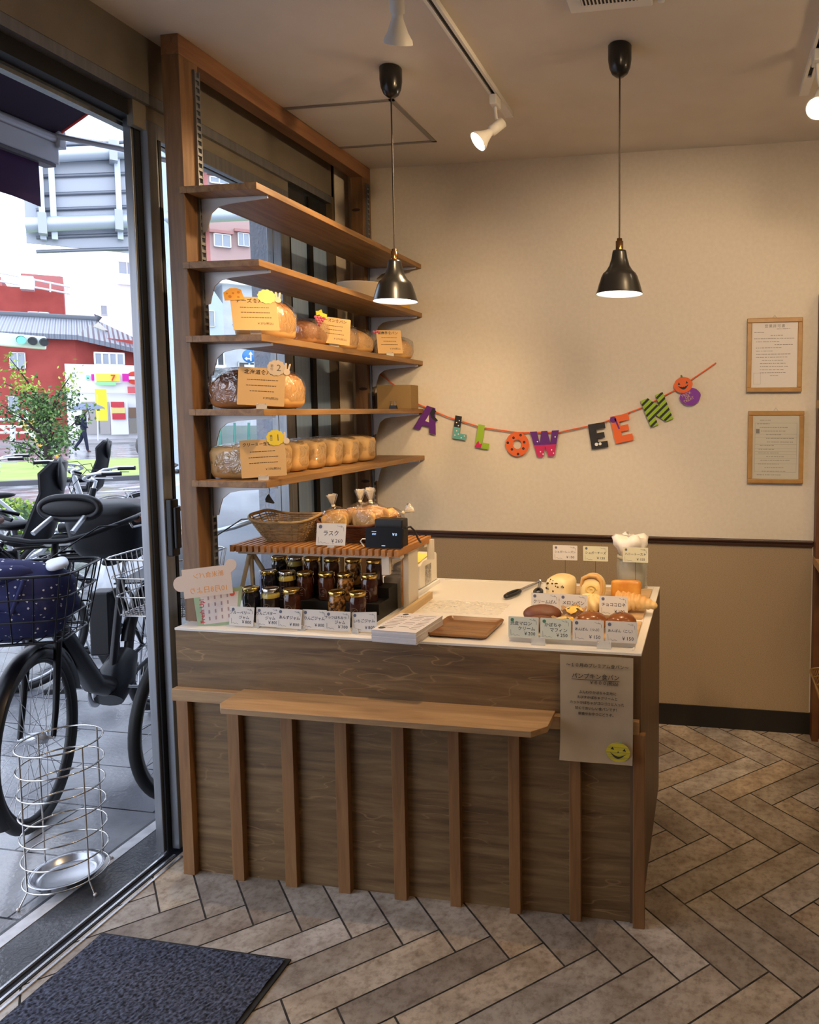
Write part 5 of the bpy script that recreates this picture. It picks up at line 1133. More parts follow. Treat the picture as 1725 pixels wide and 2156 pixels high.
# ================================================================== OUTSIDE
AZ = radians(44); SF = Vector((-sin(AZ), cos(AZ), 0)); SR = Vector((cos(AZ), sin(AZ), 0)); EYE = Vector((0, 0, CAMZ))
def at(px, py, D):
    """point of the street seen at (px,py) whose distance along the street axis is D metres"""
    r = CR*((px-PPX)/FPX)-CU*((py-PPY)/FPX)+CF
    return EYE+r*(D/r.dot(SF))
def sp_(lat, D, z): p = SR*lat+SF*D; return Vector((p.x, p.y, z))
SW = -0.05
wet = bpy.data.materials.new('wet_paving'); wet.use_nodes = True
def _w():
    n = wet.node_tree.nodes; L = wet.node_tree.links; b = n['Principled BSDF']
    pos = n.new('ShaderNodeNewGeometry').outputs['Position']
    br = n.new('ShaderNodeTexBrick'); br.inputs['Scale'].default_value = 1; br.inputs['Brick Width'].default_value = 0.60; br.inputs['Row Height'].default_value = 0.30; br.inputs['Mortar Size'].default_value = 0.004; br.offset = 0.5
    br.inputs['Color1'].default_value = (0.30, 0.305, 0.32, 1); br.inputs['Color2'].default_value = (0.36, 0.365, 0.38, 1); br.inputs['Mortar'].default_value = (0.04, 0.04, 0.045, 1)
    L.new(pos, br.inputs[0])
    no = n.new('ShaderNodeTexNoise'); no.inputs['Scale'].default_value = 1.7; no.inputs['Detail'].default_value = 6; L.new(pos, no.inputs[0])
    r = n.new('ShaderNodeValToRGB'); L.new(no.outputs[0], r.inputs[0]); r.color_ramp.elements[0].position = 0.38; r.color_ramp.elements[0].color = (0.45, 0.45, 0.48, 1); r.color_ramp.elements[1].position = 0.6; r.color_ramp.elements[1].color = (1, 1, 1, 1)
    mx = n.new('ShaderNodeMix'); mx.data_type = 'RGBA'; mx.blend_type = 'MULTIPLY'; mx.inputs[0].default_value = 1; L.new(br.outputs[0], mx.inputs[6]); L.new(r.outputs[0], mx.inputs[7]); L.new(mx.outputs[2], b.inputs['Base Color'])
    r2 = n.new('ShaderNodeMapRange'); L.new(no.outputs[0], r2.inputs[0]); r2.inputs[1].default_value = 0.35; r2.inputs[2].default_value = 0.65; r2.inputs[3].default_value = 0.06; r2.inputs[4].default_value = 0.26
    L.new(r2.outputs[0], b.inputs['Roughness'])
    n3 = n.new('ShaderNodeTexNoise'); n3.inputs['Scale'].default_value = 70; n3.inputs['Detail'].default_value = 3; L.new(pos, n3.inputs[0])
    bu = n.new('ShaderNodeBump'); bu.inputs['Strength'].default_value = 0.35; bu.inputs['Distance'].default_value = 0.004; L.new(n3.outputs[0], bu.inputs['Height']); L.new(bu.outputs[0], b.inputs['Normal'])
_w()
conc = mat('wet_concrete', (0.10, 0.105, 0.115), 0.20, col2=(0.05, 0.053, 0.06), scale=6, bump=0.2, bscale=90, world=True)
g = MB(); a_, b_ = (-1.81, -12), (-30, -12)
g.box((-70, -20, SW-0.05), (-2.06, 60, SW)); g.box((-2.06, 3.6, SW-0.05), (3, 60, SW)); struct(g.build('ground', wet))
struct(MB().box((-2.06, -20, SW-0.06), (-1.81, 3.6, SW+0.001)).build('floor_apron', conc))
struct(MB().box((-2.045, -20, SW+0.001), (-2.000, 3.6, SW+0.003)).build('trim_16', mat('worn_white_line', (0.66, 0.66, 0.68), 0.5, col2=(0.50, 0.50, 0.52), scale=25, world=True)))
struct(MB().box((-1.95, -0.55, 2.665), (XF, 3.6, 4.2)).build('wall_outer', mat('outer_render', (0.35, 0.34, 0.33), 0.8)))
struct(MB().box((-1.86, 3.56, -0.06), (XR, 9.0, 5.0)).box((-1.86, 3.30, -0.06), (-1.853, 3.56, 5.0)).build('wall_side', mat('pale_render', (0.42, 0.43, 0.45), 0.85, bump=0.3, bscale=60, world=True)))
t = thing('facade_pillar', 'pale rough plastered pillar outside the window behind the bread shelves', 'pillar', (0, 0, SW))
MB().box((-1.99, 2.985, 0), (-1.862, 3.30, 4.0)).build('pillar_shaft', mat('rough_plaster', (0.40, 0.43, 0.50), 0.9, bump=0.5, bscale=70), t)
MB().box((-2.0, 2.975, 0), (-1.862, 3.30, 0.08)).build('pillar_foot', mat('grey_stone', (0.2, 0.2, 0.21), 0.7), t)

# road, median and far pavement
def strip(name, d0, d1, z, m_, lat0=-60, lat1=60, th=0.1):
    M = frame((0, 0, 0), SR, SF); q = MB(); q.box((lat0, d0, z-th), (lat1, d1, z), M); return q.build(name, m_)
road = mat('wet_asphalt', (0.20, 0.205, 0.215), 0.42, col2=(0.32, 0.325, 0.34), scale=0.6, bump=0.15, bscale=30, world=True)
struct(strip('road', 11.5, 62, -0.10, road, th=0.2))
struct(strip('curb', 19.0, 19.25, 0.05, mat('dark_curb', (0.09, 0.09, 0.10), 0.4), th=0.3))
o = strip('median_grass', 19.25, 27.0, 0.0, mat('fresh_grass', (0.26, 0.36, 0.07), 0.8, col2=(0.36, 0.44, 0.12), scale=1.4, bump=0.6, bscale=22, world=True), th=0.2); tag(o, 'strip of bright green grass in the middle of the road', 'grass'); o['kind'] = 'stuff'
struct(strip('pavement', 40, 80, 0.02, mat('pale_pavement', (0.34, 0.33, 0.33), 0.4), th=0.2))
for k in range(4):
    o = strip('road_marking', 29.0+k*2.4, 30.1+k*2.4, -0.094, mat('road_paint', (0.62, 0.63, 0.64), 0.3), lat0=-16, lat1=10, th=0.004); struct(o)

def face_box(D, px0, px1, py0, py1, depth, bm, zbase=None):
    """box with its front on the plane at distance D, spanning these columns and rows at that distance"""
    pym = 862
    l0 = at(px0, pym, D).dot(SR); l1 = at(px1, pym, D).dot(SR)
    z1 = at((px0+px1)/2, py0, D).z; z0 = zbase if zbase is not None else at((px0+px1)/2, py1, D).z
    bm.box((l0, D, z0), (l1, D+depth, z1), frame((0, 0, 0), SR, SF)); return l0, l1, z0, z1
redm = mat('brick_red_render', (0.42, 0.075, 0.06), 0.8, col2=(0.36, 0.06, 0.05), scale=1.5, world=True)
glz = mat('street_window_glass', (0.30, 0.34, 0.40), 0.12, spec=0.8); wfr = mat('street_window_frame', (0.75, 0.76, 0.78), 0.5)
drkg = mat('dark_street_glass', (0.05, 0.055, 0.065), 0.15)
def win(t, D, px0, px1, py0, py1, mullions=1, gm_=None, out=0.05):
    f = MB(); l0, l1, z0, z1 = face_box(D-out, px0, px1, py0, py1, out+0.02, f)
    o = f.build('window', gm_ or glz, t)
    f = MB(); M = frame((0, 0, 0), SR, SF); w = (l1-l0)*0.06
    f.box((l0, D-out-0.04, z1-w), (l1, D-out, z1), M); f.box((l0, D-out-0.04, z0), (l1, D-out, z0+w), M)
    for q in range(mullions+2): x = l0+(l1-l0-w)*q/(mullions+1); f.box((x, D-out-0.04, z0), (x+w, D-out, z1), M)
    f.build('window_frame', wfr, o); return o
# red house with tiled roof
t = thing('red_house', 'two storey red house with grey tiled roof across the road', 'building', (0, 0, 0))
m_ = MB(); face_box(47, -260, 166, 706, 915, 9, m_, 0); m_.build('wall', redm, t)
M0 = frame((0, 0, 0), SR, SF)
lc = at(166, 862, 47).dot(SR); lr = at(300, 862, 50).dot(SR); zt = at(166, 706, 47).z
m_ = MB(); m_.prism([(lc, 47), (lr+1.5, 50.2), (lr+1.5, 56), (lc, 56)], M0 @ Matrix.Identity(4), zt); m_.build('side_wall', redm, t)
roofm = bpy.data.materials.new('grey_roof_tile'); roofm.use_nodes = True
def _r():
    n = roofm.node_tree.nodes; L = roofm.node_tree.links; b = n['Principled BSDF']; b.inputs['Base Color'].default_value = (0.19, 0.21, 0.25, 1); b.inputs['Roughness'].default_value = 0.35
    tcn = n.new('ShaderNodeTexCoord'); wv = n.new('ShaderNodeTexWave'); wv.inputs['Scale'].default_value = 1.3; L.new(tcn.outputs['UV'], wv.inputs[0])
    mp_ = n.new('ShaderNodeMapping'); mp_.inputs['Rotation'].default_value = (0, 0, AZ*-1); L.new(tcn.outputs['Object'], mp_.inputs[0]); L.new(mp_.outputs[0], wv.inputs[0])
    bu = n.new('ShaderNodeBump'); bu.inputs['Strength'].default_value = 1; bu.inputs['Distance'].default_value = 0.08; L.new(wv.outputs['Fac'], bu.inputs['Height']); L.new(bu.outputs[0], b.inputs['Normal'])
_r()
ze = zt; le = at(-260, 862, 47).dot(SR); zr = at(200, 668, 50).z; lrd = at(205, 700, 50).dot(SR)
V = [Vector((le, 46.3, ze)), Vector((lc+0.1, 46.3, ze-0.05)), Vector((lr+2.0, 49.6, ze-0.9)), Vector((lr+2.0, 57, ze-0.9)), Vector((le, 57, ze)), Vector((le, 51.5, zr)), Vector((lrd, 51.5, zr))]
m_ = MB(); m_.add([M0 @ v for v in V]+[M0 @ (v-Vector((0, 0, 0.25))) for v in V[:5]], [(0, 1, 6, 5), (1, 2, 6), (2, 3, 6), (3, 4, 5, 6), (0, 7, 8, 1), (1, 8, 9, 2)]); m_.build('tiled_roof', roofm, t)
MB().tube([M0 @ V[5], M0 @ V[6], M0 @ (V[6]+Vector((0.1, 0, 0.25)))], 0.22, 8).build('ridge', mat('ridge_tile', (0.10, 0.11, 0.13), 0.4), t)
m_ = MB(); g0 = at(185, 696, 49.6); g1 = at(228, 696, 49.6); g2 = at(207, 678, 49.6); m_.add([g0, g1, g2, g0+SF, g1+SF, g2+SF], [(0, 1, 2), (0, 3, 4, 1), (1, 4, 5, 2), (2, 5, 3, 0), (3, 5, 4)]); m_.build('gable_panel', mat('gable_cream', (0.6, 0.56, 0.48), 0.8), t)
win(t, 47, 26, 60, 742, 776); win(t, 47, 18, 42, 834, 866); win(t, 47, 203, 268, 742, 770, 3, out=0.1)
win(t, 47, -60, -20, 742, 776)
# white high rise
t = thing('white_building', 'tall plain white building behind the red house', 'building', (0, 0, 0))
m_ = MB(); face_box(76, 147, 370, 528, 915, 10, m_, 0); m_.build('wall', mat('bright_white_render', (0.90, 0.91, 0.93), 0.8), t)
win(t, 76, 223, 236, 644, 664, 0); win(t, 76, 263, 300, 552, 600, 1)
m_ = MB(); face_box(75.2, 251, 300, 577, 600, 0.1, m_); m_.build('balcony_rail', wfr, t)
# upper red building at left
t = thing('red_block', 'red building with white roof railings at the far left', 'building', (0, 0, 0))
m_ = MB(); face_box(59, -300, 147, 596, 915, 4, m_, 0); m_.build('wall', redm, t)
m_ = MB(); face_box(64, 60, 147, 580, 700, 6, m_, 0); face_box(63.5, -300, 20, 572, 700, 6, m_, 0); m_.build('roof_storey', mat('faded_red', (0.50, 0.20, 0.19), 0.8), t)
m_ = MB()
for pa, pb in (((-40, 566), (147, 604)), ((-40, 585), (147, 618))): m_.tube([at(pa[0], pa[1], 57.6), at(pb[0], pb[1], 57.6)], 0.07, 6)
for q in range(6): m_.tube([at(-30+q*34, 568+q*7, 57.6), at(-30+q*34, 587+q*7, 57.6)], 0.05, 6)
m_.build('roof_railing', wfr, t)
m_ = MB(); face_box(57.5, 57, 86, 582, 610, 1, m_); m_.build('roof_unit', mat('bright_white_render', (1, 1, 1)), t)
win(t, 59, 70, 115, 657, 668, 1, drkg)
# convenience store
t = thing('corner_shop', 'low white shop front with coloured sign band across the road', 'shop', (0, 0, 0))
m_ = MB(); face_box(45, 141, 310, 768, 915, 1.2, m_, 0); m_.build('wall', mat('shop_white', (0.88, 0.88, 0.90), 0.6), t)
def panel(name, px0, px1, py0, py1, c, D=44.9, rough=0.5, em=None):
    m_ = MB(); face_box(D, px0, px1, py0, py1, 0.06, m_); return m_.build(name, mat('shop_'+name+'_%d%d' % (int(c[0]*99), int(c[1]*99)), c, rough), t)
panel('sign_green', 185, 192, 790, 800, (0.25, 0.75, 0.62)); panel('sign_magenta', 196, 202, 788, 801, (0.65, 0.02, 0.35)); panel('sign_board', 202, 258, 785, 806, (0.9, 0.9, 0.85), 44.85)
panel('sign_yellow', 206, 256, 787, 803, (0.85, 0.70, 0.10), 44.78); panel('sign_green', 206, 247, 804, 811, (0.35, 0.70, 0.35), 44.7); panel('sign_magenta', 261, 275, 787, 803, (0.65, 0.02, 0.35), 44.7)
panel('band_trim', 141, 300, 827, 829, (0.6, 0.6, 0.62), 44.8)
F7 = frame(at(238, 796, 44.7), SR, (0, 0, 1))
text('7', 0.42, m=mat('shop_red', (0.7, 0.06, 0.03), 0.5), parent=t, M=F7, depth=0.01, offset=0.01)
m_ = MB(); m_.prism(dot(0, 0, 0.34, 24), frame(at(283, 796, 44.8), SR, (0, 0, 1)), 0.06); m_.build('round_sign', MATS['shop_red'], t)
MB().box((-0.24, -0.08, 0), (0.24, 0.08, 0.02), frame(at(283, 796, 44.7), SR, (0, 0, 1))).build('round_sign_bar', mat('shop_white', (1, 1, 1)), t)
panel('red_band', 271, 292, 814, 828, (0.70, 0.12, 0.14), 44.8)
panel('shutter', 172, 206, 846, 914, (0.42, 0.39, 0.38), 44.8); panel('shutter', 209, 231, 846, 914, (0.44, 0.41, 0.40), 44.8)
panel('notice', 232, 269, 845, 915, (0.88, 0.88, 0.9), 44.7); panel('notice_red', 234, 262, 846, 857, (0.62, 0.05, 0.07), 44.6); panel('notice_red', 236, 264, 871, 883, (0.62, 0.05, 0.07), 44.6); panel('notice_yellow', 235, 263, 859, 870, (0.85, 0.68, 0.25), 44.6)
panel('dark_window', 271, 295, 858, 880, (0.20, 0.12, 0.08), 44.7); panel('counter_front', 271, 295, 881, 912, (0.25, 0.23, 0.20), 44.7)
# yellow pennant in front
t = thing('banner_flag', 'tall yellow banner flag standing before the shop', 'banner', at(206, 912, 43))
b0 = sp_(at(206, 912, 43).dot(SR), 43, 0.02); t.location = b0
MB().tube([Vector((0, 0, 0)), at(205, 830, 43)-b0], 0.03, 6).build('pole', wfr, t)
MB().box((0, -0.02, 0), (0.48, 0.02, 1.55), frame((at(203, 886, 43)-b0), SR, SF)).build('cloth', mat('banner_yellow', (0.85, 0.72, 0.05), 0.7), t)
# guard rail along the far pavement
t = thing('guard_rail', 'white steel guard rail along the far pavement at left', 'railing', (0, 0, 0))
m_ = MB()
for py in (883, 898, 911): m_.tube([at(-150, py, 41), at(95, py, 41)], 0.07, 6)
m_.build('rails', wfr, t)
for px in (27, -60, 88): MB().tube([at(px, 930, 41), at(px, 896, 41)], 0.11, 8).build('post', wfr, t)
MB().tube([at(0, 898, 40.8), at(20, 911, 40.8)], 0.06, 6).build('brace', wfr, t)
# orange striped barrier boards by the tree
t = thing('road_barrier', 'orange and white striped poles leaning behind the tree', 'barrier', (0, 0, 0))
for (a, b) in (((30, 868), (115, 976)), ((48, 862), (134, 976))):
    A, B = at(a[0], a[1], 24), at(b[0], b[1], 24)
    for k in range(6): MB().tube([A+(B-A)*(k/6), A+(B-A)*((k+1)/6)], 0.055, 8).build('stripe', mat('barrier_orange', (0.80, 0.42, 0.10), 0.5) if k % 2 else wfr, t)
# traffic light
t = thing('traffic_light', 'horizontal traffic light showing green over the road at left', 'traffic light', at(40, 717, 26))
c0 = at(40, 717, 26)
MB().box((-0.62, -0.10, -0.19), (0.62, 0.12, 0.17), frame((0, 0, 0), SR, SF) @ Matrix.Rotation(0.06, 4, 'Y')).build('housing', mat('signal_grey', (0.62, 0.66, 0.70), 0.4), t, bevel=0.04)
for k, c in enumerate(('green', 'dark', 'dark2')):
    mm = mat('signal_green', (0.1, 0.8, 0.65), 0.3, emit=(0.15, 0.9, 0.75), estr=1.4) if k == 0 else mat('signal_off', (0.03, 0.04, 0.05), 0.3)
    M = frame(SR*(0.06+0.26*k)+Vector((0, 0, 0.0-0.02*k))-SF*0.12, SR, (0, 0, 1))
    MB().lathe([(0.001, 0.0), (0.10, 0.0), (0.10, 0.03)], n=20, M=M).build('lens', mm, t)
    MB().lathe([(0.105, 0.0), (0.115, 0.16)], n=20, M=M, caps=False).build('hood', mat('signal_hood', (0.08, 0.09, 0.10), 0.5), t)
MB().tube([Vector((0, 0, 0))-SR*0.6, -SR*6.0+Vector((0, 0, 0.4)), -SR*6.4+Vector((0, 0, -3.6))], 0.07, 8).build('arm', mat('galvanised', (0.50, 0.56, 0.62), 0.45, 0.6), t)

# gantry sign seen from behind
galv = mat('galvanised', (0.50, 0.56, 0.62), 0.45, 0.6); back = mat('sign_back', (0.40, 0.43, 0.48), 0.45, 0.3)
t = thing('overhead_road_sign', 'back of a large overhead road sign on grey pipes', 'road sign', (0, 0, 0))
D = 18
m_ = MB()
m_.tube([at(52, 474, D), at(272, 465, D), at(420, 455, D), at(560, 449, D)], 0.145, 16); m_.build('lower_pipe', galv, t)
MB().tube([at(108, 327, D), at(272, 318, D), at(400, 312, D)], 0.135, 16).build('upper_pipe', galv, t)
m_ = MB(); face_box(D+0.25, 76, 300, 292, 524, 0.05, m_); m_.build('sign_plate', back, t)
m_ = MB()
for py in (300, 334, 366, 404, 436, 494, 524): m_.tube([at(76, py+6, D+0.2), at(300, py-2, D+0.2)], 0.035, 4)
m_.build('stiffener', mat('sign_rib', (0.22, 0.24, 0.28), 0.5, 0.4), t)
for px in (88, 112, 250): MB().box((-0.05, -0.08, 0), (0.05, 0.06, 2.5 if px != 112 else 2.75), frame(at(px+4, 505, D+0.12), SR, SF)).build('upright', galv, t)
for px, py in ((90, 473), (250, 466), (238, 321)): MB().box((-0.07, -0.19, -0.2), (0.07, 0.17, 0.2), frame(at(px, py, D), SR, SF)).build('pipe_clamp', back, t)
pz = at(340, 456, D); MB().tube([Vector((pz.x, pz.y, -0.1)), Vector((pz.x, pz.y, pz.z+2.6))], 0.13, 16).build('post', mat('pale_blue_post', (0.52, 0.60, 0.70), 0.5, col2=(0.46, 0.54, 0.64), scale=8), t)

# pink apartment block seen through the window
t = thing('apartment_block', 'salmon pink apartment block with small white windows', 'building', (0, 0, 0))
m_ = MB(); face_box(52, 456, 760, 150, 915, 12, m_, 0); m_.build('wall', mat('salmon_render', (0.50, 0.33, 0.31), 0.8), t)
m_ = MB(); lA = at(456, 862, 52).dot(SR); lB = at(405, 862, 58).dot(SR); zz = at(456, 150, 52).z; m_.prism([(lB-1.5, 60), (lA, 52.0), (lA, 64), (lB-1.5, 64)], M0, zz); m_.build('wing_wall', mat('coral_render', (0.52, 0.19, 0.17), 0.8), t)
for (x0, x1, y0, y1) in ((464, 500, 494, 522), (514, 538, 492, 520), (460, 500, 376, 390), (508, 545, 372, 384), (560, 590, 490, 518), (462, 500, 260, 290), (516, 545, 258, 286)): win(t, 52, x0, x1, y0, y1, 1, out=0.25)
for (a, b, c, d) in ((456, 366, 505, 371), (456, 488, 505, 492), (508, 486, 548, 490)): 
    m_ = MB(); face_box(51.6, a, c, b-2, d, 0.4, m_); m_.build('lintel', mat('lintel_pink', (0.42, 0.20, 0.19), 0.8), t)
for (y0, y1) in ((345, 385), (470, 510)):
    m_ = MB(); m_.prism([(lB-0.5, 58.6), (lA-0.4, 52.2), (lA-0.8, 51.2), (lB-0.9, 57.6)], M0 @ Matrix.Translation((0, 0, at(430, y1, 55).z)), 1.0); m_.build('balcony', mat('balcony_grey', (0.36, 0.33, 0.36), 0.7), t)
# blue grey house and its white neighbour
t = thing('grey_blue_house', 'pale blue grey house with sloping roof seen between the shelves', 'building', (0, 0, 0))
m_ = MB(); l0, l1, z0, z1 = face_box(34, 395, 478, 640, 915, 8, m_, 0)
za = at(425, 575, 34).z; m_.prism([(l0, z1), (l1, z1), (l1, z1+0.05), (at(425, 600, 34).dot(SR), za), (l0, za)], M0 @ Matrix.Translation((0, 34, 0)) @ Matrix.Rotation(pi/2, 4, 'X') @ Matrix.Translation((0, 0, -8)), 8)
m_.build('wall', mat('pale_blue_siding', (0.50, 0.57, 0.64), 0.7), t)
win(t, 34, 434, 460, 654, 688, 1); win(t, 34, 432, 477, 738, 772, 2, drkg); 
m_ = MB(); face_box(33.8, 395, 480, 823, 866, 0.1, m_); m_.build('carport_opening', mat('dark_opening', (0.05, 0.055, 0.065), 0.6), t)
m_ = MB(); face_box(33.6, 410, 480, 768, 774, 0.5, m_); m_.build('balcony_sill', wfr, t)
t = thing('white_textured_house', 'white rough plastered house with blue road sign on its corner', 'building', (0, 0, 0))
m_ = MB(); face_box(37, 478, 600, 596, 915, 8, m_, 0); m_.build('wall', mat('white_rough_render', (0.66, 0.67, 0.70), 0.9, bump=0.5, bscale=4, col2=(0.58, 0.59, 0.62), scale=2, world=True), t)
m_ = MB(); face_box(36.6, 430, 600, 585, 600, 9, m_); m_.build('roof_edge', mat('roof_white', (0.8, 0.82, 0.85), 0.6), t)
win(t, 37, 505, 540, 762, 775, 0, drkg)
t = thing('one_way_sign', 'round blue sign with white arrows on a grey post', 'road sign', at(525, 750, 30))
MB().lathe([(0.001, 0), (0.25, 0), (0.25, 0.03), (0.001, 0.03)], n=28, M=frame((0, 0, 0), SR, (0, 0, 1))).build('disc', mat('sign_blue', (0.05, 0.22, 0.62), 0.4), t)
MS = frame((0, 0, 0), SR, (0, 0, 1)) @ Matrix.Translation((0, 0, 0.032)); m_ = MB()
m_.prism([(0.02, -0.18), (0.07, -0.18), (0.07, 0.06), (0.12, 0.06), (0.045, 0.18), (-0.03, 0.06), (0.02, 0.06)], MS, 0.01)
m_.prism([(0.02, -0.12), (0.02, -0.07), (-0.08, -0.07), (-0.08, -0.02), (-0.18, -0.095), (-0.08, -0.17), (-0.08, -0.12)], MS, 0.01); m_.build('arrows', wfr, t)
MB().box((-0.2, -0.06, 0), (0.2, 0.06, 0.02), frame(Vector((0.02, 0, -0.38)), SR, (0, 0, 1))).build('sub_plate', wfr, t)
MB().tube([Vector((0, 0, -at(525, 750, 30).z))+SF*0.05, Vector((0, 0, 0.3))+SF*0.05], 0.03, 8).build('post', galv, t)
# green panel fence seen through the window
t = thing('site_fence', 'grey green panel fence beyond the parked bikes', 'fence', (0, 0, 0))
m_ = MB()
for k in range(7): a = 405+k*30; face_box(13, a, a+28.5, 896, 975, 0.05, m_, -0.1)
m_.build('panels', mat('grey_green_panel', (0.30, 0.36, 0.34), 0.6), t)
for k in range(8): MB().tube([at(404+k*30, 975, 12.9), at(404+k*30, 890, 12.9)], 0.02, 6).build('post', mat('fence_green', (0.10, 0.30, 0.24), 0.5), t)

# ---- awning
t = thing('door_awning', 'dark purple canvas awning over the doorway', 'awning', (0, 0, 0))
cl = mat('dark_purple_canvas', (0.030, 0.016, 0.040), 0.8, col2=(0.024, 0.012, 0.030), scale=3); ye0, ye1 = -1.2, 2.58
m_ = MB(); ns = 10
P0, P1 = Vector((-1.96, 0, 2.93)), Vector((-2.545, 0, 2.580))
vs = [(P0.x+(P1.x-P0.x)*i/ns, y, P0.z+(P1.z-P0.z)*i/ns-0.02*sin(pi*i/ns)) for i in range(ns+1) for y in (ye0, ye1)]
vs += [(v[0], v[1], v[2]+0.004) for v in vs]; n2 = 2*(ns+1)
fs = [(2*i, 2*i+1, 2*i+3, 2*i+2) for i in range(ns)]+[(n2+2*i, n2+2*i+2, n2+2*i+3, n2+2*i+1) for i in range(ns)]
m_.add(vs, fs, True); m_.build('canvas', cl, t)
MB().tube([(P0.x+(P1.x-P0.x)*i/ns, ye1, P0.z+(P1.z-P0.z)*i/ns-0.02*sin(pi*i/ns)) for i in range(ns+1)], 0.005, 6).build('red_hem', mat('red_hem', (0.55, 0.04, 0.03), 0.6), t)
rail = mat('grey_awning_rail', (0.46, 0.46, 0.50), 0.4, 0.3)
MB().tube([(-2.545, ye0, 2.565), (-2.545, 2.575, 2.565)], 0.020, 14).build('front_roller', rail, t)
MB().box((-2.575, ye0, 2.465), (-2.535, 2.58, 2.548)).build('front_rail', rail, t, bevel=0.006)
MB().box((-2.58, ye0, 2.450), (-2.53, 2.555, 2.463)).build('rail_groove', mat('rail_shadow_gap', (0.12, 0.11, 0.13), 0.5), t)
vs = []; fs = []; nv = 60
for i in range(nv+1):
    y = ye0+(2.50-ye0)*i/nv
    for z in (2.452, 2.37, 2.29): vs.append((-2.555+0.006*sin(i*1.1)*(2.452-z)*6, y, z+(0.006*sin(i*0.8) if z < 2.3 else 0)))
for i in range(nv):
    for k in range(2): a = 3*i+k; fs.append((a, a+3, a+4, a+1))
k0 = len(vs); vs += [(v[0]+0.003, v[1], v[2]) for v in vs]; fs += [tuple(k0+q for q in f[::-1]) for f in fs]
MB().add(vs, fs, True).build('valance', mat('purple_valance', (0.050, 0.016, 0.075), 0.8), t)
MB().tube([(-2.54, 2.57, 2.575), (-2.30, 2.62, 2.53), (-1.98, 2.75, 2.46)], 0.011, 10).build('folding_arm', rail, t)
MB().box((-2.58, 2.565, 2.53), (-2.52, 2.60, 2.60)).build('end_bracket', rail, t, bevel=0.004)

# ---- wire umbrella stand
t = thing('umbrella_stand', 'round chrome wire umbrella stand with drip tray outside the door', 'umbrella stand', (-2.056, 1.972, SW))
ch = mat('chrome_wire', (0.60, 0.58, 0.55), 0.15, 1.0); R_ = 0.118
for k in range(7): MB().tube([(R_*cos(2*pi*i/48), R_*sin(2*pi*i/48), 0.045+k*0.0735) for i in range(48)], 0.0028, 6, closed=True).build('wire_ring', ch, t)
for k in range(4):
    a = radians(-15+90*k); MB().tube([(1.22*R_*cos(a), 1.22*R_*sin(a), 0.006), (R_*cos(a), R_*sin(a), 0.045), (R_*cos(a), R_*sin(a), 0.486)], 0.0028, 6).build('leg', ch, t)
    MB().ell((1.23*R_*cos(a), 1.23*R_*sin(a), 0.0062), (0.006,)*3, 10, 6).build('foot', mat('foot_ball', (0.55, 0.5, 0.48), 0.3, 0.6), t)
MB().lathe([(0.001, 0.030), (0.075, 0.030), (0.085, 0.034), (0.092, 0.050), (0.108, 0.054), (0.108, 0.052), (0.094, 0.048), (0.088, 0.030), (0.076, 0.027), (0.001, 0.027)], n=40, caps=False).build('drip_tray', mat('steel_dish', (0.50, 0.51, 0.54), 0.25, 0.9), t)

# ---- door mat
t = thing('door_mat', 'dark blue grey flecked carpet mat with black rubber edge', 'mat', (0, 0, 0))
MB().box((-1.700, -0.3, 0.0), (-1.107, 1.733, 0.005)).build('rubber_edge', mat('black_rubber', (0.012, 0.012, 0.013), 0.6), t, bevel=0.001)
m_ = MB(); vs = []; fs = []; nx, ny = 90, 210; rnd = random.Random(1)
for i in range(nx+1):
    for j in range(ny+1): vs.append((-1.693+0.572*i/nx, 0.2+1.523*j/ny, 0.0075+rnd.uniform(0, 0.0035)))
for i in range(nx):
    for j in range(ny): a = i*(ny+1)+j; fs.append((a, a+ny+1, a+ny+2, a+1))
m_.add(vs, fs); m_.build('pile', mat('flecked_pile', (0.010, 0.012, 0.022), 0.95, col2=(0.085, 0.098, 0.15), scale=120, detail=3, rampw=(0.38, 0.66), world=True), t)

# ---- right edge: shelf end with basket of bread
t = thing('display_rack', 'brown wooden rack end at the right edge of the picture', 'rack', (0.62, 3.02, 0))
rk = mat('dark_rack_wood', (0.10, 0.035, 0.015), 0.5, col2=(0.14, 0.06, 0.02), scale=12)
MB().box((-0.148, 0.33, 0), (-0.12, 0.40, 2.0)).build('post', rk, t); MB().box((-0.15, 0.10, 0.80), (0.4, 0.40, 0.835)).build('shelf', mat('rack_shelf_wood', (0.45, 0.25, 0.09), 0.5), t)
MB().box((-0.15, 0.20, 1.50), (0.4, 0.40, 1.535)).build('shelf', MATS['rack_shelf_wood'], t); MB().box((-0.12, 0.36, 0), (0.4, 0.40, 2.0)).build('back_board', rk, t)
t = thing('wire_basket', 'gold wire basket at the right edge holding wrapped bread', 'basket', (0.60, 2.75, 0.30))
gw = mat('brass_wire', (0.60, 0.42, 0.18), 0.3, 0.9)
for k in range(7): f = k/6; MB().tube([(x*(0.15+0.055*f)/0.15, y*(0.12+0.05*f)/0.12, 0.02+0.17*f) for x, y in rr(0.30, 0.24, 0.03, 3)], 0.0022 if k < 6 else 0.004, 6, closed=True).build('wire_ring', gw, t)
m_ = MB()
for i in range(34):
    a = i/34; q = rr(0.30, 0.24, 0.03, 8); x, y = q[int(a*len(q))]; m_.tube([(x, y, 0.02), (x*1.37, y*1.42, 0.19)], 0.0015, 5)
m_.build('wire_ribs', gw, t)
bagged_loaf('wrapped pale loaf in the wire basket at the right edge', (0.585, 2.75, 0.325), 0.28, 0.16, 0.17, 0.08, mat('wrapped_white', (0.72, 0.60, 0.44), 0.5), seed=40)
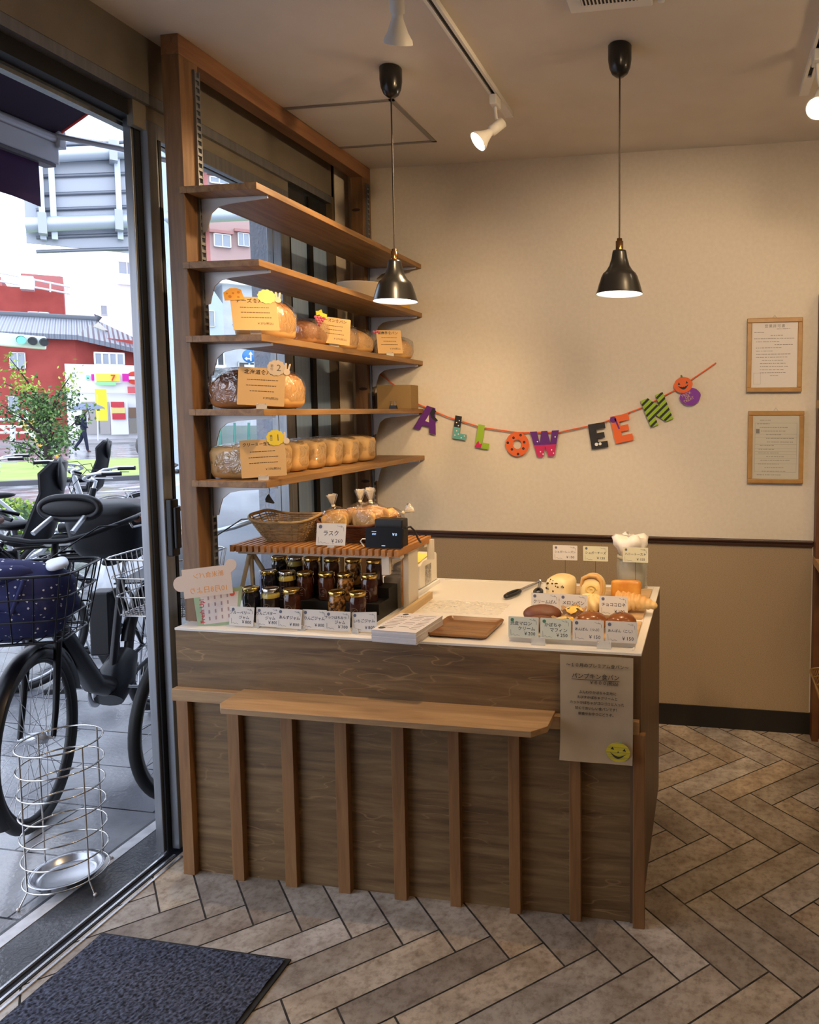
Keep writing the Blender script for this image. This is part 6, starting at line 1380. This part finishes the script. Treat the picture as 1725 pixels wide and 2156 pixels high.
MB().box((0.40, 2.58, 0.0), (0.85, 2.92, 0.318)).build('plinth', rk); tag(bpy.data.objects['plinth'], 'dark wooden plinth under the wire basket at the right edge', 'plinth')
for o in [bpy.data.objects['plinth']]: o.name = 'wooden_plinth'; o.location.x = 0.08
# ================================================================== BICYCLES
tyre = mat('black_tyre', (0.008, 0.008, 0.009), 0.55); rimm = mat('alloy_rim', (0.50, 0.52, 0.56), 0.25, 0.9); spk = mat('steel_spoke', (0.45, 0.46, 0.48), 0.3, 0.9)
blk2 = mat('black_frame', (0.003, 0.003, 0.005), 0.32, spec=0.35); blkp = mat('black_resin', (0.005, 0.005, 0.007), 0.42, spec=0.35); silver = mat('silver_frame', (0.55, 0.57, 0.60), 0.3, 0.7)
def ringp(c, r, n=48, a0=0, a1=360, closed=True):
    return [Vector((c[0]+r*cos(radians(a0+(a1-a0)*i/n)), c[1], c[2]+r*sin(radians(a0+(a1-a0)*i/n)))) for i in range(n if closed else n+1)]
def wheel(t, name, c, R, tr=0.021, spokes=32, mat_r=None, M=None):
    def X(p): return M @ Vector(p) if M else Vector(p)
    o = MB().tube([X(p) for p in ringp(c, R-tr, 56)], tr, 10, closed=True).build(name, tyre, t)
    MB().tube([X(p) for p in ringp(c, R-tr*2.2, 56)], 0.010, 8, closed=True).build('rim', mat_r or rimm, o)
    m_ = MB(); rr_ = R-tr*2.4
    for k in range(spokes):
        a = 2*pi*k/spokes; b = a+(0.55 if k % 4 < 2 else -0.55); s = 1 if k % 2 else -1
        m_.tube([X((c[0]+0.024*cos(b), c[1]+s*0.028, c[2]+0.024*sin(b))), X((c[0]+rr_*cos(a), c[1], c[2]+rr_*sin(a)))], 0.0012, 4, caps=False)
    m_.build('spokes', spk, o)
    MB().tube([X((c[0], -0.060, c[2])), X((c[0], -0.034, c[2])), X((c[0], -0.033, c[2])), X((c[0], 0.033, c[2])), X((c[0], 0.034, c[2])), X((c[0], 0.060, c[2]))], [0.008, 0.008, 0.022, 0.022, 0.008, 0.008], 14).build('hub', blkp if mat_r is None else silver, o)
    return o
def fender(t, c, R, a0, a1, mm, M=None, w=0.026):
    ps = ringp(c, R+0.022, 24, a0, a1, False); vs = []; fs = []
    for p in ps:
        d = (p-Vector(c)).normalized()
        for k in range(5):
            y = (k-2)/2*w; q = p-d*(0.010*(abs(k-2)/2)**2)+Vector((0, y, 0)); vs.append(M @ q if M else q)
    n = len(vs)
    for p in list(vs): vs.append(p+Vector((0, 0, 0.0015)))
    for i in range(len(ps)-1):
        for k in range(4): a = i*5+k; fs.append((a, a+5, a+6, a+1)); fs.append((n+a, n+a+1, n+a+6, n+a+5))
    return MB().add(vs, fs, True).build('mudguard', mm, t)
def wire_basket(t, M, w, d, h, mm, nx=9, ny=6, rings=3, name='front_basket', r=0.0022, tp=0.80):
    """local x fore-aft depth d, y width w, z height h; tapers down by tp"""
    m_ = MB()
    def P(x, y, f): k = tp+(1-tp)*f; return M @ Vector((x*d/2*k, y*w/2*k, h*f))
    def loop(f): return [P(x/ (d/2)*1.0, y/(w/2), f) for x, y in rr(d, w, 0.05, 4)]
    for k in range(rings+1): m_.tube(loop(k/rings), r*1.9 if k == rings else r*1.4, 6, closed=True)
    for i in range(nx): y = -0.9+1.8*i/(nx-1); m_.tube([P(-1, y, 1), P(-1, y, 0), P(1, y, 0), P(1, y, 1)], r, 5)
    for i in range(ny): x = -0.85+1.7*i/(ny-1); m_.tube([P(x, -1, 1), P(x, -1, 0), P(x, 1, 0), P(x, 1, 1)], r, 5)
    return m_.build(name, mm, t)
def child_seat(t, x, z, mm=None, name='child_seat', sc=1.0, wide=False):
    mm = mm or blkp
    o = None; w = 0.17*sc*(1.25 if wide else 1)
    vs = []; fs = []; prof = [(0.16, 0.02), (0.10, 0.0), (-0.04, 0.0), (-0.10, 0.06), (-0.15, 0.22), (-0.18, 0.38), (-0.20, 0.52), (-0.215, 0.60)]
    n = 9
    for i, (px_, pz_) in enumerate(prof):
        wf = [0.80, 0.95, 1, 1, 1, 0.95, 0.98, 0.75][i]; curl = [0.03, 0.06, 0.10, 0.14, 0.15, 0.12, 0.14, 0.08][i]
        for k in range(n): u = (k-(n-1)/2)/((n-1)/2); vs.append(Vector((x+(px_+curl*abs(u)**2.2)*sc, u*w*wf, z+(pz_+0.05*abs(u)**3*(i < 4))*sc)))
    m0 = len(vs); vs += [v+Vector((-0.014, 0, -0.010)) for v in vs]
    for i in range(len(prof)-1):
        for k in range(n-1): a = i*n+k; fs.append((a, a+1, a+n+1, a+n)); fs.append((m0+a, m0+a+n, m0+a+n+1, m0+a+1))
    for i in range(len(prof)-1): a = i*n; fs.append((a, a+n, m0+a+n, m0+a)); b = a+n-1; fs.append((b, m0+b, m0+b+n, b+n))
    for k in range(n-1): a = (len(prof)-1)*n+k; fs.append((a, a+1, m0+a+1, m0+a)); fs.append((k, m0+k, m0+k+1, k+1))
    o = MB().add(vs, fs, True).build(name, mm, t)
    MB().tube([(x+0.10*sc, -w*0.95, z+0.20*sc), (x+0.20*sc, -w*0.7, z+0.24*sc), (x+0.22*sc, 0, z+0.25*sc), (x+0.20*sc, w*0.7, z+0.24*sc), (x+0.10*sc, w*0.95, z+0.20*sc)], 0.012, 8).build('seat_grip_bar', mm, o)
    m_ = MB(); m_.ell((x-0.185*sc, 0, z+0.50*sc), (0.03*sc, w*0.9, 0.13*sc), 20, 10); m_.build('head_rest', mm, o)
    return o
def bicycle(label, loc, heading, steer=0, fm=None, big=False, basket='black', seat=None, grip=None, sd=1, R=0.33, lampk='silver', group='bicycles parked outside', detail=True, rims=None, bsk=(0.40, 0.32, 0.24)):
    """local +x is forward, origin under the front wheel hub"""
    t = thing('bicycle', label, 'bicycle', loc, heading, group)
    fm = fm or blk2; W = -1.12
    S_ = Matrix.Translation((-0.06, 0, 0)) @ Matrix.Rotation(radians(steer), 4, 'Z') @ Matrix.Translation((0.06, 0, 0))
    rm_ = rims if rims else (tyre if big else None)
    wheel(t, 'front_wheel', (0, 0, R), R, mat_r=rm_, M=S_, spokes=32 if detail else 16); wheel(t, 'rear_wheel', (W, 0, R), R, mat_r=rm_, spokes=32 if detail else 16)
    fender(t, (0, 0, R), R, -35 if big else (75 if basket == 'chrome' else 30), 170, fm if not rims else silver, S_); fender(t, (W, 0, R), R, 20, 200, fm if not rims else silver)
    hb = Vector((-0.14, 0, 0.74)); ht = Vector((-0.20, 0, 0.98)); bb = Vector((-0.62, 0, 0.29)); st = Vector((-0.78, 0, 0.76)); r1 = 0.036 if big else 0.017
    m_ = MB(); m_.tube([hb-(ht-hb)*0.15, ht], 0.022, 12)
    m_.tube([hb+Vector((0, 0, 0.02)), Vector((-0.26, 0, 0.62)), Vector((-0.46, 0, 0.37)), bb], [r1*0.9, r1*1.05, r1*1.2, r1*1.3], 14)
    m_.tube([bb, st], 0.018, 10)
    for s in (-1, 1): m_.tube([bb+Vector((0, s*0.03, 0)), Vector((W, s*0.055, R))], 0.010, 8); m_.tube([st+Vector((0, s*0.02, -0.05)), Vector((W, s*0.055, R))], 0.009, 8)
    if big: m_.tube([bb+Vector((0.03, 0, -0.05)), bb+Vector((-0.04, 0, 0.02)), bb+Vector((-0.16, 0, 0.10))], [0.06, 0.085, 0.055], 14)
    o = m_.build('frame', fm, t)
    if big: m_ = MB(); m_.prism([(-0.05, 0), (0.06, 0), (0.05, 0.30), (-0.05, 0.30)], frame((-0.80, -0.045, 0.40), (1, 0, -0.0), (0.1, 0, 1)), 0.09); m_.build('battery', blkp, t, bevel=0.01)
    m_ = MB(); cr = S_ @ Vector((-0.10, 0, 0.705))
    for s in (-1, 1): m_.tube([S_ @ Vector(p) for p in ((-0.11, s*0.045, 0.70), (-0.075, s*0.052, 0.60), (-0.03, s*0.055, 0.42), (0.0, s*0.055, R))], [0.015, 0.014, 0.011, 0.009], 8)
    m_.tube([S_ @ Vector((-0.11, -0.05, 0.70)), S_ @ Vector((-0.11, 0.05, 0.70))], 0.018, 10); m_.build('fork', fm, t)
    stem = Vector((-0.215, 0, 1.03))
    hm_ = blkp if big else silver
    m_ = MB(); m_.tube([ht, stem, S_ @ Vector((-0.19, 0, 1.04))], 0.013, 8)
    m_.tube([S_ @ Vector(p) for p in ((-0.42, -0.27, 1.11), (-0.32, -0.275, 1.11), (-0.22, -0.24, 1.095), (-0.17, -0.14, 1.06), (-0.18, -0.06, 1.04), (-0.18, 0.06, 1.04), (-0.17, 0.14, 1.06), (-0.22, 0.24, 1.095), (-0.32, 0.275, 1.11), (-0.42, 0.27, 1.11))], 0.011, 10); o = m_.build('handlebar', hm_, t)
    gm_ = grip or blkp
    for s in (-1, 1):
        MB().tube([S_ @ Vector((-0.31, s*0.275, 1.10)), S_ @ Vector((-0.43, s*0.27, 1.10))], 0.016, 10).build('grip', gm_, o)
        MB().tube([S_ @ Vector(p) for p in ((-0.27, s*0.26, 1.09), (-0.25, s*0.275, 1.075), (-0.38, s*0.30, 1.07))], 0.005, 6).build('brake_lever', silver, o)
        MB().tube([S_ @ Vector(p) for p in ((-0.26, s*0.26, 1.085), (-0.12, s*0.20, 1.10), (-0.06, s*0.06, 1.0), (-0.10, s*0.02, 0.82))], 0.003, 5).build('brake_cable', blkp, o)
    sz = 0.86; m_ = MB(); m_.ell((-0.84, 0, sz), (0.12, 0.085, 0.035), 16, 8, f=lambda u: 1-0.35*max(0, u.x)*0+(-0.15 if u.z < 0 else 0)); m_.ell((-0.73, 0, sz+0.002), (0.12, 0.035, 0.026), 14, 8); m_.build('saddle', blkp, t)
    MB().tube([st, Vector((-0.82, 0, sz-0.03))], 0.012, 8).build('seat_post', silver, t)
    m_ = MB(); m_.lathe([(0.06, -0.004), (0.085, -0.004), (0.085, 0.004), (0.06, 0.004), (0.06, -0.004)], n=24, M=Matrix.Translation((-0.62, -0.06, 0.29)) @ Matrix.Rotation(pi/2, 4, 'X'), caps=False)
    m_.build('chainring', silver, t)
    for s, dx, dz in ((-1, 0.15, 0.06), (1, -0.15, -0.06)):
        MB().tube([(-0.62, s*0.07, 0.29), (-0.62+dx, s*0.085, 0.29+dz)], 0.008, 6).build('crank', silver, t)
        MB().box((-0.62+dx-0.045, s*0.09, 0.28+dz), (-0.62+dx+0.045, s*0.18, 0.305+dz)).build('pedal', blkp, t, bevel=0.004)
    m_ = MB(); m_.box((W-0.20, -0.06, 0.715), (W+0.28, 0.06, 0.722)); m_.tube([(W-0.15, 0.058, 0.715), (W, 0.06, R)], 0.006, 6); m_.tube([(W-0.15, -0.058, 0.715), (W, -0.06, R)], 0.006, 6); m_.build('rear_rack', blkp if not rims else silver, t)
    if basket:
        B = S_ @ Matrix.Translation((0.07, 0, 0.745 if big else 0.775)); bm_ = mat('black_wire', (0.01, 0.01, 0.012), 0.35, 0.5) if basket == 'black' else ch
        wire_basket(t, B, bsk[0], bsk[1], bsk[2], bm_, r=0.0026 if basket == 'black' else 0.0020, nx=6 if basket == 'black' else 13, ny=5 if basket == 'black' else 9)
    lm = S_ @ Vector((0.02 if not big else 0.09, -0.13 if big else 0.03, 0.70 if not big else 0.57))
    if lampk: 
        m_ = MB(); m_.tube([lm, lm+Vector((-0.02, 0, 0)), lm+Vector((-0.06, 0, 0)), lm+Vector((-0.10, 0, 0))], [0.034, 0.036, 0.028, 0.01], 14); o = m_.build('head_lamp', silver if lampk == 'silver' else blkp, t)
        MB().ell(lm, (0.010, 0.033, 0.033), 14, 8).build('lamp_lens', mat('lamp_glass', (0.6, 0.62, 0.66), 0.08, spec=0.8), o)
    if seat == 'rear': child_seat(t, W+0.18, 0.74, sc=0.84)
    if seat == 'wide': child_seat(t, W+0.18, 0.76, wide=True)
    MB().tube([(W, 0.06, R), (W-0.10, 0.13, 0.02), (W-0.10, -0.13, 0.02), (W, -0.06, R)], 0.007, 8).build('stand', silver, t)
    MB().lathe([(0.001, 0), (0.022, 0), (0.024, 0.008), (0.001, 0.01)], n=14, M=Matrix.Translation((W-0.37, 0, 0.56)) @ Matrix.Rotation(-pi/2, 4, 'Y')).build('reflector', mat('red_reflector', (0.5, 0.02, 0.02), 0.2), t)
    return t
brown = mat('brown_grip', (0.16, 0.07, 0.045), 0.6)
# heading: local +x forward; forward points back toward the shop door
hA = math.atan2(-cos(radians(20)), sin(radians(20)))
A = bicycle('black electric bicycle with starry bag in its basket, nearest outside the door', (-2.462, 2.262, SW), hA, steer=4, big=True, basket='black', seat=None, grip=brown, lampk='black', bsk=(0.44, 0.33, 0.24))
hB = math.atan2(-cos(radians(10)), sin(radians(10)))
Bk = bicycle('bicycle with chrome wire basket, partly behind the open door', (-2.075, 2.575, SW), hB, steer=-4, fm=mat('blue_frame', (0.03, 0.05, 0.16), 0.3, coat=0.4), basket='chrome', grip=brown, lampk='silver', rims=silver, bsk=(0.34, 0.28, 0.22))
# front seat bar on bicycle A: oval pad behind the handlebar
m_ = MB(); m_.tube([(-0.30+0.015*cos(a), 0.115*abs(cos(a))**0.7*(1 if cos(a) > 0 else -1)+0.02, 1.155+0.045*sin(a)) for a in [2*pi*i/40 for i in range(40)]], 0.014, 8, closed=True); m_.build('front_seat_guard', blkp, A)
MB().ell((-0.305, 0.02, 1.155), (0.018, 0.108, 0.038), 24, 10).build('front_seat_pad', mat('black_pad', (0.008, 0.008, 0.010), 0.5), A)
for s in (-1, 1): MB().tube([(-0.20, s*0.07, 1.07), (-0.28, s*0.06+0.02, 1.12)], 0.010, 8).build('guard_stay', silver, A)
m_ = MB(); superbox(m_, 0.30, 0.36, 0.26, 0, p=4); m_.v = [Vector((v.x*(0.7+v.z)-0.62, v.y*(0.75+0.9*v.z)+0.04, v.z+0.89)) for v in m_.v]; m_.build('rear_seat_shell', blkp, A)
# bag in basket A
star = bpy.data.materials.new('navy_star_cloth'); star.use_nodes = True
def _s():
    n = star.node_tree.nodes; L = star.node_tree.links; b = n['Principled BSDF']; b.inputs['Roughness'].default_value = 0.85
    tcn = n.new('ShaderNodeTexCoord'); v = n.new('ShaderNodeTexVoronoi'); v.inputs['Scale'].default_value = 46; v.inputs['Randomness'].default_value = 0.8; v.distance = 'MANHATTAN'; L.new(tcn.outputs['Object'], v.inputs['Vector'])
    r = n.new('ShaderNodeValToRGB'); r.color_ramp.interpolation = 'CONSTANT'; r.color_ramp.elements[0].color = (0.55, 0.56, 0.60, 1); r.color_ramp.elements[1].position = 0.24; r.color_ramp.elements[1].color = (0.012, 0.016, 0.085, 1); L.new(v.outputs['Distance'], r.inputs[0]); L.new(r.outputs[0], b.inputs['Base Color'])
_s()
t = thing('starry_bag', 'navy bag with white stars stuffed in the black bicycle basket', 'bag', A.matrix_basis @ Vector((0.065, 0.0, 0.735)), hA)
m_ = MB(); m_.ell((0, 0, 0.135), (0.135, 0.185, 0.145), 28, 16, f=lambda u: 1+0.07*sin(5*u.x+3*u.y)+0.06*sin(9*u.z+4*u.y)); m_.build('bag_body', star, t)
m_ = MB(); m_.ell((0.03, -0.05, 0.245), (0.09, 0.13, 0.045), 20, 10, f=lambda u: 1+0.12*sin(7*u.x+6*u.y)); m_.build('bag_flap', star, t)
MB().tube([(0.10, -0.06, 0.24), (0.13, -0.03, 0.13), (0.13, 0.05, 0.12), (0.10, 0.08, 0.23)], 0.008, 8).build('bag_handle', star, t)
m_ = MB(); superbox(m_, 0.16, 0.07, 0.03, 0, p=3); o = m_.build('white_wrap', mat('white_cloth', (0.65, 0.67, 0.72), 0.7), t); o.location = (-0.02, 0.13, 0.245); o.rotation_euler = (0.2, 0, 0.5)
# grey cloth in basket B
t = thing('folded_cover', 'grey folded rain cover in the chrome bicycle basket', 'cover', Bk.matrix_basis @ Vector((0.02, 0.0, 0.78)), hB)
m_ = MB(); m_.ell((-0.02, 0, 0.12), (0.09, 0.12, 0.16), 24, 14, f=lambda u: 1+0.08*sin(8*u.x+5*u.y)+0.06*sin(11*u.z)); m_.build('cover_cloth', mat('grey_vinyl', (0.30, 0.32, 0.36), 0.35, coat=0.3), t)
# bikes further out
def far(label, px, D, turn, **k):
    p = at(px, 862, D); h = math.atan2(SR.y, SR.x)+radians(turn)
    return bicycle(label, (p.x, p.y, SW), h, **k)
far('bicycle with tall black child seat in the second row', -400, 5.6, 176, big=True, seat='rear', basket='black', lampk='black', detail=False)
far('silver bicycle with pale mudguards in the middle of the rack', 205, 7.7, 14, fm=silver, rims=silver, basket=None, lampk=None, detail=False)
far('bicycle with black rear child seat in front of the hedge', -70, 8.9, 178, fm=silver, rims=silver, seat='rear', basket='black', lampk=None, detail=False)
far('silver bicycle with low saddle at the left of the rack', 10, 5.0, 10, fm=silver, rims=silver, basket=None, lampk=None, detail=False)
far('dark bicycle with saddle raised behind the middle ones', 120, 6.5, 168, rims=None, basket=None, lampk='black', detail=False)
far('silver city bicycle seen through the shelf window', 470, 6.9, 165, fm=silver, rims=silver, basket='chrome', lampk='silver', detail=False)
far('bicycle parked near the green fence through the window', 500, 9.6, 20, fm=silver, rims=silver, seat='rear', basket='black', lampk=None, detail=False)
# rain covers on scooters seen through the window
p = at(445, 990, 4.9)
t = thing('covered_scooter', 'scooter wrapped in a shiny white rain cover beyond the window', 'scooter', (p.x, p.y, SW), 0.6)
rnd = random.Random(3)
m_ = MB(); m_.ell((0, 0, 0.62), (0.62, 0.30, 0.52), 30, 18, f=lambda u: 1+0.06*sin(9*u.x+4*u.z)+0.05*sin(13*u.y+7*u.z)+rnd.uniform(-0.02, 0.02)); m_.v = [Vector((v.x, v.y, max(v.z, 0.10))) for v in m_.v]; m_.build('rain_cover', mat('wet_white_vinyl', (0.62, 0.65, 0.70), 0.2, coat=0.4, bump=0.5, bscale=9), t)
for x in (-0.42, 0.42): MB().tube([Vector((x+0.17*cos(2*pi*i/24), 0, 0.19+0.17*sin(2*pi*i/24))) for i in range(24)], 0.045, 8, closed=True).build('wheel', tyre, t)

# ---- planting
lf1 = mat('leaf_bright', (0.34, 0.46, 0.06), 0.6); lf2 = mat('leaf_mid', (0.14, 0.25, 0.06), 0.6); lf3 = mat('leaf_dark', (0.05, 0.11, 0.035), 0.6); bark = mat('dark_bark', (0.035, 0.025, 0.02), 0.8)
def leaves(pts, size, seed):
    rnd = random.Random(seed); m_ = MB()
    for p, k in pts:
        m_.slot(k); a = Vector((rnd.gauss(0, 1), rnd.gauss(0, 1), rnd.gauss(0, 1))).normalized(); b = a.orthogonal().normalized()*rnd.uniform(0.3, 0.55); s = size*rnd.uniform(0.6, 1.3)
        m_.add([p-a*s, p+b*s, p+a*s, p-b*s], [(0, 1, 2, 3)])
    return m_
D = 12; base = at(96, 862, D); bx = Vector((base.x, base.y, 0))
t = thing('young_tree', 'young feathery green tree standing behind the parked bikes', 'tree', bx)
rnd = random.Random(12)
MB().tube([(0, 0, 0), (0.02, 0, 0.6), (-0.02, 0, 1.2), (0.03, 0, 1.7)], [0.06, 0.05, 0.04, 0.02], 8).build('trunk', bark, t)
m_ = MB(); pts = []
for k in range(26):
    a = rnd.uniform(0, 6.28); z0 = rnd.uniform(0.75, 1.45); L0 = rnd.uniform(0.35, 0.72)*(1.1 if z0 < 1.2 else 0.85); up = rnd.uniform(0.25, 0.75)
    tip = Vector((cos(a)*L0*0.85, sin(a)*L0*0.85, z0+up)); m_.tube([(0, 0, z0), tip*0.5+Vector((0, 0, z0*0.5+0.08)), tip], [0.014, 0.009, 0.004], 5)
    for q in range(125):
        f = rnd.uniform(0.2, 1.05); c = Vector((0, 0, z0))*(1-f)+tip*f; c += Vector((rnd.gauss(0, 0.07), rnd.gauss(0, 0.07), rnd.gauss(0, 0.06)))
        pts.append((c, 0 if c.z > 1.75 and rnd.random() < 0.8 else (1 if rnd.random() < 0.55 else 2)))
m_.build('branches', bark, t)
leaves(pts, 0.027, 4).build('foliage', [lf1, lf2, lf3], t)
for i, (px, D, w, h, lb) in enumerate(((0, 10.2, 1.1, 0.62, 'clipped green hedge at the left behind the bicycles'), (140, 10.4, 0.7, 0.50, 'low green bush below the young tree'), (300, 10.4, 0.7, 0.46, 'small bright bush beside the door frame view'))):
    b = at(px, 862, D); t = thing('bush', lb, 'bush', (b.x, b.y, -0.08), AZ, 'bushes behind the bicycles'); rnd = random.Random(30+i); pts = []
    for q in range(2200):
        u = Vector((rnd.gauss(0, 1), rnd.gauss(0, 1), abs(rnd.gauss(0, 1)))).normalized()*rnd.uniform(0.8, 1.0)
        pts.append((Vector((u.x*w/2, u.y*0.4, u.z*h)), 0 if rnd.random() < 0.45 else (1 if rnd.random() < 0.6 else 2)))
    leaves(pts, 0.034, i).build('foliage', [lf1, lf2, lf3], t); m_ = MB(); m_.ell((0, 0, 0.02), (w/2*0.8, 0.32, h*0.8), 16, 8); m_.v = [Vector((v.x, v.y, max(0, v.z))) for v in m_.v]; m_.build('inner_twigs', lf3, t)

# ---- pedestrian under an umbrella, crossing in the distance
def skin_body(name, joints, edges, radii, mats, parent, sub=1):
    me = bpy.data.meshes.new(name); me.from_pydata([tuple(j) for j in joints], edges, [])
    o = bpy.data.objects.new(name, me); COL.objects.link(o)
    sk = o.modifiers.new('skin', 'SKIN'); sk.use_smooth_shade = True
    me.skin_vertices[0].data[0].use_root = True
    for i, r_ in enumerate(radii): me.skin_vertices[0].data[i].radius = (r_, r_) if not isinstance(r_, tuple) else r_
    s = o.modifiers.new('sub', 'SUBSURF'); s.levels = sub; s.render_levels = sub
    bpy.context.view_layer.update()
    m2 = bpy.data.meshes.new_from_object(o.evaluated_get(bpy.context.evaluated_depsgraph_get()))
    bpy.data.objects.remove(o)
    r = bpy.data.objects.new(name, m2); COL.objects.link(r)
    for mm in mats: m2.materials.append(mm)
    r.parent = parent
    return r
D = 33; pb = at(178, 946, D)
t = thing('person', 'person in navy suit walking under a grey umbrella beyond the grass strip', 'person', (pb.x, pb.y, -0.1), AZ)
# local x = right in the picture (walking direction), y = away
J = [(0, 0, 0.92), (0.01, 0, 1.10), (0.03, 0, 1.32), (0.045, 0, 1.44), (0.06, 0, 1.50), (0.075, 0, 1.60), (0.08, 0, 1.70),
     (0.0, -0.09, 0.88), (0.06, -0.09, 0.50), (0.10, -0.09, 0.09), (0.20, -0.09, 0.04),
     (0.0, 0.09, 0.88), (-0.10, 0.09, 0.50), (-0.30, 0.09, 0.20), (-0.26, 0.09, 0.09),
     (0.03, -0.18, 1.38), (-0.04, -0.24, 1.13), (0.10, -0.22, 0.98), (0.17, -0.21, 0.96),
     (0.03, 0.18, 1.38), (0.06, 0.22, 1.15), (0.20, 0.14, 1.28), (0.22, 0.12, 1.36)]
E_e = [(0, 1), (1, 2), (2, 3), (3, 4), (4, 5), (5, 6), (0, 7), (7, 8), (8, 9), (9, 10), (0, 11), (11, 12), (12, 13), (13, 14), (2, 15), (15, 16), (16, 17), (17, 18), (2, 19), (19, 20), (20, 21), (21, 22)]
Rr = [0.14, 0.13, 0.15, 0.07, 0.055, 0.095, 0.08, 0.09, 0.065, 0.045, 0.035, 0.09, 0.065, 0.045, 0.035, 0.065, 0.045, 0.035, 0.028, 0.065, 0.045, 0.035, 0.028]
suit = mat('navy_suit', (0.012, 0.016, 0.04), 0.8); skin = mat('skin_tone', (0.45, 0.28, 0.20), 0.6); shoe = mat('brown_shoes', (0.10, 0.04, 0.025), 0.5)
body = skin_body('body', J, E_e, Rr, [suit, skin, shoe], t, 2)
for p in body.data.polygons:
    c = p.center
    p.material_index = 1 if (c.z > 1.46 or (c.x > 0.14 and 0.9 < c.z < 1.42 and abs(c.y) > 0.08)) else (2 if c.z < 0.12 else 0); p.use_smooth = True
MB().ell((0.06, 0, 1.665), (0.10, 0.085, 0.085), 16, 10).build('hair', mat('black_hair', (0.01, 0.008, 0.007), 0.7), t)
MB().prism([(0.0, 1.16), (0.06, 1.16), (0.07, 1.42), (0.03, 1.43)], Matrix.Translation((0.09, -0.10, 0)) @ Matrix.Rotation(pi/2, 4, 'X'), 0.02).build('shirt_front', mat('white_shirt', (0.8, 0.8, 0.82), 0.7), t)
m_ = MB(); superbox(m_, 0.18, 0.26, 0.36, 0, p=4); m_.v = [v+Vector((-0.17, 0, 1.04)) for v in m_.v]; m_.build('backpack', mat('black_pack', (0.015, 0.015, 0.02), 0.7), t)
b0 = Vector((0.22, 0.12, 1.36))
um = thing('umbrella', 'open grey blue umbrella held by the walking person', 'umbrella', t.matrix_basis @ b0, AZ)
m_ = MB(); tp = Vector((-0.10, -0.10, 0.50))
m_.tube([(0.0, 0.0, -0.12), (0, 0, 0), tp], 0.010, 8); m_.build('shaft', mat('dark_shaft', (0.05, 0.05, 0.05), 0.4), um)
vs = []; n = 8
rg = [(0.0, 0.0), (0.2, -0.02), (0.38, -0.08), (0.52, -0.17), (0.58, -0.23)]
m_ = MB(); m_.lathe([(r_, z) for r_, z in rg], c=tp, n=32, caps=False, M=Matrix.Rotation(-0.08, 4, 'Y')); m_.lathe([(r_, z-0.006) for r_, z in rg], c=tp, n=32, caps=False, M=Matrix.Rotation(-0.08, 4, 'Y')); m_.build('canopy', mat('grey_blue_cloth', (0.16, 0.19, 0.26), 0.7), um)
for k in range(8): a = 2*pi*k/8; m2_ = MB(); m2_.tube([tp+Vector((r_*cos(a), r_*sin(a), z+0.004-r_*0.0)) for r_, z in rg], 0.005, 4); m2_.build('rib', mat('dark_shaft', (0, 0, 0)), um)
